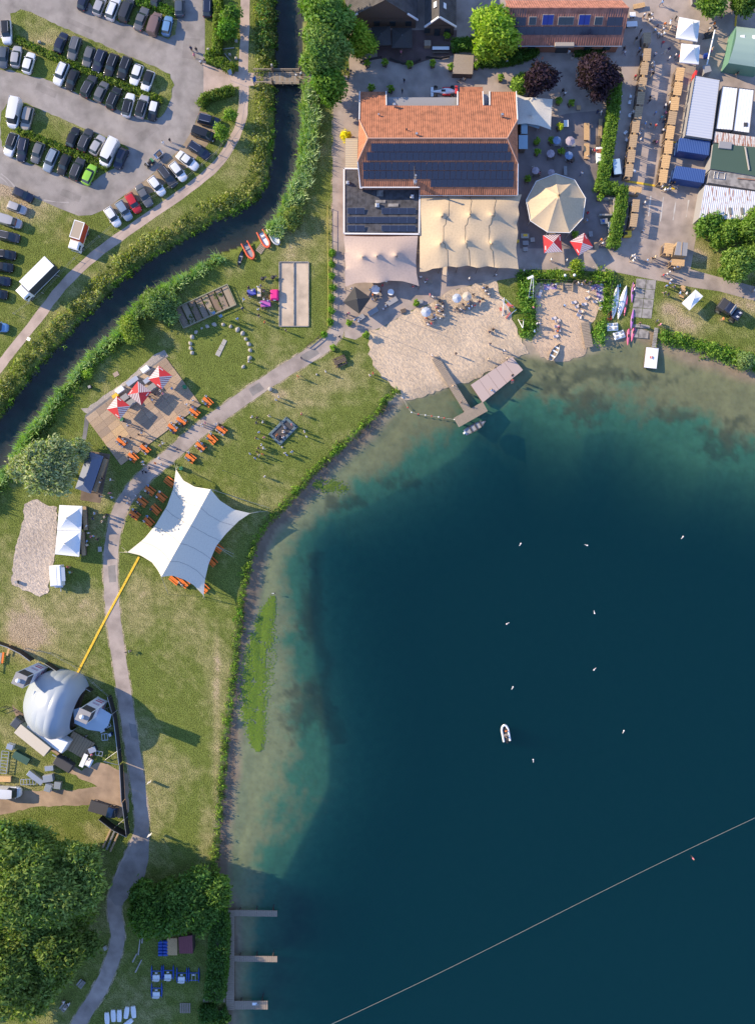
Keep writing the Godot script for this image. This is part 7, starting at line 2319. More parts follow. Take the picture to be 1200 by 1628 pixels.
	# ---- cove: blankets, loungers, steps
	for k in [[869, 456, 1.2, 1.2, "violet patterned blanket in the cove, left one"], [880, 455, 1.1, 1.2, "violet patterned blanket in the cove, beside another"], [949, 456, 2.4, 1.0, "violet patterned blanket in the cove's upper right corner"], [953, 468, 1.2, 2.2, "violet and white blanket against the cove's right bushes"], [855.5, 471.5, 0.8, 0.6, "small violet blanket at the cove's left edge"]]:
		blanket(k[0], k[1], k[2], k[3], k[4])
	for k in [[913, 481, 0.3], [881, 506, 0.4], [887, 510, 0.3], [886, 519, 0.2], [888, 526, 0.2], [885, 534, 0.35], [921, 503, -0.4], [924, 496, 0.0], [929, 484, 0.2], [934, 474, 0.4], [947, 480, 0.2], [956, 478, 0.3], [918, 487, 0.6], [955, 488, 0.9]]:
		lounger(G(k[0], k[1]), k[2], "low canvas beach chair on the sand cove")
	lounger(G(859, 464), 1.2, "blue folding beach chair at the cove's left edge")
	for k in [[1108, 452, -0.5, "cardboard-brown table top on the slipway lawn, upper"], [1083, 462.5, -0.5, "pale timber table on the slipway lawn, upper"], [1081, 472, -0.4, "pale timber table on the slipway lawn, lower"]]:
		plain_table("folding_table", k[0] - (25 if k[0] == 1108 else 0), k[1] + (6 if k[0] == 1108 else 0), 0.9, 0.6, 0.7, k[2], mats.pine, k[3], "folding tables")
	t = thing("timber_steps", "broad timber steps down into the sand cove", "steps", G(901, 457))
	for i in 3: part(t, "step", bx(V(1.8, 0.5 - i * 0.15, 0.4), 0.02), mats.old_timber, V(0, 0.25 - i * 0.075, -0.5 + i * 0.42))
	for x in [-0.95, 0.95]: part(t, "side_board", bx(V(0.1, 0.6, 1.6)), mats.old_timber, V(x, 0.3, 0))
	for k in [[895.5, 440.5, "white ball lamp left of the cove steps"], [910.5, 440, "white ball lamp right of the cove steps"]]:
		t = thing("ball_lamp", k[2], "lamp", G(k[0], k[1]))
		pole(t, "post", Vector3.ZERO, V(0, 0.9, 0), 0.05, mats.charcoal)
		var sm := SphereMesh.new()
		sm.radius = 0.28; sm.height = 0.56; sm.radial_segments = 14; sm.rings = 8
		part(t, "globe", sm, mats.pvc_white, V(0, 1.1, 0))
	# ---- drums and goods near the top right
	chest("skip_container", "skip", 1106, 3, V(2.2, 1.0, 1.4), 0.1, mats.grey, "grey skip at the top edge beside a tree", mats.charcoal)
	t = thing("winch_stand", "dark winch stand with white pole beside the pale grey shed", "winch", G(1124, 68), 0.2)
	pole(t, "pole", V(-2.0, 1.2, 5.6), V(0.7, 2.2, -1.0), 0.14, mats.pvc_white)
	for s in [-1, 1]: pole(t, "leg", V(s * 0.8, 0, -0.8), V(0.6, 2.2, -1.0), 0.08, mats.charcoal)
	part(t, "motor", bx(V(1.6, 0.5, 1.0), 0.08), mats.charcoal, V(0.4, 0.35, -1.2))
	pole(t, "stand", V(-2.0, 0, 5.6), V(-2.0, 1.25, 5.6), 0.08, mats.charcoal)
	for k in [[1157.5, 75, 0.3, mats.red, "small red drum beside the green hall"], [1119.7, 91, 0.35, mats.blue, "bright blue tarpaulin bundle on the white pole"], [1118, 116, 0.7, mats.grey, "grey crate at the pale grey shed's corner"]]:
		chest("drum", "drum", k[0], k[1], V(k[2] * 2, k[2] * 2.2, k[2] * 2), 0.3, k[3], k[4])
	chest("sign_board", "sign", 1100, 127, V(0.35, 1.6, 1.9), -0.15, mats.red, "red sign board at the pale grey shed's corner")
	for k in [[1014, 12, 0.2, "steel bench with timber seat at the top edge"]]:
		plain_table("steel_bench", k[0], k[1], 2.2, 0.9, 0.6, k[2], mats.pine, k[3])
	for k in [[1003, 27, "white table beside the red roofed building", 1.1, 0.9], [1002, 42, "pale blue awning panel beside the red roofed building", 2.0, 1.0]]:
		plain_table("side_table", k[0], k[1], k[3], k[4], 0.8, 0.05, mats.pvc_white, k[2])
	for k in [[972, 297, "red ball on the terrace beside the hedge", mats.red], [959, 294, "green tub at the terrace gate", mats.green], [985, 300, "dark round pot at the terrace gate", mats.charcoal]]:
		t = thing("round_tub", k[2], "tub", G(k[0], k[1]))
		var sm := SphereMesh.new()
		sm.radius = 0.36; sm.height = 0.7; sm.radial_segments = 12; sm.rings = 7
		part(t, "ball", sm, k[3], V(0, 0.35, 0))
	# white tables of the seating area behind the stalls
	for k in [[984, 155], [982.5, 180], [1000.5, 155], [999, 165], [1004, 181], [999, 186], [992, 213], [994, 224], [1007, 273.5]]:
		t = thing("bistro_chair", "white bistro chair between hedge and timber stalls", "chair", G(k[0], k[1]), k[0], "white bistro chairs")
		part(t, "seat", bx(V(0.5, 0.05, 0.5), 0.01), mats.pvc_white, V(0, 0.46, 0))
		part(t, "backrest", bx(V(0.5, 0.45, 0.05), 0.01), mats.pvc_white, V(0, 0.7, -0.23))
		for sx in [-1, 1]:
			for sz in [-1, 1]: pole(t, "leg", V(sx * 0.2, 0, sz * 0.2), V(sx * 0.2, 0.46, sz * 0.2), 0.02, mats.steel)
	# ---- flags and poles
	flag_pole(367, 128, 3.6, "blue and white banner flag at the path junction", Color(0.25, 0.35, 0.6))
	flag_pole(405, 138, 3.4, "blue banner flag at the bridge's foot", Color(0.02, 0.12, 0.45))
	flag_pole(352, 508, 3.2, "blue banner flag at the vegetable garden, right one", Color(0.15, 0.3, 0.6))
	flag_pole(341, 503, 3.2, "blue banner flag at the vegetable garden, left one", Color(0.15, 0.3, 0.6))
	flag_pole(589, 527, 6.0, "bare pole at the beach's upper left corner", Color(0, 0, 0, 0))
	flag_pole(636, 507, 5.5, "bare pole at the beach terrace edge", Color(0, 0, 0, 0))
	flag_pole(500, 436, 2.2, "short light pole beside the boules court", Color(0, 0, 0, 0))
	flag_pole(362, 750, 4.6, "thin pole on the lawn beside the white tent", Color(0, 0, 0, 0))
	flag_pole(240, 1322, 3.0, "white sign pole at the forecourt corner", Color(0.75, 0.75, 0.75))
	flag_pole(237, 1242, 2.0, "small white sign pole beside the stage road", Color(0.6, 0.6, 0.62))
	# bicycles near the stage
	bicycle(G(205, 1035), 0.3, "dark cargo bicycle standing beside the path near the stage")
	bicycle(G(550, 118), 0.9, "bicycle parked near the bridge, upper one")
	bicycle(G(556, 121), 1.2, "bicycle parked near the bridge, lower one")
	bicycle(G(733, 130), 0.2, "bicycle leaning in the courtyard")
	t = thing("white_notice", "white folded notice board in the canal bank plants", "sign", G(50, 541), -0.4)
	part(t, "board", bx(V(0.9, 0.06, 0.6), 0.01), mats.pvc_white, V(0, 1.1, 0)).rotation.z = 0.5
	for s in [-1, 1]: pole(t, "leg", V(s * 0.4, -0.3, 0), V(s * 0.4, 1.0 + s * 0.2, 0), 0.03, mats.steel)
	chest("feed_box", "box", 160, 873, V(0.6, 0.4, 0.9), 0.05, mats.stone, "pale grey box on the grass before the event tents")
	trailer_caravan()
	garden_clutter()

func garden_clutter():
	# the little fenced garden between car park hedge and footpath
	for k in [[364, 78, 2.2, 0.12, "pale timber beam in the small hedged garden"], [364, 94, 2.4, -0.9, "long white plank in the small hedged garden"]]:
		var t := thing("garden_beam", k[4], "beam", G(k[0], k[1]), k[3])
		part(t, "beam", bx(V(k[2], 0.12, 0.16), 0.02), mats.stone, V(0, 0.25, 0))
		for s in [-1, 1]: part(t, "foot", bx(V(0.12, 0.2, 0.3)), mats.dark_timber, V(s * k[2] * 0.4, 0.1, 0))
	for k in [[332, 80, "white marker stone at the car park junction, upper"], [325, 160, "white marker stone at the car park junction, lower"], [376, 66, "white stone in the small hedged garden, by the path"], [366, 88, "white stone in the small hedged garden, middle"], [376, 94, "white stone in the small hedged garden, lower"], [64, 68, "white bollard on the upper car park island"], [199, 127, "white bollard in the island hedge, upper"], [30, 201, "white bollard on the second island, left"], [116, 236, "white bollard on the second island's hedge"]]:
		var t := thing("marker_stone", k[2], "marker", G(k[0], k[1]))
		part(t, "stone", bx(V(0.5, 0.6, 0.45), 0.14), mats.stone, V(0, 0.28, 0))

func leaf_small() -> Mesh:
	if not meshes.has("leafsmall"): meshes.leafsmall = leaf_clump(9, 0.24, 0.13, 14)
	return meshes.leafsmall

func soil_mat(i: int) -> Material:
	var k := "soil%d" % (i % 3)
	if not mats.has(k): grain(mk(k, [Color(0.30, 0.23, 0.17), Color(0.36, 0.29, 0.21), Color(0.24, 0.17, 0.12)][i % 3], 0.95), T.grit, 0.7, 3.0)
	return mats[k]

func guard_mesh(l: float, w: float) -> ArrayMesh:
	var k := "guard_%.2f_%.2f" % [l, w]
	if not meshes.has(k): meshes[k] = bx(V(l, 0.1, w), 0.05).mesh()
	return meshes[k]

func panel_deck(w: float, d: float) -> ArrayMesh:
	if not meshes.has("deckpanel"):
		var b := MB.new()
		for i in 6: b.cbox(V(0, 0, -d * 0.5 + d * (i + 0.5) / 6.0), V(w, 0.06, d / 6.0 - 0.015), 0.008)
		meshes.deckpanel = b.mesh()
	return meshes.deckpanel

func dinghy(at: Vector3, turn: float, label: String, fm: Material, tm: Material, group: String):
	var t := thing("inflatable_boat", label, "boat", at, turn, group)
	var b := MB.new()
	var pts := [V(-1.9, 0.35, -0.62), V(0.6, 0.35, -0.66), V(1.2, 0.4, -0.5), V(1.6, 0.45, -0.2), V(1.7, 0.47, 0), V(1.6, 0.45, 0.2), V(1.2, 0.4, 0.5), V(0.6, 0.35, 0.66), V(-1.9, 0.35, 0.62)]
	for i in pts.size() - 1: b.tube(pts[i], pts[i + 1], 0.21 if i > 0 else 0.16, 0.21 if i < 7 else 0.16, 9, i == 0 or i == 7)
	part(t, "tube", b, tm)
	part(t, "floor", bx(V(2.9, 0.08, 0.9), 0.02), fm, V(-0.2, 0.24, 0))
	part(t, "transom", bx(V(0.08, 0.4, 0.9)), mats.charcoal, V(-1.5, 0.38, 0))
	part(t, "thwart", bx(V(0.25, 0.05, 0.9)), mats.grey, V(-0.5, 0.4, 0))

func blanket(x: float, y: float, l: float, w: float, label: String):
	var t := thing("beach_blanket", label, "blanket", G(x, y) + V(0, 0.05, 0), 0.05 * (int(x) % 5), "beach blankets")
	var b := MB.new()
	b.tint = true
	var r := RandomNumberGenerator.new()
	r.seed = int(x)
	for i in 6:
		for j in 6:
			b.col = [Color(0.32, 0.24, 0.5), Color(0.6, 0.55, 0.68), Color(0.22, 0.16, 0.42), Color(0.5, 0.3, 0.45)][r.randi() % 4]
			b.box(V(-l * 0.5 + l * (i + 0.5) / 6, 0.015, -w * 0.5 + w * (j + 0.5) / 6), V(l / 6, 0.03, w / 6))
	part(t, "cloth", b, mats.cloth)
	part(t, "pillow", bx(V(0.4, 0.14, 0.3), 0.05), mats.pvc_white, V(l * 0.3, 0.1, -w * 0.3))

func lounger(at: Vector3, turn: float, label: String):
	if not meshes.has("lounger"):
		var t := thing("beach_chair", label, "beach chair", at, turn, "beach chairs in the cove")
		part(t, "seat", bx(V(0.65, 0.06, 0.55), 0.02), paint(Color(0.62, 0.56, 0.55), 0.8), V(0, 0.28, 0))
		part(t, "backrest", bx(V(0.7, 0.06, 0.55), 0.02), paint(Color(0.62, 0.56, 0.55), 0.8), V(-0.55, 0.52, 0)).rotation.z = -0.75
		for s in [-1, 1]: part(t, "frame", bx(V(1.2, 0.05, 0.05)), mats.timber, V(-0.15, 0.2, s * 0.29)).rotation.z = -0.2
		for s in [-1, 1]: part(t, "leg", bx(V(0.05, 0.26, 0.55)), mats.timber, V(s * 0.3, 0.13, 0))
		meshes.lounger = t
	else: copy(meshes.lounger, label, at, turn)

func bicycle(at: Vector3, turn: float, label: String):
	var t := thing("bicycle", label, "bicycle", at, turn, "bicycles")
	var b := MB.new()
	for x in [-0.52, 0.52]:
		b = MB.new()
		for i in 14: b.tube(V(x + cos(TAU * i / 14) * 0.33, 0.34 + sin(TAU * i / 14) * 0.33, 0), V(x + cos(TAU * (i + 1) / 14) * 0.33, 0.34 + sin(TAU * (i + 1) / 14) * 0.33, 0), 0.025, 0.025, 5, false)
		part(t, "wheel", b, mats.rubber)
	b = MB.new()
	for k in [[-0.52, 0.34, -0.1, 0.34], [-0.1, 0.34, 0.36, 0.85], [-0.2, 0.85, 0.36, 0.85], [-0.1, 0.34, -0.22, 0.95], [-0.52, 0.34, -0.2, 0.85], [0.52, 0.34, 0.34, 1.0]]: b.tube(V(k[0], k[1], 0), V(k[2], k[3], 0), 0.025, 0.025, 5)
	part(t, "frame", b, mats.charcoal)
	part(t, "saddle", bx(V(0.28, 0.07, 0.16), 0.02), mats.black, V(-0.24, 0.98, 0))
	part(t, "handlebar", bx(V(0.06, 0.05, 0.6)), mats.steel, V(0.33, 1.04, 0))
	part(t, "basket", bx(V(0.35, 0.28, 0.4), 0.03), mats.dark_timber, V(0.6, 0.85, 0))

func racing_car():
	var t := thing("racing_car", "white and red open-wheel racing car behind the orange roof", "racing car", G(705, 147), PI)
	var b := MB.new()
	b.loft([ring6(-2.2, 0.25, 0.3, 0.5), ring6(-1.2, 0.5, 0.3, 0.8), ring6(-0.2, 0.62, 0.25, 0.75), ring6(0.8, 0.3, 0.25, 0.62), ring6(2.3, 0.12, 0.25, 0.42)])
	part(t, "body", b, mats.pvc_white)
	part(t, "front_wing", bx(V(0.5, 0.06, 1.8), 0.02), mats.pvc_white, V(2.2, 0.22, 0))
	part(t, "rear_wing", bx(V(0.5, 0.3, 1.5), 0.04), mats.red, V(-2.35, 0.95, 0))
	part(t, "cockpit", bx(V(0.8, 0.1, 0.42), 0.04), mats.black, V(0.1, 0.74, 0))
	for s in [-1, 1]: part(t, "side_pod", bx(V(1.5, 0.35, 0.3), 0.08), mats.red, V(-0.5, 0.42, s * 0.62))
	add_wheels(t, [1.55, -1.6], 0.98, 0.33, 0.38)

func ring6(x: float, hw: float, y0: float, y1: float) -> Array:
	return [V(x, y0, -hw), V(x, (y0 + y1) * 0.5, -hw * 1.05), V(x, y1, -hw * 0.6), V(x, y1, hw * 0.6), V(x, (y0 + y1) * 0.5, hw * 1.05), V(x, y0, hw)]

func trailer_caravan():
	var t := thing("catering_trailer", "white catering trailer below the event tents", "trailer", G(96, 914), 0.06)
	part(t, "body", bx(V(2.1, 1.9, 3.9), 0.12), mats.pvc_white, V(0, 1.45, 0))
	part(t, "roof_panel", bx(V(1.2, 0.05, 3.6), 0.02), mats.white, V(-0.3, 2.42, 0))
	part(t, "hatch", bx(V(0.9, 0.06, 2.6), 0.02), paint(Color(0.5, 0.56, 0.62), 0.5), V(1.35, 2.2, -0.2)).rotation.z = -0.25
	part(t, "drawbar", bx(V(0.12, 0.12, 1.3)), mats.steel, V(0.2, 0.5, 2.5))
	part(t, "gas_box", bx(V(1.6, 0.5, 0.5), 0.05), mats.steel, V(0, 0.75, 2.1))
	for z in [-0.2, 0.6]:
		for s in [-1, 1]:
			var o := part(t, "wheel", wheel_mesh(0.32, 0.22), mats.rubber, V(s * 0.95, 0.32, z), PI / 2)
			part(o, "rim", meshes["rim_0.32"], mats.steel)
# ================================================================ stage and its yard
func speaker_tower(x: float, y: float, label: String):
	var t := thing("speaker_tower", label, "speaker tower", P(x, y), -0.42, "speaker towers")
	part(t, "banner", bx(V(2.0, 6.2, 2.0)), paint(Color(0.60, 0.64, 0.74), 0.7), V(0, 3.1, 0))
	part(t, "speaker_stack", bx(V(2.0, 3.0, 2.0), 0.05), mats.charcoal, V(0, 7.75, 0))
	part(t, "roof_plate", bx(V(2.3, 0.12, 2.3), 0.03), mats.grey, V(0, 9.35, 0))
	var sm := SphereMesh.new()
	sm.radius = 0.42; sm.height = 0.8; sm.radial_segments = 14; sm.rings = 8
	part(t, "beacon", sm, mats.pvc_white, V(-0.1, 9.75, 0.1))
	for s in [-1, 1]:
		for z in [-1, 1]: part(t, "corner_post", bx(V(0.1, 9.3, 0.1)), mats.pvc_white, V(s * 1.03, 4.65, z * 1.03))
	# printed bands on the banner, too small to read
	for k in [[2.2, 0.45, Color(0.45, 0.05, 0.09)], [3.6, 0.2, Color(0.25, 0.22, 0.4)], [4.1, 0.3, Color(0.35, 0.2, 0.35)], [1.3, 0.3, Color(0.45, 0.05, 0.09)]]:
		for f in 4:
			part(t, "print", bx(V(1.3, k[1], 0.02)), paint(k[2], 0.7), V(sin(f * PI / 2) * 1.012, k[0], cos(f * PI / 2) * 1.012), f * PI / 2)

func flight_case(x: float, y: float, s: Vector3, turn: float, m: Material, label: String):
	var t := thing("flight_case", label, "case", G(x, y), turn, "cases behind the stage")
	part(t, "body", bx(s * V(1, 0.8, 1), 0.03), m, V(0, s.y * 0.4 + 0.1, 0))
	part(t, "lid", bx(V(s.x + 0.03, s.y * 0.2, s.z + 0.03), 0.03), mats.steel, V(0, s.y * 0.9 + 0.1, 0))
	for sx in [-1, 1]:
		for sz in [-1, 1]: part(t, "caster", bx(V(0.1, 0.1, 0.1)), mats.rubber, V(sx * s.x * 0.4, 0.05, sz * s.z * 0.4))

func frame_trolley(x: float, y: float, l: float, w: float, turn: float, label: String):
	var t := thing("frame_trolley", label, "trolley", G(x, y), turn, "metal frames behind the stage")
	for s in [-1, 1]: part(t, "rail", bx(V(l, 0.1, 0.1)), mats.steel, V(0, 0.7, s * w * 0.5))
	var n := maxi(2, int(l / 0.55))
	for i in n + 1: part(t, "crossbar", bx(V(0.09, 0.09, w)), mats.steel, V(-l * 0.5 + l * i / n, 0.7, 0))
	for s in [-1, 1]:
		for z in [-1, 1]: part(t, "leg", bx(V(0.08, 0.7, 0.08)), mats.steel, V(s * l * 0.45, 0.35, z * w * 0.5))

func hoarding(label: String, line: Array, h: float):
	var o := G(line[0], line[1])
	var t := thing("hoarding", label, "fence", o, 0, "black hoarding round the stage yard")
	for i in range(0, line.size() - 2, 2):
		var a := G(line[i], line[i + 1]) - o; var b := G(line[i + 2], line[i + 3]) - o
		var n := maxi(1, int(a.distance_to(b) / 2.6))
		for k in n:
			var p := a.lerp(b, (k + 0.5) / n)
			part(t, "panel", bx(V(a.distance_to(b) / n - 0.04, h, 0.06)), mats.black, p + V(0, h * 0.5 + 0.05, 0), -atan2(b.z - a.z, b.x - a.x))
			part(t, "top_rail", bx(V(a.distance_to(b) / n, 0.06, 0.09)), mats.steel, p + V(0, h + 0.08, 0), -atan2(b.z - a.z, b.x - a.x))

func build_stage():
	var o := P(125, 1122)
	var t := thing("stage_dome", "large pale blue-grey domed stage roof with swelling panels", "stage", o, -0.287)
	# ribbed shell, band by band from the open front arch to the back
	for k in 6:
		var pts := []
		for j in 9:
			var u := -0.42 + 1.42 * (k + j / 8.0) / 6.0
			var r := pow(maxf(0.0, 1.0 - pow(absf(u) if u > 0 else absf(u) * 1.9, 2.4)), 0.5)
			for i in 25:
				var a := PI * i / 24.0
				var sw := 1.0 + 0.014 * sin(PI * j / 8.0) * absf(sin(a * 4.0))
				pts.append(V(-2.2 - u * 7.6, 9.0 * pow(maxf(sin(a), 0.0), 0.58) * r * sw * (1.0 - 0.2 * maxf(u, 0.0)), -cos(a) * 6.1 * maxf(r, 0.04) * sw))
		var b := MB.new()
		b.grid(pts, 25, 9)
		part(t, "canopy_panel", b, paint(Color(0.34, 0.39, 0.45), 0.38))
	part(t, "stage_floor", bx(V(7.0, 1.0, 8.0), 0.03), mats.dark_timber, V(-3.0, 0.5, 0))
	for s in [-1, 1]:
		var fl := part(t, "roof_flap", bx(V(1.5, 0.06, 1.1), 0.02), paint(Color(0.45, 0.52, 0.6), 0.5), V(-5.4 + s * 0.5, 6.3, -2.0))
		fl.rotation.z = s * 0.6
	# lower side canopy
	o = P(148, 1140)
	t = thing("stage_side_canopy", "low blue-grey canopy over the stage's right wing", "canopy", o)
	var gp := membrane([117, 1128, 4.0, 150, 1119, 4.0, 178, 1136, 3.6], [119, 1150, 3.4, 140, 1160, 3.2, 160, 1163, 3.0], [117, 1128, 4.0, 119, 1150, 3.4], [178, 1136, 3.6, 172, 1155, 3.2, 160, 1163, 3.0], [150, 1140, 4.4], 16, 12, o)
	var b := MB.new()
	b.grid(gp, 16, 12)
	part(t, "canopy", b, paint(Color(0.40, 0.50, 0.6), 0.45))
	for k in [[119, 1150, 3.4], [160, 1163, 3.0], [178, 1136, 3.6]]:
		var a := P(k[0], k[1], k[2]) - o
		pole(t, "leg", a, V(a.x, 0, a.z), 0.06, mats.steel)
	speaker_tower(66, 1065, "tall speaker tower at the stage's upper left corner")
	speaker_tower(161, 1119, "tall speaker tower on the stage's right wing")
	t = thing("stage_platform", "timber loading platform with ramp behind the stage", "platform", G(128, 1184), -0.52)
	for i in 9: part(t, "plank", plank_mesh(0.5, 0.08, 3.6, i % 3), mats.timber, V(-2.1 + i * 0.53, 0.5, 0))
	part(t, "base", bx(V(4.6, 0.4, 3.4)), mats.dark_timber, V(0, 0.22, 0))
	part(t, "ramp", bx(V(1.6, 0.08, 1.2)), mats.pvc_white, V(3.2, 0.3, 2.0), 1.6)
	t = thing("loading_ramp", "white loading ramp plate standing on the yard", "ramp", G(137, 1206), 1.15)
	part(t, "plate", bx(V(2.6, 0.1, 0.8), 0.02), mats.pvc_white, V(0, 1.2, 0))
	for s in [-1, 1]: part(t, "leg", bx(V(0.08, 1.2, 0.7)), mats.steel, V(s * 1.1, 0.6, 0))
	# hoarding and fences
	hoarding("black hoarding from the right wing down to the yard gate", [177, 1104, 186, 1135, 190, 1165, 195, 1210], 2.1)
	hoarding("black hoarding panels beside the road, right of the gate", [196, 1212, 198, 1250, 199, 1270], 2.1)
	hoarding("black hoarding corner below the flatbed truck", [163, 1296, 185, 1313, 207, 1324, 200, 1270], 2.1)
	hoarding("black hoarding with white rail at the yard's upper left", [-10, 1016, 20, 1026, 40, 1036, 56, 1048], 2.1)
	hoarding("black hoarding behind the dome's upper edge", [78, 1052, 112, 1074, 150, 1096], 1.9)
	for k in [[196, 1187, 169, 1207, 195, 1216, "steel brace triangle of the hoarding, upper one"], [207, 1294, 184, 1314, 207, 1324, "steel brace triangle of the hoarding, lower one"]]:
		t = thing("brace_frame", k[6], "brace", G(k[2], k[3]))
		for s in [[0, 2], [2, 4]]:
			var a := G(k[s[0]], k[s[0] + 1]) - t.position; var c := G(k[s[1]], k[s[1] + 1]) - t.position
			pole(t, "rail", a + V(0, 1.4, 0), c + V(0, 0.5, 0), 0.06, mats.steel)
			pole(t, "post", c, c + V(0, 0.55, 0), 0.05, mats.steel)
	fence("light crowd barrier along the grass above the dome", [44, 1030, 82, 1037, 120, 1058, 150, 1084, 178, 1108], 1.1, 2.0, mats.steel, 2, mats.steel)
	fence("dark rail fence at the left edge beside the dome", [-5, 1128, 10, 1122, 50, 1140], 1.1, 1.8, mats.charcoal, 2, mats.charcoal, 0.1)
	# cases, frames, benches
	frame_trolley(10, 1210, 4.2, 1.3, 1.45, "long metal frame rack at the left edge")
	frame_trolley(48, 1241, 2.9, 1.0, 0.05, "low metal frame lying beside the stage track")
	frame_trolley(174, 1128, 0.9, 0.9, 0.4, "small square metal frame beside the right wing, upper")
	frame_trolley(174, 1151, 0.9, 0.9, 0.5, "small square metal frame beside the right wing, lower")
	frame_trolley(160, 1196, 1.3, 0.8, -0.2, "metal grid frame beside the loading ramp")
	frame_trolley(169, 1170, 1.1, 1.2, 0.1, "pale metal grid frame beside the hoarding")
	for k in [[60, 1234, 3.4, 1.0, -0.65, mats.steel, "long steel case stack beside the track"], [80, 1235, 1.8, 1.3, 0.15, mats.grey, "grey case pair beside the track"], [80, 1250, 1.2, 1.4, -0.3, mats.pvc_white, "white case beside the track"], [95, 1246, 1.2, 1.3, -0.15, mats.steel, "steel case nearest the yard gate"], [82, 1219, 1.6, 0.9, 0.1, mats.steel, "steel case behind the black trailer"], [20, 1185, 1.2, 1.0, -0.3, mats.pvc_white, "white crate behind the lorry"], [165, 1157, 0.9, 1.2, 0.4, mats.charcoal, "dark case under the right wing"], [178, 1166, 0.5, 0.6, 0.3, mats.blue, "small blue case beside the hoarding"], [150, 1190, 1.4, 1.0, 0.4, mats.charcoal, "dark case pile on the platform's edge"]]:
		flight_case(k[0], k[1], V(k[2], 1.0, k[3]), k[4], k[5], k[6])
	chest("tarpaulin_stack", "stack", 37, 1203, V(3.2, 0.9, 1.3), -0.5, paint(Color(0.03, 0.09, 0.07), 0.7), "dark green covered stack behind the lorry")
	chest("timber_crate", "crate", 10, 1237, V(2.4, 0.7, 1.0), -0.02, mats.timber, "timber crate at the left edge beside the track", mats.pine)
	for k in [[7, 1045, "orange bench board at the yard's upper left", mats.orange, 1.45], [16, 1033, "pale bench board at the yard's upper left", mats.pine, 1.3], [3, 1046, "grey bench board at the left edge", mats.grey, 1.4], [0, 1060, "white bench board at the left edge", mats.pvc_white, 1.5]]:
		t = thing("bench_board", k[2], "bench", G(k[0], k[1]), k[4], "loose benches at the yard's upper left")
		part(t, "seat", bx(V(2.1, 0.05, 0.36), 0.01), k[3], V(0, 0.5, 0))
		for s in [-1, 1]: part(t, "leg", bx(V(0.06, 0.48, 0.3)), mats.charcoal, V(s * 0.8, 0.24, 0))
	for k in [[172, 1330, "left timber beam of the stack by the forecourt"], [178, 1333, "pale metal beam of the stack by the forecourt"], [184, 1336, "right timber beam of the stack by the forecourt"]]:
		t = thing("beam_stack", k[2], "beam", G(k[0], k[1]), 1.15, "stacked beams by the forecourt")
		for i in 2: part(t, "beam", bx(V(4.2, 0.28, 0.32), 0.03), mats.timber if k[0] != 178 else mats.steel, V(0, 0.15 + i * 0.29, 0.02 * i))
# ================================================================ jetties, boats and buoys
func W(x: float, y: float) -> Vector3:
	return P(x, y, WL)

func jetty(label: String, x0: float, y0: float, x1: float, y1: float, w: float, h: float, m: Material, pw := 0.34, rail := false):
	var a := P(x0, y0, h); var b := P(x1, y1, h)
	var o := V(a.x, 0, a.z)
	var t := thing("jetty", label, "jetty", o, -atan2(b.z - a.z, b.x - a.x), "jetties")
	var l := a.distance_to(b)
	var n := int(l / pw)
	for i in n: part(t, "plank", plank_mesh(l / n - 0.03, 0.07, w, (i * 7) % 3), m, V(l * (i + 0.5) / n, h + 0.004 * (i % 3), 0))
	for s in [-1, 1]:
		part(t, "beam", bx(V(l, 0.16, 0.12)), mats.dark_timber, V(l * 0.5, h - 0.13, s * (w * 0.5 - 0.12)))
		var np := maxi(2, int(l / 2.6))
		for i in np: part(t, "pile", bx(V(0.18, 2.6, 0.18), 0.03), mats.dark_timber, V(l * (i + 0.3) / (np - 0.4), h - 1.36, s * (w * 0.5 - 0.15)))

func raft(label: String, q: Array, m: Material):
	var c := []
	var h := WL + 0.45
	for i in 4: c.append(P(q[i * 2], q[i * 2 + 1], h))
	var o: Vector3 = (c[0] + c[2]) * 0.5
	o.y = WL
	var t := thing("swim_raft", label, "raft", o)
	var n := 5
	for i in n:
		var b := MB.new()
		var e := 0.0025
		b.prism(xz([c[0].lerp(c[1], float(i) / n + e) - o, c[0].lerp(c[1], (i + 1.0) / n - e) - o, c[3].lerp(c[2], (i + 1.0) / n - e) - o, c[3].lerp(c[2], float(i) / n + e) - o]), 0.34, 0.42)
		part(t, "panel", b, m)
	var fb := MB.new()
	fb.prism(xz([c[0] - o, c[1] - o, c[2] - o, c[3] - o]), -0.25, 0.33)
	part(t, "float", fb, mats.dark_timber)

func kayak(x: float, y: float, l: float, w: float, turn: float, m: Material, label: String, open := true, h := 0.32):
	var t := thing("kayak" if open else "upturned_canoe", label, "kayak" if open else "canoe", G(x, y) if field(f_lake, P(x, y).x, P(x, y).z) > 0 else W(x, y) - V(0, 0.08, 0), turn, "kayaks and canoes by the slipway")
	part(t, "hull", lens(l, w, h), m)
	if open:
		part(t, "cockpit", lens(0.75, 0.42, 0.06), mats.black, V(-0.15, h - 0.04, 0))
		part(t, "seat", bx(V(0.4, 0.05, 0.3), 0.02), mats.charcoal, V(-0.2, h + 0.01, 0))
	else: part(t, "keel", bx(V(l * 0.85, 0.06, 0.05), 0.02), mats.grey, V(0, h, 0))

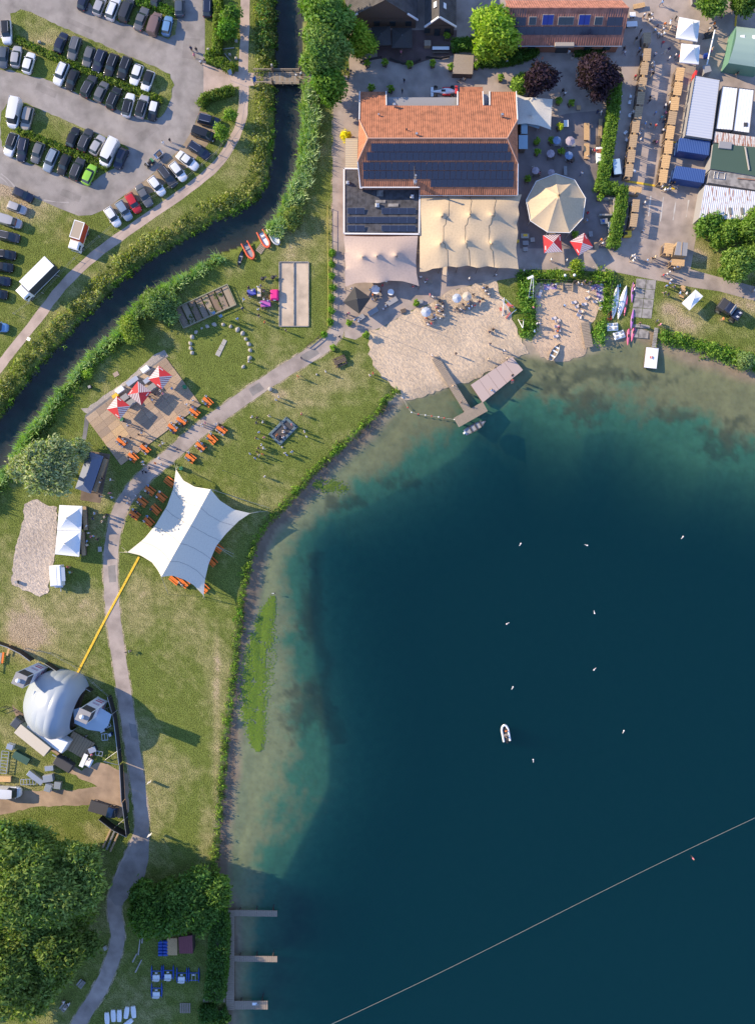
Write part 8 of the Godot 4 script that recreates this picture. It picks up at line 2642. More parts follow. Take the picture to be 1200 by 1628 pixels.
func pedalo(x: float, y: float, turn: float, label: String, seats := true):
	var t := thing("pedal_catamaran", label, "pedal boat", G(x, y), turn, "blue pedal catamarans")
	for s in [-1, 1]: part(t, "float", lens(3.0, 0.34, 0.4), mats.blue, V(0, 0, s * 0.95))
	for xx in [-0.9, 0.5]: part(t, "crossbar", bx(V(0.12, 0.1, 2.0)), mats.blue, V(xx, 0.42, 0))
	if seats:
		part(t, "seat", bx(V(0.9, 0.25, 1.3), 0.08), mats.pvc_white, V(-0.6, 0.58, 0))
		part(t, "backrest", bx(V(0.18, 0.4, 1.3), 0.06), mats.pvc_white, V(-1.05, 0.8, 0))
		part(t, "paddle_wheel", bx(V(0.5, 0.3, 0.7), 0.1), mats.grey, V(-1.3, 0.45, 0))
	else:
		for z in [-0.35, 0.35]: part(t, "frame_bar", bx(V(1.4, 0.06, 0.06)), mats.steel, V(-0.3, 0.5, z))
	part(t, "pedals", bx(V(0.3, 0.1, 0.5), 0.03), mats.steel, V(0.2, 0.55, 0))

func build_water_things():
	# bathing jetty, platform and raft
	jetty("long timber jetty from the bathing beach", 691, 568, 746, 657, 1.4, 0.12, mats.old_timber)
	jetty("timber landing platform at the bathing jetty's end", 725, 672, 771, 646, 2.0, 0.14, mats.old_timber, 0.3)
	raft("flat pink-grey bathing raft beside the jetty", [748, 612, 814, 567, 831, 588, 767, 640], paint(Color(0.44, 0.35, 0.32), 0.85))
	var t := thing("work_boat", "grey aluminium boat moored at the landing platform", "boat", W(755, 679), 0.51)
	part(t, "hull", hull(4.6, 1.5, 0.55, 0.3, 0.85), mats.steel)
	part(t, "deck", bx(V(3.4, 0.06, 1.1), 0.02), mats.grey, V(-0.2, 0.3, 0))
	for x in [-1.0, 0.1, 1.1]: part(t, "thwart", bx(V(0.3, 0.06, 1.2)), mats.charcoal, V(x, 0.45, 0))
	part(t, "outboard_motor", bx(V(0.4, 0.7, 0.35), 0.08), mats.pvc_white, V(-2.4, 0.55, 0))
	# cove jetty and rowing boat
	jetty("short weathered jetty at the sand cove", 929, 512, 936, 552, 1.55, 0.1, mats.old_timber, 0.3)
	t = thing("rowing_boat", "wooden rowing boat floating off the sand cove", "boat", W(881, 560), 1.05)
	part(t, "hull", hull(3.6, 1.35, 0.5, 0.2, 0.6), mats.stone)
	for x in [-0.9, 0.1, 0.9]: part(t, "thwart", bx(V(0.28, 0.05, 1.1)), mats.pvc_white, V(x, 0.36, 0))
	part(t, "bottom_boards", bx(V(2.4, 0.04, 0.7)), mats.timber, V(-0.1, 0.2, 0))
	# canoe store beside the slipway
	kayak(977, 480, 6.6, 1.25, 1.42, mats.pvc_white, "large white upturned canoe beside the slipway, left one", false, 0.5)
	kayak(988, 481, 6.6, 1.25, 1.32, mats.pvc_white, "large white upturned canoe beside the slipway, right one", false, 0.5)
	var pk := paint(Color(0.62, 0.12, 0.24), 0.35); var pu := paint(Color(0.34, 0.14, 0.42), 0.35)
	kayak(967, 503, 2.4, 0.5, 1.5, mats.red, "red kayak under the bushes, left one")
	kayak(971, 499, 2.6, 0.5, 1.5, mats.red, "red kayak under the bushes, right one")
	kayak(994, 486, 4.0, 0.5, 1.4, pk, "pink kayak lying beside the right white canoe")
	kayak(1004.5, 465, 4.0, 0.55, 1.5, pu, "violet kayak lying on the slipway's edge")
	kayak(1004, 508, 3.9, 0.6, 1.45, pu, "violet and pink kayak on the slipway's edge, pointing to water")
	kayak(998, 533, 3.9, 0.62, 1.5, pk, "pink kayak at the waterline, left one")
	kayak(1006.5, 527, 4.0, 0.62, 1.35, pk, "pink kayak at the waterline, right one")
	kayak(984.5, 458, 1.8, 0.4, 1.5, paint(Color(0.1, 0.35, 0.36), 0.4), "turquoise kayak tip between the white canoes")
	for k in [[972.5, 520, 0.05, mats.pvc_white, "white rectangular pedal boat on the shore"], [983, 533, 0.3, mats.pvc_white, "white four-seat pedal boat at the waterline"]]:
		t = thing("pedal_boat", k[4], "pedal boat", G(k[0], k[1]) if k[1] < 525 else W(k[0], k[1]), k[2], "white pedal boats")
		part(t, "hull", bx(V(2.1, 0.45, 1.45), 0.16), k[3], V(0, 0.2, 0))
		for sx in [-1, 1]:
			for sz in [-1, 1]: part(t, "seat", bx(V(0.5, 0.12, 0.4), 0.04), mats.bluegrey if mats.has("bluegrey") else mats.grey, V(sx * 0.5, 0.47, sz * 0.35))
	# gangway and pontoon
	jetty("narrow grey gangway beside the slipway", 1043, 521, 1038.5, 552, 0.75, 0.16, mats.concrete, 0.3)
	raft("pale floating pontoon with red flag bag beside the slipway", [1027, 552, 1046.5, 553.5, 1043, 586, 1023.5, 584], mats.pvc_white)
	t = thing("safety_bag", "red rescue bag on the pale pontoon", "bag", P(1034.7, 568, WL + 0.45))
	part(t, "bag", bx(V(0.5, 0.2, 0.4), 0.06), mats.red, V(0, 0.08, 0))
	part(t, "strap", bx(V(0.1, 0.04, 0.6)), mats.pvc_white, V(0, 0.2, 0))
	# jetties at the bottom left
	jetty("long timber walkway along the shore at the bottom", 366.5, 1447, 366, 1606, 1.55, 0.1, mats.old_timber)
	jetty("upper finger jetty of the three at bottom left", 373, 1451.5, 441, 1452.5, 1.15, 0.1, mats.old_timber)
	jetty("middle finger jetty of the three at bottom left", 373, 1524, 441, 1525, 1.1, 0.1, mats.old_timber)
	jetty("lower finger jetty with a towel on it", 373, 1598, 426, 1598, 1.6, 0.1, mats.old_timber)
	jetty("narrow plank walk from the bank to the shore walkway", 323, 1590, 358, 1590, 0.8, 0.12, mats.old_timber)
	t = thing("towel", "white towel lying on the lower finger jetty", "towel", P(405, 1596, 0.15))
	part(t, "cloth", bx(V(0.9, 0.03, 0.5), 0.01), mats.pvc_white, V(0, 0.03, 0))
	part(t, "fold", bx(V(0.5, 0.08, 0.3), 0.03), mats.grey, V(0.5, 0.06, 0.1))
	# pedal catamarans and other craft stored on the bank
	for k in [[250, 1546, "blue pedal catamaran in the upper row, leftmost"], [268.5, 1545, "blue pedal catamaran in the upper row, second"], [290, 1549, "blue pedal catamaran in the upper row, third"], [250, 1573, "blue pedal catamaran in the second row"]]: pedalo(k[0], k[1], PI / 2, k[2])
	pedalo(309, 1549, PI / 2, "blue pedal catamaran frame without seats", false)
	for k in [[171, 1618, 0.05], [181, 1614, 0.05], [190.5, 1614, 0.0], [202, 1609, -0.15], [213, 1608, 0.1], [204, 1626, -0.9]]:
		t = thing("upturned_dinghy", "small white upturned dinghy at the bottom edge", "dinghy", G(k[0], k[1]), PI / 2 + k[2], "upturned dinghies")
		var b := MB.new()
		var rings := []
		for i in 7:
			var u := i / 6.0
			var w := 0.5 * (0.55 + 0.45 * sin(PI * minf(u * 0.62 + 0.2, 1.0)))
			rings.append([V(1.1 - 2.2 * u, 0.0, -w), V(1.1 - 2.2 * u, 0.25, -w * 0.9), V(1.1 - 2.2 * u, 0.34, 0), V(1.1 - 2.2 * u, 0.25, w * 0.9), V(1.1 - 2.2 * u, 0.0, w)])
		b.loft(rings)
		part(t, "hull", b, mats.pvc_white)
		part(t, "keel", bx(V(1.8, 0.05, 0.06)), mats.white, V(0, 0.35, 0))
	for i in 5:
		for j in 2:
			t = thing("blue_barrel", "blue plastic barrel in the stack beside the red roofed shed", "barrel", G(256.5 + j * 8, 1496 + i * 5), PI / 2, "blue barrels")
			var b := MB.new()
			b.tube(V(0, 0.3, -0.42), V(0, 0.3, 0.42), 0.28, 0.28, 10)
			b.tube(V(0, 0.3, -0.15), V(0, 0.3, 0.15), 0.3, 0.3, 10)
			part(t, "drum", b, mats.blue)
			part(t, "cap", bx(V(0.1, 0.1, 0.06)), mats.black, V(0, 0.42, 0.44))
	box_shed("boat_shed", "small shed with dark red roof among the bottom trees", "shed", [284, 1490, 306, 1487, 307, 1516, 285, 1516], 2.2, mats.dark_timber, paint(Color(0.19, 0.05, 0.06), 0.7), {"pitch": 0.4, "depth": 0.04})
	chest("timber_platform", "platform", 275, 1503, V(1.9, 0.5, 3.2), 0.0, mats.timber, "timber platform beside the red roofed shed", mats.pine)
	t = thing("timber_pallet", "square timber pallet on the shaded grass at the bottom", "pallet", G(295, 1602))
	for i in 5: part(t, "slat", plank_mesh(0.3, 0.05, 1.9, i % 3), mats.old_timber, V(-0.84 + i * 0.42, 0.14, 0))
	for z in [-0.8, 0.0, 0.8]: part(t, "bearer", bx(V(2.0, 0.1, 0.1)), mats.old_timber, V(0, 0.06, z))
	for k in [[222, 1505, 1.45, 3.0, "long pale log on the shaded grass, upper"], [215, 1522, 1.1, 1.8, "short pale log on the shaded grass"], [221, 1535, 1.1, 2.7, "grey plank log on the shaded grass, lower"], [227, 1492, 1.5, 1.6, "pale log end beside the dark tree"]]:
		t = thing("log", k[4], "log", G(k[0], k[1]), k[2], "logs at the bottom")
		var b := MB.new()
		b.tube(V(-k[3] * 0.5, 0.14, 0), V(k[3] * 0.5, 0.14, 0), 0.15, 0.11, 8)
		part(t, "bark", b, mats.stone)
	for k in [[132, 1563, "grey park bench on the shaded grass"], [105, 1600, "grey picnic bench with people at the bottom left"]]:
		plain_table("park_bench", k[0], k[1], 1.5, 0.8, 0.5, 0.9, mats.concrete, k[2], "", 1)
	chest("marker_post", "post", 168.5, 1506, V(0.5, 0.5, 0.7), 0.4, mats.stone, "pale stone marker beside the shaded path")
	for k in [[-4, 1610, 28, "round green paddling pool at the bottom left corner"]]:
		t = thing("green_pool", k[3], "pool", P(k[0], k[1]))
		var b := MB.new()
		b.tube(Vector3.ZERO, V(0, 0.5, 0), 1.6, 1.6, 20)
		part(t, "wall", b, mats.green)
		var w := MB.new()
		w.tube(V(0, 0.5, 0), V(0, 0.52, 0), 1.5, 1.5, 20)
		part(t, "water", w, paint(Color(0.02, 0.12, 0.1), 0.1))
	# buoys, swimmer line and the small motor boat out on the lake
	for k in [[827.5, 864, 0], [933, 867, 0], [805, 992, 0], [944.5, 975, 0], [943.5, 1065, 0], [815, 1092, 0], [991, 1161.5, 0], [847, 1207.5, 0], [1085, 853, 0], [437, 943, 1]]:
		t = thing("mooring_buoy", "small pale slalom buoy out on the dark lake" if k[2] == 0 else "dark mooring buoy beside the green algae", "buoy", W(k[0], k[1]), k[0], "lake buoys")
		var sm := SphereMesh.new()
		sm.radius = 0.14; sm.height = 0.26; sm.radial_segments = 12; sm.rings = 6
		part(t, "float", sm, mats.pvc_white if k[2] == 0 else mats.charcoal, V(0, 0.1, 0))
		var b := MB.new()
		b.tube(V(0.12, 0.06, 0), V(0.55, 0.05, 0.15), 0.06, 0.04, 6)
		part(t, "marker", b, mats.pvc_white)
	t = thing("motor_boat", "small grey inflatable motor boat with people on the lake", "boat", W(803, 1165) - V(0, 0.12, 0), 1.75)
	var b := MB.new()
	var pts := [V(-1.6, 0.3, -0.6), V(0.7, 0.3, -0.62), V(1.3, 0.36, -0.4), V(1.6, 0.4, 0), V(1.3, 0.36, 0.4), V(0.7, 0.3, 0.62), V(-1.6, 0.3, 0.6)]
	for i in pts.size() - 1: b.tube(pts[i], pts[i + 1], 0.2, 0.2, 8)
	part(t, "tube", b, mats.pvc_white)
	part(t, "floor", bx(V(2.7, 0.06, 0.9)), mats.charcoal, V(-0.3, 0.2, 0))
	part(t, "outboard_motor", bx(V(0.4, 0.6, 0.35), 0.08), mats.black, V(-1.7, 0.5, 0))
	part(t, "seat", bx(V(0.4, 0.3, 0.7), 0.05), mats.grey, V(-0.4, 0.4, 0))
	var a := W(515, 1634); var e := W(1215, 1293)
	t = thing("boundary_rope", "long pale boundary rope crossing the lower lake", "rope", a)
	for i in 24:
		var q := MB.new()
		var p0 := (e - a) * (i / 24.0) + V(0, 0.02, 0.25 * sin(i * 0.26)); var p1 := (e - a) * ((i + 1) / 24.0) + V(0, 0.02, 0.25 * sin((i + 1) * 0.26))
		q.tube(p0, p1, 0.022, 0.022, 5)
		part(t, "rope_section", q, paint(Color(0.36, 0.4, 0.4), 0.9))
	# float line of the bathing area
	t = thing("float_line", "line of small red and white floats off the bathing beach", "float line", W(640, 632))
	var fl := [640, 632, 648, 648, 654, 655.5, 665, 658.5, 676, 660, 686, 661.5, 697, 663, 706, 664.5, 722, 667]
	for i in range(0, fl.size(), 2):
		var sm := SphereMesh.new()
		sm.radius = 0.14; sm.height = 0.26; sm.radial_segments = 8; sm.rings = 5
		part(t, "float", sm, mats.red if (i / 2) % 2 else mats.pvc_white, W(fl[i], fl[i + 1]) - t.position + V(0, 0.05, 0))
		if i + 2 < fl.size():
			var q := MB.new()
			q.tube(W(fl[i], fl[i + 1]) - t.position + V(0, 0.03, 0), W(fl[i + 2], fl[i + 3]) - t.position + V(0, 0.03, 0), 0.03, 0.03, 4)
			part(t, "rope", q, mats.rope)
# ================================================================ people
func blob(bones: Array, cell: float, k := 0.04) -> MB:
	# one continuous skin over tapered bones [a, b, radius a, radius b], meshed as surface nets
	var lo := Vector3.INF; var hi := -Vector3.INF
	for b in bones:
		for i in 2:
			lo = lo.min(b[i] - Vector3.ONE * (b[2 + i] + cell * 2)); hi = hi.max(b[i] + Vector3.ONE * (b[2 + i] + cell * 2))
	var nx := int((hi.x - lo.x) / cell) + 2; var ny := int((hi.y - lo.y) / cell) + 2; var nz := int((hi.z - lo.z) / cell) + 2
	var f := PackedFloat32Array()
	f.resize(nx * ny * nz)
	f.fill(1.0)
	for b in bones:
		var a: Vector3 = b[0]; var d: Vector3 = b[1] - b[0]
		var dd := maxf(d.length_squared(), 1e-6)
		var rm: float = maxf(b[2], b[3]) + cell * 2.5
		var l0: Vector3 = (b[0].min(b[1]) - Vector3.ONE * rm - lo) / cell; var h0: Vector3 = (b[0].max(b[1]) + Vector3.ONE * rm - lo) / cell
		for z in range(maxi(0, int(l0.z)), mini(nz, int(h0.z) + 1)):
			for y in range(maxi(0, int(l0.y)), mini(ny, int(h0.y) + 1)):
				for x in range(maxi(0, int(l0.x)), mini(nx, int(h0.x) + 1)):
					var p := lo + V(x, y, z) * cell
					var t := clampf((p - a).dot(d) / dd, 0, 1)
					var s: float = p.distance_to(a + d * t) - lerpf(b[2], b[3], t)
					var i := (z * ny + y) * nx + x
					var q := clampf(0.5 + 0.5 * (f[i] - s) / k, 0, 1)
					f[i] = lerpf(f[i], s, q) - k * q * (1 - q)
	var at := {}
	var st := [1, nx, nx * ny]
	for z in nz - 1:
		for y in ny - 1:
			for x in nx - 1:
				var i := (z * ny + y) * nx + x
				var sum := Vector3.ZERO; var n := 0
				for e in EDGES:
					var ia: int = i + e[0] + e[1] * nx + e[2] * nx * ny
					var ib: int = ia + st[e[3]]
					if (f[ia] < 0) != (f[ib] < 0):
						var t := f[ia] / (f[ia] - f[ib])
						var p := V(e[0], e[1], e[2])
						p[e[3]] += t
						sum += p; n += 1
				if n: at[i] = lo + (V(x, y, z) + sum / n) * cell
	var m := MB.new()
	for i in at:
		for ax in 3:
			var j: int = i + st[ax]
			if (f[i] < 0) == (f[j] < 0): continue
			var u: int = st[(ax + 1) % 3]; var w: int = st[(ax + 2) % 3]
			if not (at.has(i - u) and at.has(i - w) and at.has(i - u - w)): continue
			var q := [at[i], at[i - u], at[i - u - w], at[i - w]]
			if f[i] >= 0: q.reverse()
			m.quad(q[0], q[3], q[2], q[1])
	# smooth normals by position
	var acc := {}
	for i in m.v.size(): acc[m.v[i]] = acc.get(m.v[i], Vector3.ZERO) + m.n[i]
	for i in m.v.size(): m.n[i] = acc[m.v[i]].normalized()
	return m
const EDGES := [[0, 0, 0, 0], [0, 1, 0, 0], [0, 0, 1, 0], [0, 1, 1, 0], [0, 0, 0, 1], [1, 0, 0, 1], [0, 0, 1, 1], [1, 0, 1, 1], [0, 0, 0, 2], [1, 0, 0, 2], [0, 1, 0, 2], [1, 1, 0, 2]]

func pose(k: int) -> Dictionary:
	# 0 standing, 1 walking, 2 sitting; the figure faces +x
	var hip := V(0, 0.95, 0); var ch := V(0.01, 1.36, 0); var skin := []; var top := []; var leg := []
	if k == 2:
		hip = V(-0.05, 0.56, 0); ch = V(0.03, 0.98, 0)
	var head := ch + V(0.03, 0.33, 0)
	top.append([hip + V(0, 0.06, 0), ch, 0.145, 0.165])
	top.append([ch + V(0, 0.02, -0.13), ch + V(0, 0.02, 0.13), 0.09, 0.09])
	skin.append([ch, head - V(0.02, 0.1, 0), 0.055, 0.055])
	skin.append([head - V(0, 0.03, 0), head + V(0, 0.04, 0), 0.088, 0.1])
	skin.append([head + V(0.09, -0.01, 0), head + V(0.115, -0.025, 0), 0.018, 0.02])
	for s in [-1, 1]:
		skin.append([head + V(0, 0, s * 0.09), head + V(-0.01, 0.02, s * 0.105), 0.02, 0.02])
		var sw: float = 0.0 if k == 0 else s * 0.2
		var sh := ch + V(0, 0.06, s * 0.19)
		var el := sh + V(-0.02 - sw * 0.7, -0.29, s * 0.05)
		var wr := el + V(0.1 - sw * 0.4, -0.24, -s * 0.01)
		if k == 2:
			el = sh + V(0.08, -0.27, s * 0.06); wr = el + V(0.24, 0.0, -s * 0.08)
		top.append([sh, sh.lerp(el, 0.75), 0.065, 0.055])
		skin.append([sh, el, 0.045, 0.04]); skin.append([el, wr, 0.038, 0.028])
		var dr := (wr - el).normalized()
		skin.append([wr, wr + dr * 0.07, 0.03, 0.035])
		for i in 4:
			var off := V(0.012, 0, 0) * (i - 1.5) * 1.6
			skin.append([wr + dr * 0.08 + off, wr + dr * (0.15 + 0.012 * (1 - absf(i - 1.5))) + off * 1.3 + V(0.015, 0, 0), 0.01, 0.009])
		skin.append([wr + dr * 0.03 + V(0.025, 0, 0), wr + dr * 0.08 + V(0.055, 0, 0), 0.011, 0.009])
		var hj := hip + V(0, -0.03, s * 0.09)
		var kn := hj + V(0.02 + sw * 1.0, -0.42, s * 0.01)
		var an := kn + V(-0.02 + (sw * 0.6 if sw > 0 else sw * 1.3), -0.4, 0)
		if k == 2:
			kn = hj + V(0.4, -0.02, s * 0.04); an = kn + V(0.03, -0.43, 0)
		leg.append([hj, kn, 0.095, 0.065]); leg.append([kn, kn.lerp(an, 0.85), 0.062, 0.048])
		skin.append([hj, kn, 0.07, 0.05]); skin.append([kn, an, 0.05, 0.035])
		skin.append([an, an + V(0.16, -0.04, 0), 0.045, 0.035])
	leg.append([hip + V(0, 0.02, -0.06), hip + V(0, 0.02, 0.06), 0.125, 0.125])
	skin.append([hip, ch, 0.11, 0.12])
	return {"body": skin, "top": top, "trousers": leg, "hair": [[head + V(-0.03, 0.03, 0), head + V(-0.02, 0.07, 0), 0.1, 0.095], [head + V(-0.07, -0.05, 0), head + V(-0.04, 0.04, 0), 0.06, 0.09]]}

const TOPS := {"w": ["white", 0.7, 0.7, 0.72], "k": ["black", 0.02, 0.02, 0.025], "b": ["light blue", 0.22, 0.36, 0.62], "n": ["navy", 0.02, 0.03, 0.09], "r": ["red", 0.5, 0.05, 0.06], "p": ["pink", 0.6, 0.2, 0.28], "c": ["cream", 0.62, 0.5, 0.36], "o": ["orange", 0.7, 0.2, 0.04], "t": ["turquoise", 0.1, 0.4, 0.42]}
const LEGS := [["dark", 0.03, 0.03, 0.04], ["blue", 0.05, 0.09, 0.2], ["beige", 0.42, 0.34, 0.24], ["grey", 0.18, 0.18, 0.19], ["white", 0.6, 0.6, 0.6]]
const HAIR := [[0.03, 0.02, 0.015], [0.1, 0.055, 0.03], [0.3, 0.2, 0.09], [0.012, 0.01, 0.01], [0.35, 0.33, 0.3]]

func person(at: Vector3, turn: float, k: int, c: String, where: String):
	var tp: Array = TOPS[c]
	var lg: Array = LEGS[rng.randi() % 5]
	var hr: Array = HAIR[rng.randi() % 5]
	if not meshes.has("body%d" % k):
		var d := pose(k)
		for s in d: meshes["%s%d" % [s, k]] = blob(d[s], 0.03 if s in ["body", "hair"] else 0.04, 0.012 if s == "body" else 0.04).mesh()
	var sk: Color = [Color(0.5, 0.3, 0.21), Color(0.42, 0.24, 0.16), Color(0.2, 0.11, 0.07)][rng.randi() % 3 if rng.randf() < 0.4 else 0]
	var sz := rng.randf_range(0.93, 1.05)
	if where == "":
		crowd.append([k, Transform3D(Basis(Vector3.UP, turn).scaled(Vector3.ONE * sz), at), [sk, Color(tp[1], tp[2], tp[3]), Color(lg[1], lg[2], lg[3]), Color(hr[0], hr[1], hr[2])]])
		return
	var t := thing("person", "person in %s top, %s trousers, %s" % [tp[0], lg[0], where], "person", at, turn, "people")
	t.scale = Vector3.ONE * sz
	part(t, "body", meshes["body%d" % k], paint(sk, 0.6))
	part(t, "shirt", meshes["top%d" % k], paint(Color(tp[1], tp[2], tp[3]), 0.85))
	part(t, "trousers", meshes["trousers%d" % k], paint(Color(lg[1], lg[2], lg[3]), 0.85))
	part(t, "hair", meshes["hair%d" % k], paint(Color(hr[0], hr[1], hr[2]), 0.6))

# place: x y top-colour, sitting people marked with a trailing s
const CROWD := {
	"at the car park junction": "306 82 n 314 83 k 311 93 p 321 103 w 327 101 k",
	"on the car park road": "262 231 w 272 226 k",
	"crossing the plank bridge": "472 125 w 480 123 w",
	"in the courtyard": "637 88 p 642 132 k 639 149 k 804 103 w",
	"by the red roofed building": "902 87 w 908 95 k 990 88 w 989 82 k",
	"under the purple trees": "892 149 k 896 153 w 947 182 n 953 182 w",
	"on the plaza near white pagoda tents": "1049 9 b 1071 33 k 1021 29 w 1028 29 k 1032 29 w 1029 37 w 1033 35 w 1040 48 n 1038 53 b 1043 59 w 1051 51 w 1053 44 o 1062 39 b 1061 43 w 1062 50 c 1047 61 w 1052 59 w 1073 49 r 1079 66 w 1050 73 r 1053 87 c 1059 84 n 1061 97 w 1071 92 w 1076 95 r 1008 67 k 1015 55 k 1013 83 b 1012 88 k 1018 92 w 1038 91 w",
	"near the green hall": "1131 43 o 1124 51 w 1132 50 k 1142 26 p 1145 30 p 1171 114 k 1167 122 k 1128 83 c 1126 87 p",
	"between the two stall rows": "1035 104 w 1036 109 w 1032 116 w 1034 122 k 1017 119 w 1007 126 r 1030 159 k 1029 165 k 1064 151 k 1054 172 w 1061 168 w 1039 183 b 1054 184 p 1048 191 t 1052 196 k 1090 176 r 1022 201 b 1030 203 k 1039 204 r 1055 203 k 1051 211 w 1056 213 w 1036 229 k 1040 230 p 1014 216 w 1015 226 w 992 253 n 1003 182 w",
	"below the stalls": "1022 325 w 1001 324 b 1001 330 w 1062 295 k 1049 300 w 1053 305 w 1057 305 w 1061 303 w 1073 300 n 1067 295 k 1019 370 w",
	"on the road above the slipway": "1005 409 w 1002 410 w 1006 413 w 1003 417 w 1008 411 w 1026 416 b 1034 414 k 1038 411 c 1061 435 w 1053 440 w 1057 438 w 1051 440 r 1063 448 w 1063 418 b 1073 427 b 1068 429 w 1198 452 w 1198 459 c 1194 464 w",
	"on the slipway lawn": "1061 453 b 1056 457 b 1068 458 n 1077 468 b 1087 469 w 1053 468 k 1059 470 k 1041 512 n 1046 518 p 1145 509 o",
	"by the pink tent": "597 456 w s 588 462 w s 604 465 k s 593 471 o 601 473 n 592 478 b 598 479 k 608 456 r 614 450 w 559 461 w",
	"on the beach terrace": "609 492 w s 613 488 w s 552 502 n 555 500 p 564 510 b s 570 512 w s 540 537 k 668 443 w 675 450 w s 678 446 p s 656 457 r s 661 456 n s 745 445 w 787 439 w 831 432 w",
	"at the long beach table": "697 480 k s 694 486 w s 702 484 k s 693 490 p s 703 489 w s 697 496 w s 703 497 k s 705 502 w s 699 508 w 687 474 w 683 471 p",
	"under the pale blue beach parasol": "690 502 w s 692 507 w s 687 509 w s 677 507 o s 678 514 n s 680 517 w s 685 516 r s",
	"by the upper beach parasols": "735 485 n s 725 492 k s 732 493 w s 738 494 k s 743 484 w s 745 492 b s 749 488 b s 754 487 r s 762 481 r s 766 477 k s 751 469 k s 767 459 b s 773 458 k s 771 464 w s 776 469 w s",
	"on the bathing beach": "777 529 n s 783 525 k s 778 548 n 724 563 k 686 566 w",
	"on the bathing jetty": "720 615 c 732 640 k",
	"on the bathing raft": "813 598 k 814 605 r s 781 621 b s 805 571 c",
	"wading off the beach": "801 558 w 775 572 c",
	"on the road behind the cove": "874 415 w 899 416 w",
	"in the sand cove": "911 451 k 918 451 w s 923 453 w s 927 450 n 932 453 k 936 451 k 933 466 w 943 462 n 935 474 c s 948 477 c s 953 479 w s 895 488 b 920 487 k s 925 497 c s 922 506 w s 886 512 c s 887 520 p s 886 527 o s 856 516 w 852 516 w 848 528 b 846 491 p 879 456 n s 948 463 b",
	"at the canoes by the slipway": "1006 456 p s 1007 461 w s 1014 516 k",
	"around the jumping pad": "429 662 c 402 664 w 410 665 k 409 673 n 419 672 w 413 688 b 409 697 k 421 696 p 480 659 r 485 687 w 488 695 w",
	"jumping on the pad": "454 681 b 452 687 w s 441 692 o s 440 696 k s 451 696 w s 465 676 p",
	"below the jumping pad": "417 708 w 412 713 k 420 713 w 410 719 k 399 722 b 407 729 b 413 724 c 419 723 o 454 721 w 457 724 b 465 719 b 422 758 w",
	"on the lawn by the path": "480 571 n 475 600 o 518 592 w 444 632 w 440 637 b 397 576 w 588 598 w 593 595 r",
	"at the covered tables": "397 460 k 395 469 k 398 473 k 403 464 w 416 457 n 412 459 w 420 464 k 421 478 w 427 480 w 416 484 w 419 492 k",
	"near the boules court": "389 478 b 387 493 n 412 494 w 413 504 k 422 514 o 455 527 k 379 509 b",
	"at the deck's bar": "258 623 w 262 627 p 276 619 b 250 629 k 245 637 w 241 632 k",
	"on the lawn deck": "299 644 w 306 645 k 309 638 w 228 689 w 224 692 k 206 677 w 200 671 k 211 697 k",
	"on the path below the deck": "261 705 w 257 709 c 284 715 n 323 675 w 328 673 p 324 679 w 255 729 w 250 737 o 259 738 w 230 735 b 231 739 w 240 745 k 229 750 k 235 751 k 345 675 w",
	"by the blue roofed kiosk": "165 761 k 162 767 w 179 763 w 178 784 p 181 791 b 162 789 k",
	"at the event tents' bar": "154 816 b 150 824 n 141 836 w 166 829 c 170 822 c 173 818 k 144 847 w 148 853 p 152 852 b 158 857 k 142 860 b 142 866 c",
	"at the white catering trailer": "112 901 r 115 909 t",
	"on the path beside the white tent": "205 800 w 218 788 w",
	"behind the stage": "150 1197 p 147 1204 w 139 1169 k",
	"at the bottom left": "74 1599 r s 104 1590 w s 112 1593 w s 106 1600 w s",
	"on the terrace by the parasols": "846 269 w s 856 277 p s 901 258 k s 907 260 k s 922 279 w 941 240 n s 943 242 r s 932 251 c s",
	"right of the polygonal canopy": "932 341 r s 931 352 b s 968 375 r s 965 379 w s 953 384 o 955 390 w",
}

const DENSE := ["on the plaza near white pagoda tents", "at the long beach table", "under the pale blue beach parasol", "by the upper beach parasols"]
var crowd := []

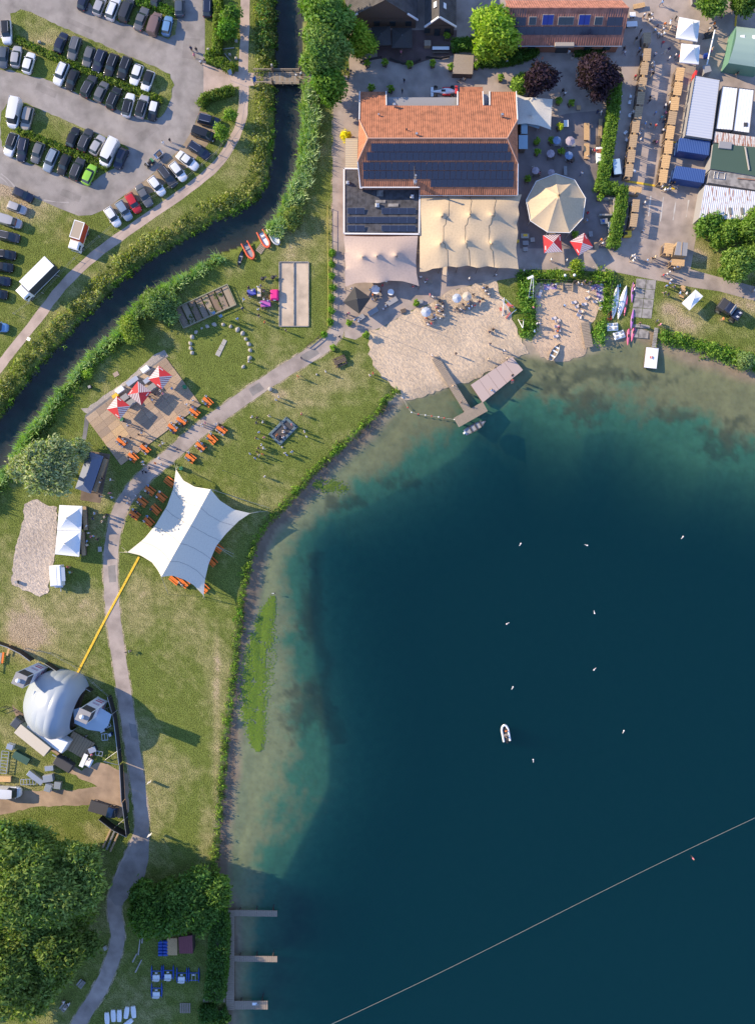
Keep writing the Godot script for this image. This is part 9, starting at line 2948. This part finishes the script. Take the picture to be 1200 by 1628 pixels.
func build_people():
	rng.seed = 31
	for place in CROWD:
		var w: PackedStringArray = CROWD[place].split(" ")
		var i := 0
		while i + 2 < w.size():
			var x := float(w[i]); var y := float(w[i + 1]); var c := w[i + 2]
			i += 3
			var sit := i < w.size() and w[i] == "s"
			if sit: i += 1
			var p := G(x, y)
			match place:
				"on the lawn deck", "at the deck's bar": p.y = 0.13
				"jumping on the pad": p.y = 0.17
				"crossing the plank bridge": p.y = 0.26
				"on the bathing jetty": p.y = 0.17
				"on the bathing raft": p.y = WL + 0.43
				_: p.y = maxf(p.y + 0.03, WL - 0.9)
			if sit and place in ["in the sand cove", "on the bathing beach", "on the bathing raft", "jumping on the pad", "at the bottom left", "at the canoes by the slipway"]: p.y -= 0.2
			person(p, rng.randf() * TAU, 2 if sit else (1 if rng.randf() < 0.4 else 0), c, "" if place in DENSE else ("sitting " if sit else "standing ") + place)
	# people seated at the orange picnic tables
	var seats := [[331, 639, "wwb"], [310, 656, "wbwb"], [290, 670, "wwbwkw"], [276, 681, "wwbwnw"], [353, 684, "wkwpw"], [338, 698, "bw"], [320, 710, "wwrbwk"], [304, 728, "wwb"], [195, 703, "wnbwww"], [232, 714, "wkcww"], [213, 727, "kwb"], [240, 780, "wbk"], [258, 790, "ww"], [228, 798, "wwk"], [249, 810, "n"], [216, 818, "nwrk"], [238, 829, "wb"], [294, 926, "wcw"], [338, 892, "wb"]]
	for s in seats:
		var k := 0
		for c in s[2]:
			var a := -0.72 + 0.06 * sin(s[0])
			var b := Basis(Vector3.UP, a)
			var side := 1.0 if k % 2 == 0 else -1.0
			var p := G(s[0], s[1]) + b * V(-0.75 + 0.7 * int(k / 2.0) + 0.1 * side, -0.02, side * 0.6)
			person(p, a + side * PI / 2, 2, c, "")
			k += 1
	person(W(1102, 1366) - V(0, 1.42, 0), 0.3, 0, "p", "swimming alone in the lake")
	person(W(803.5, 1161) - V(0, 0.1, 0), 1.75, 2, "o", "sitting at the front of the small motor boat")
	person(W(803, 1170) - V(0, 0.1, 0), 1.75, 2, "k", "sitting at the back of the small motor boat")
	# the densest knots of people, too many to tell apart one by one
	var o := Node3D.new()
	o.name = "crowd"
	add_child(o)
	o.set_meta("kind", "stuff")
	o.set_meta("label", "dense knots of people at picnic tables, beach tables and plaza")
	o.set_meta("category", "crowd")
	var m := mk("crowd_cloth", Color(1, 1, 1), 0.8)
	m.vertex_color_use_as_albedo = true
	for k in 3:
		for q in 4:
			var ts := []; var cs := []
			for e in crowd:
				if e[0] == k:
					ts.append(e[1]); cs.append(e[2][q])
			if ts.size(): foliage(o, ["body", "shirt", "trousers", "hair"][q], meshes["%s%d" % [["body", "top", "trousers", "hair"][q], k]], ts, cs).material_override = m
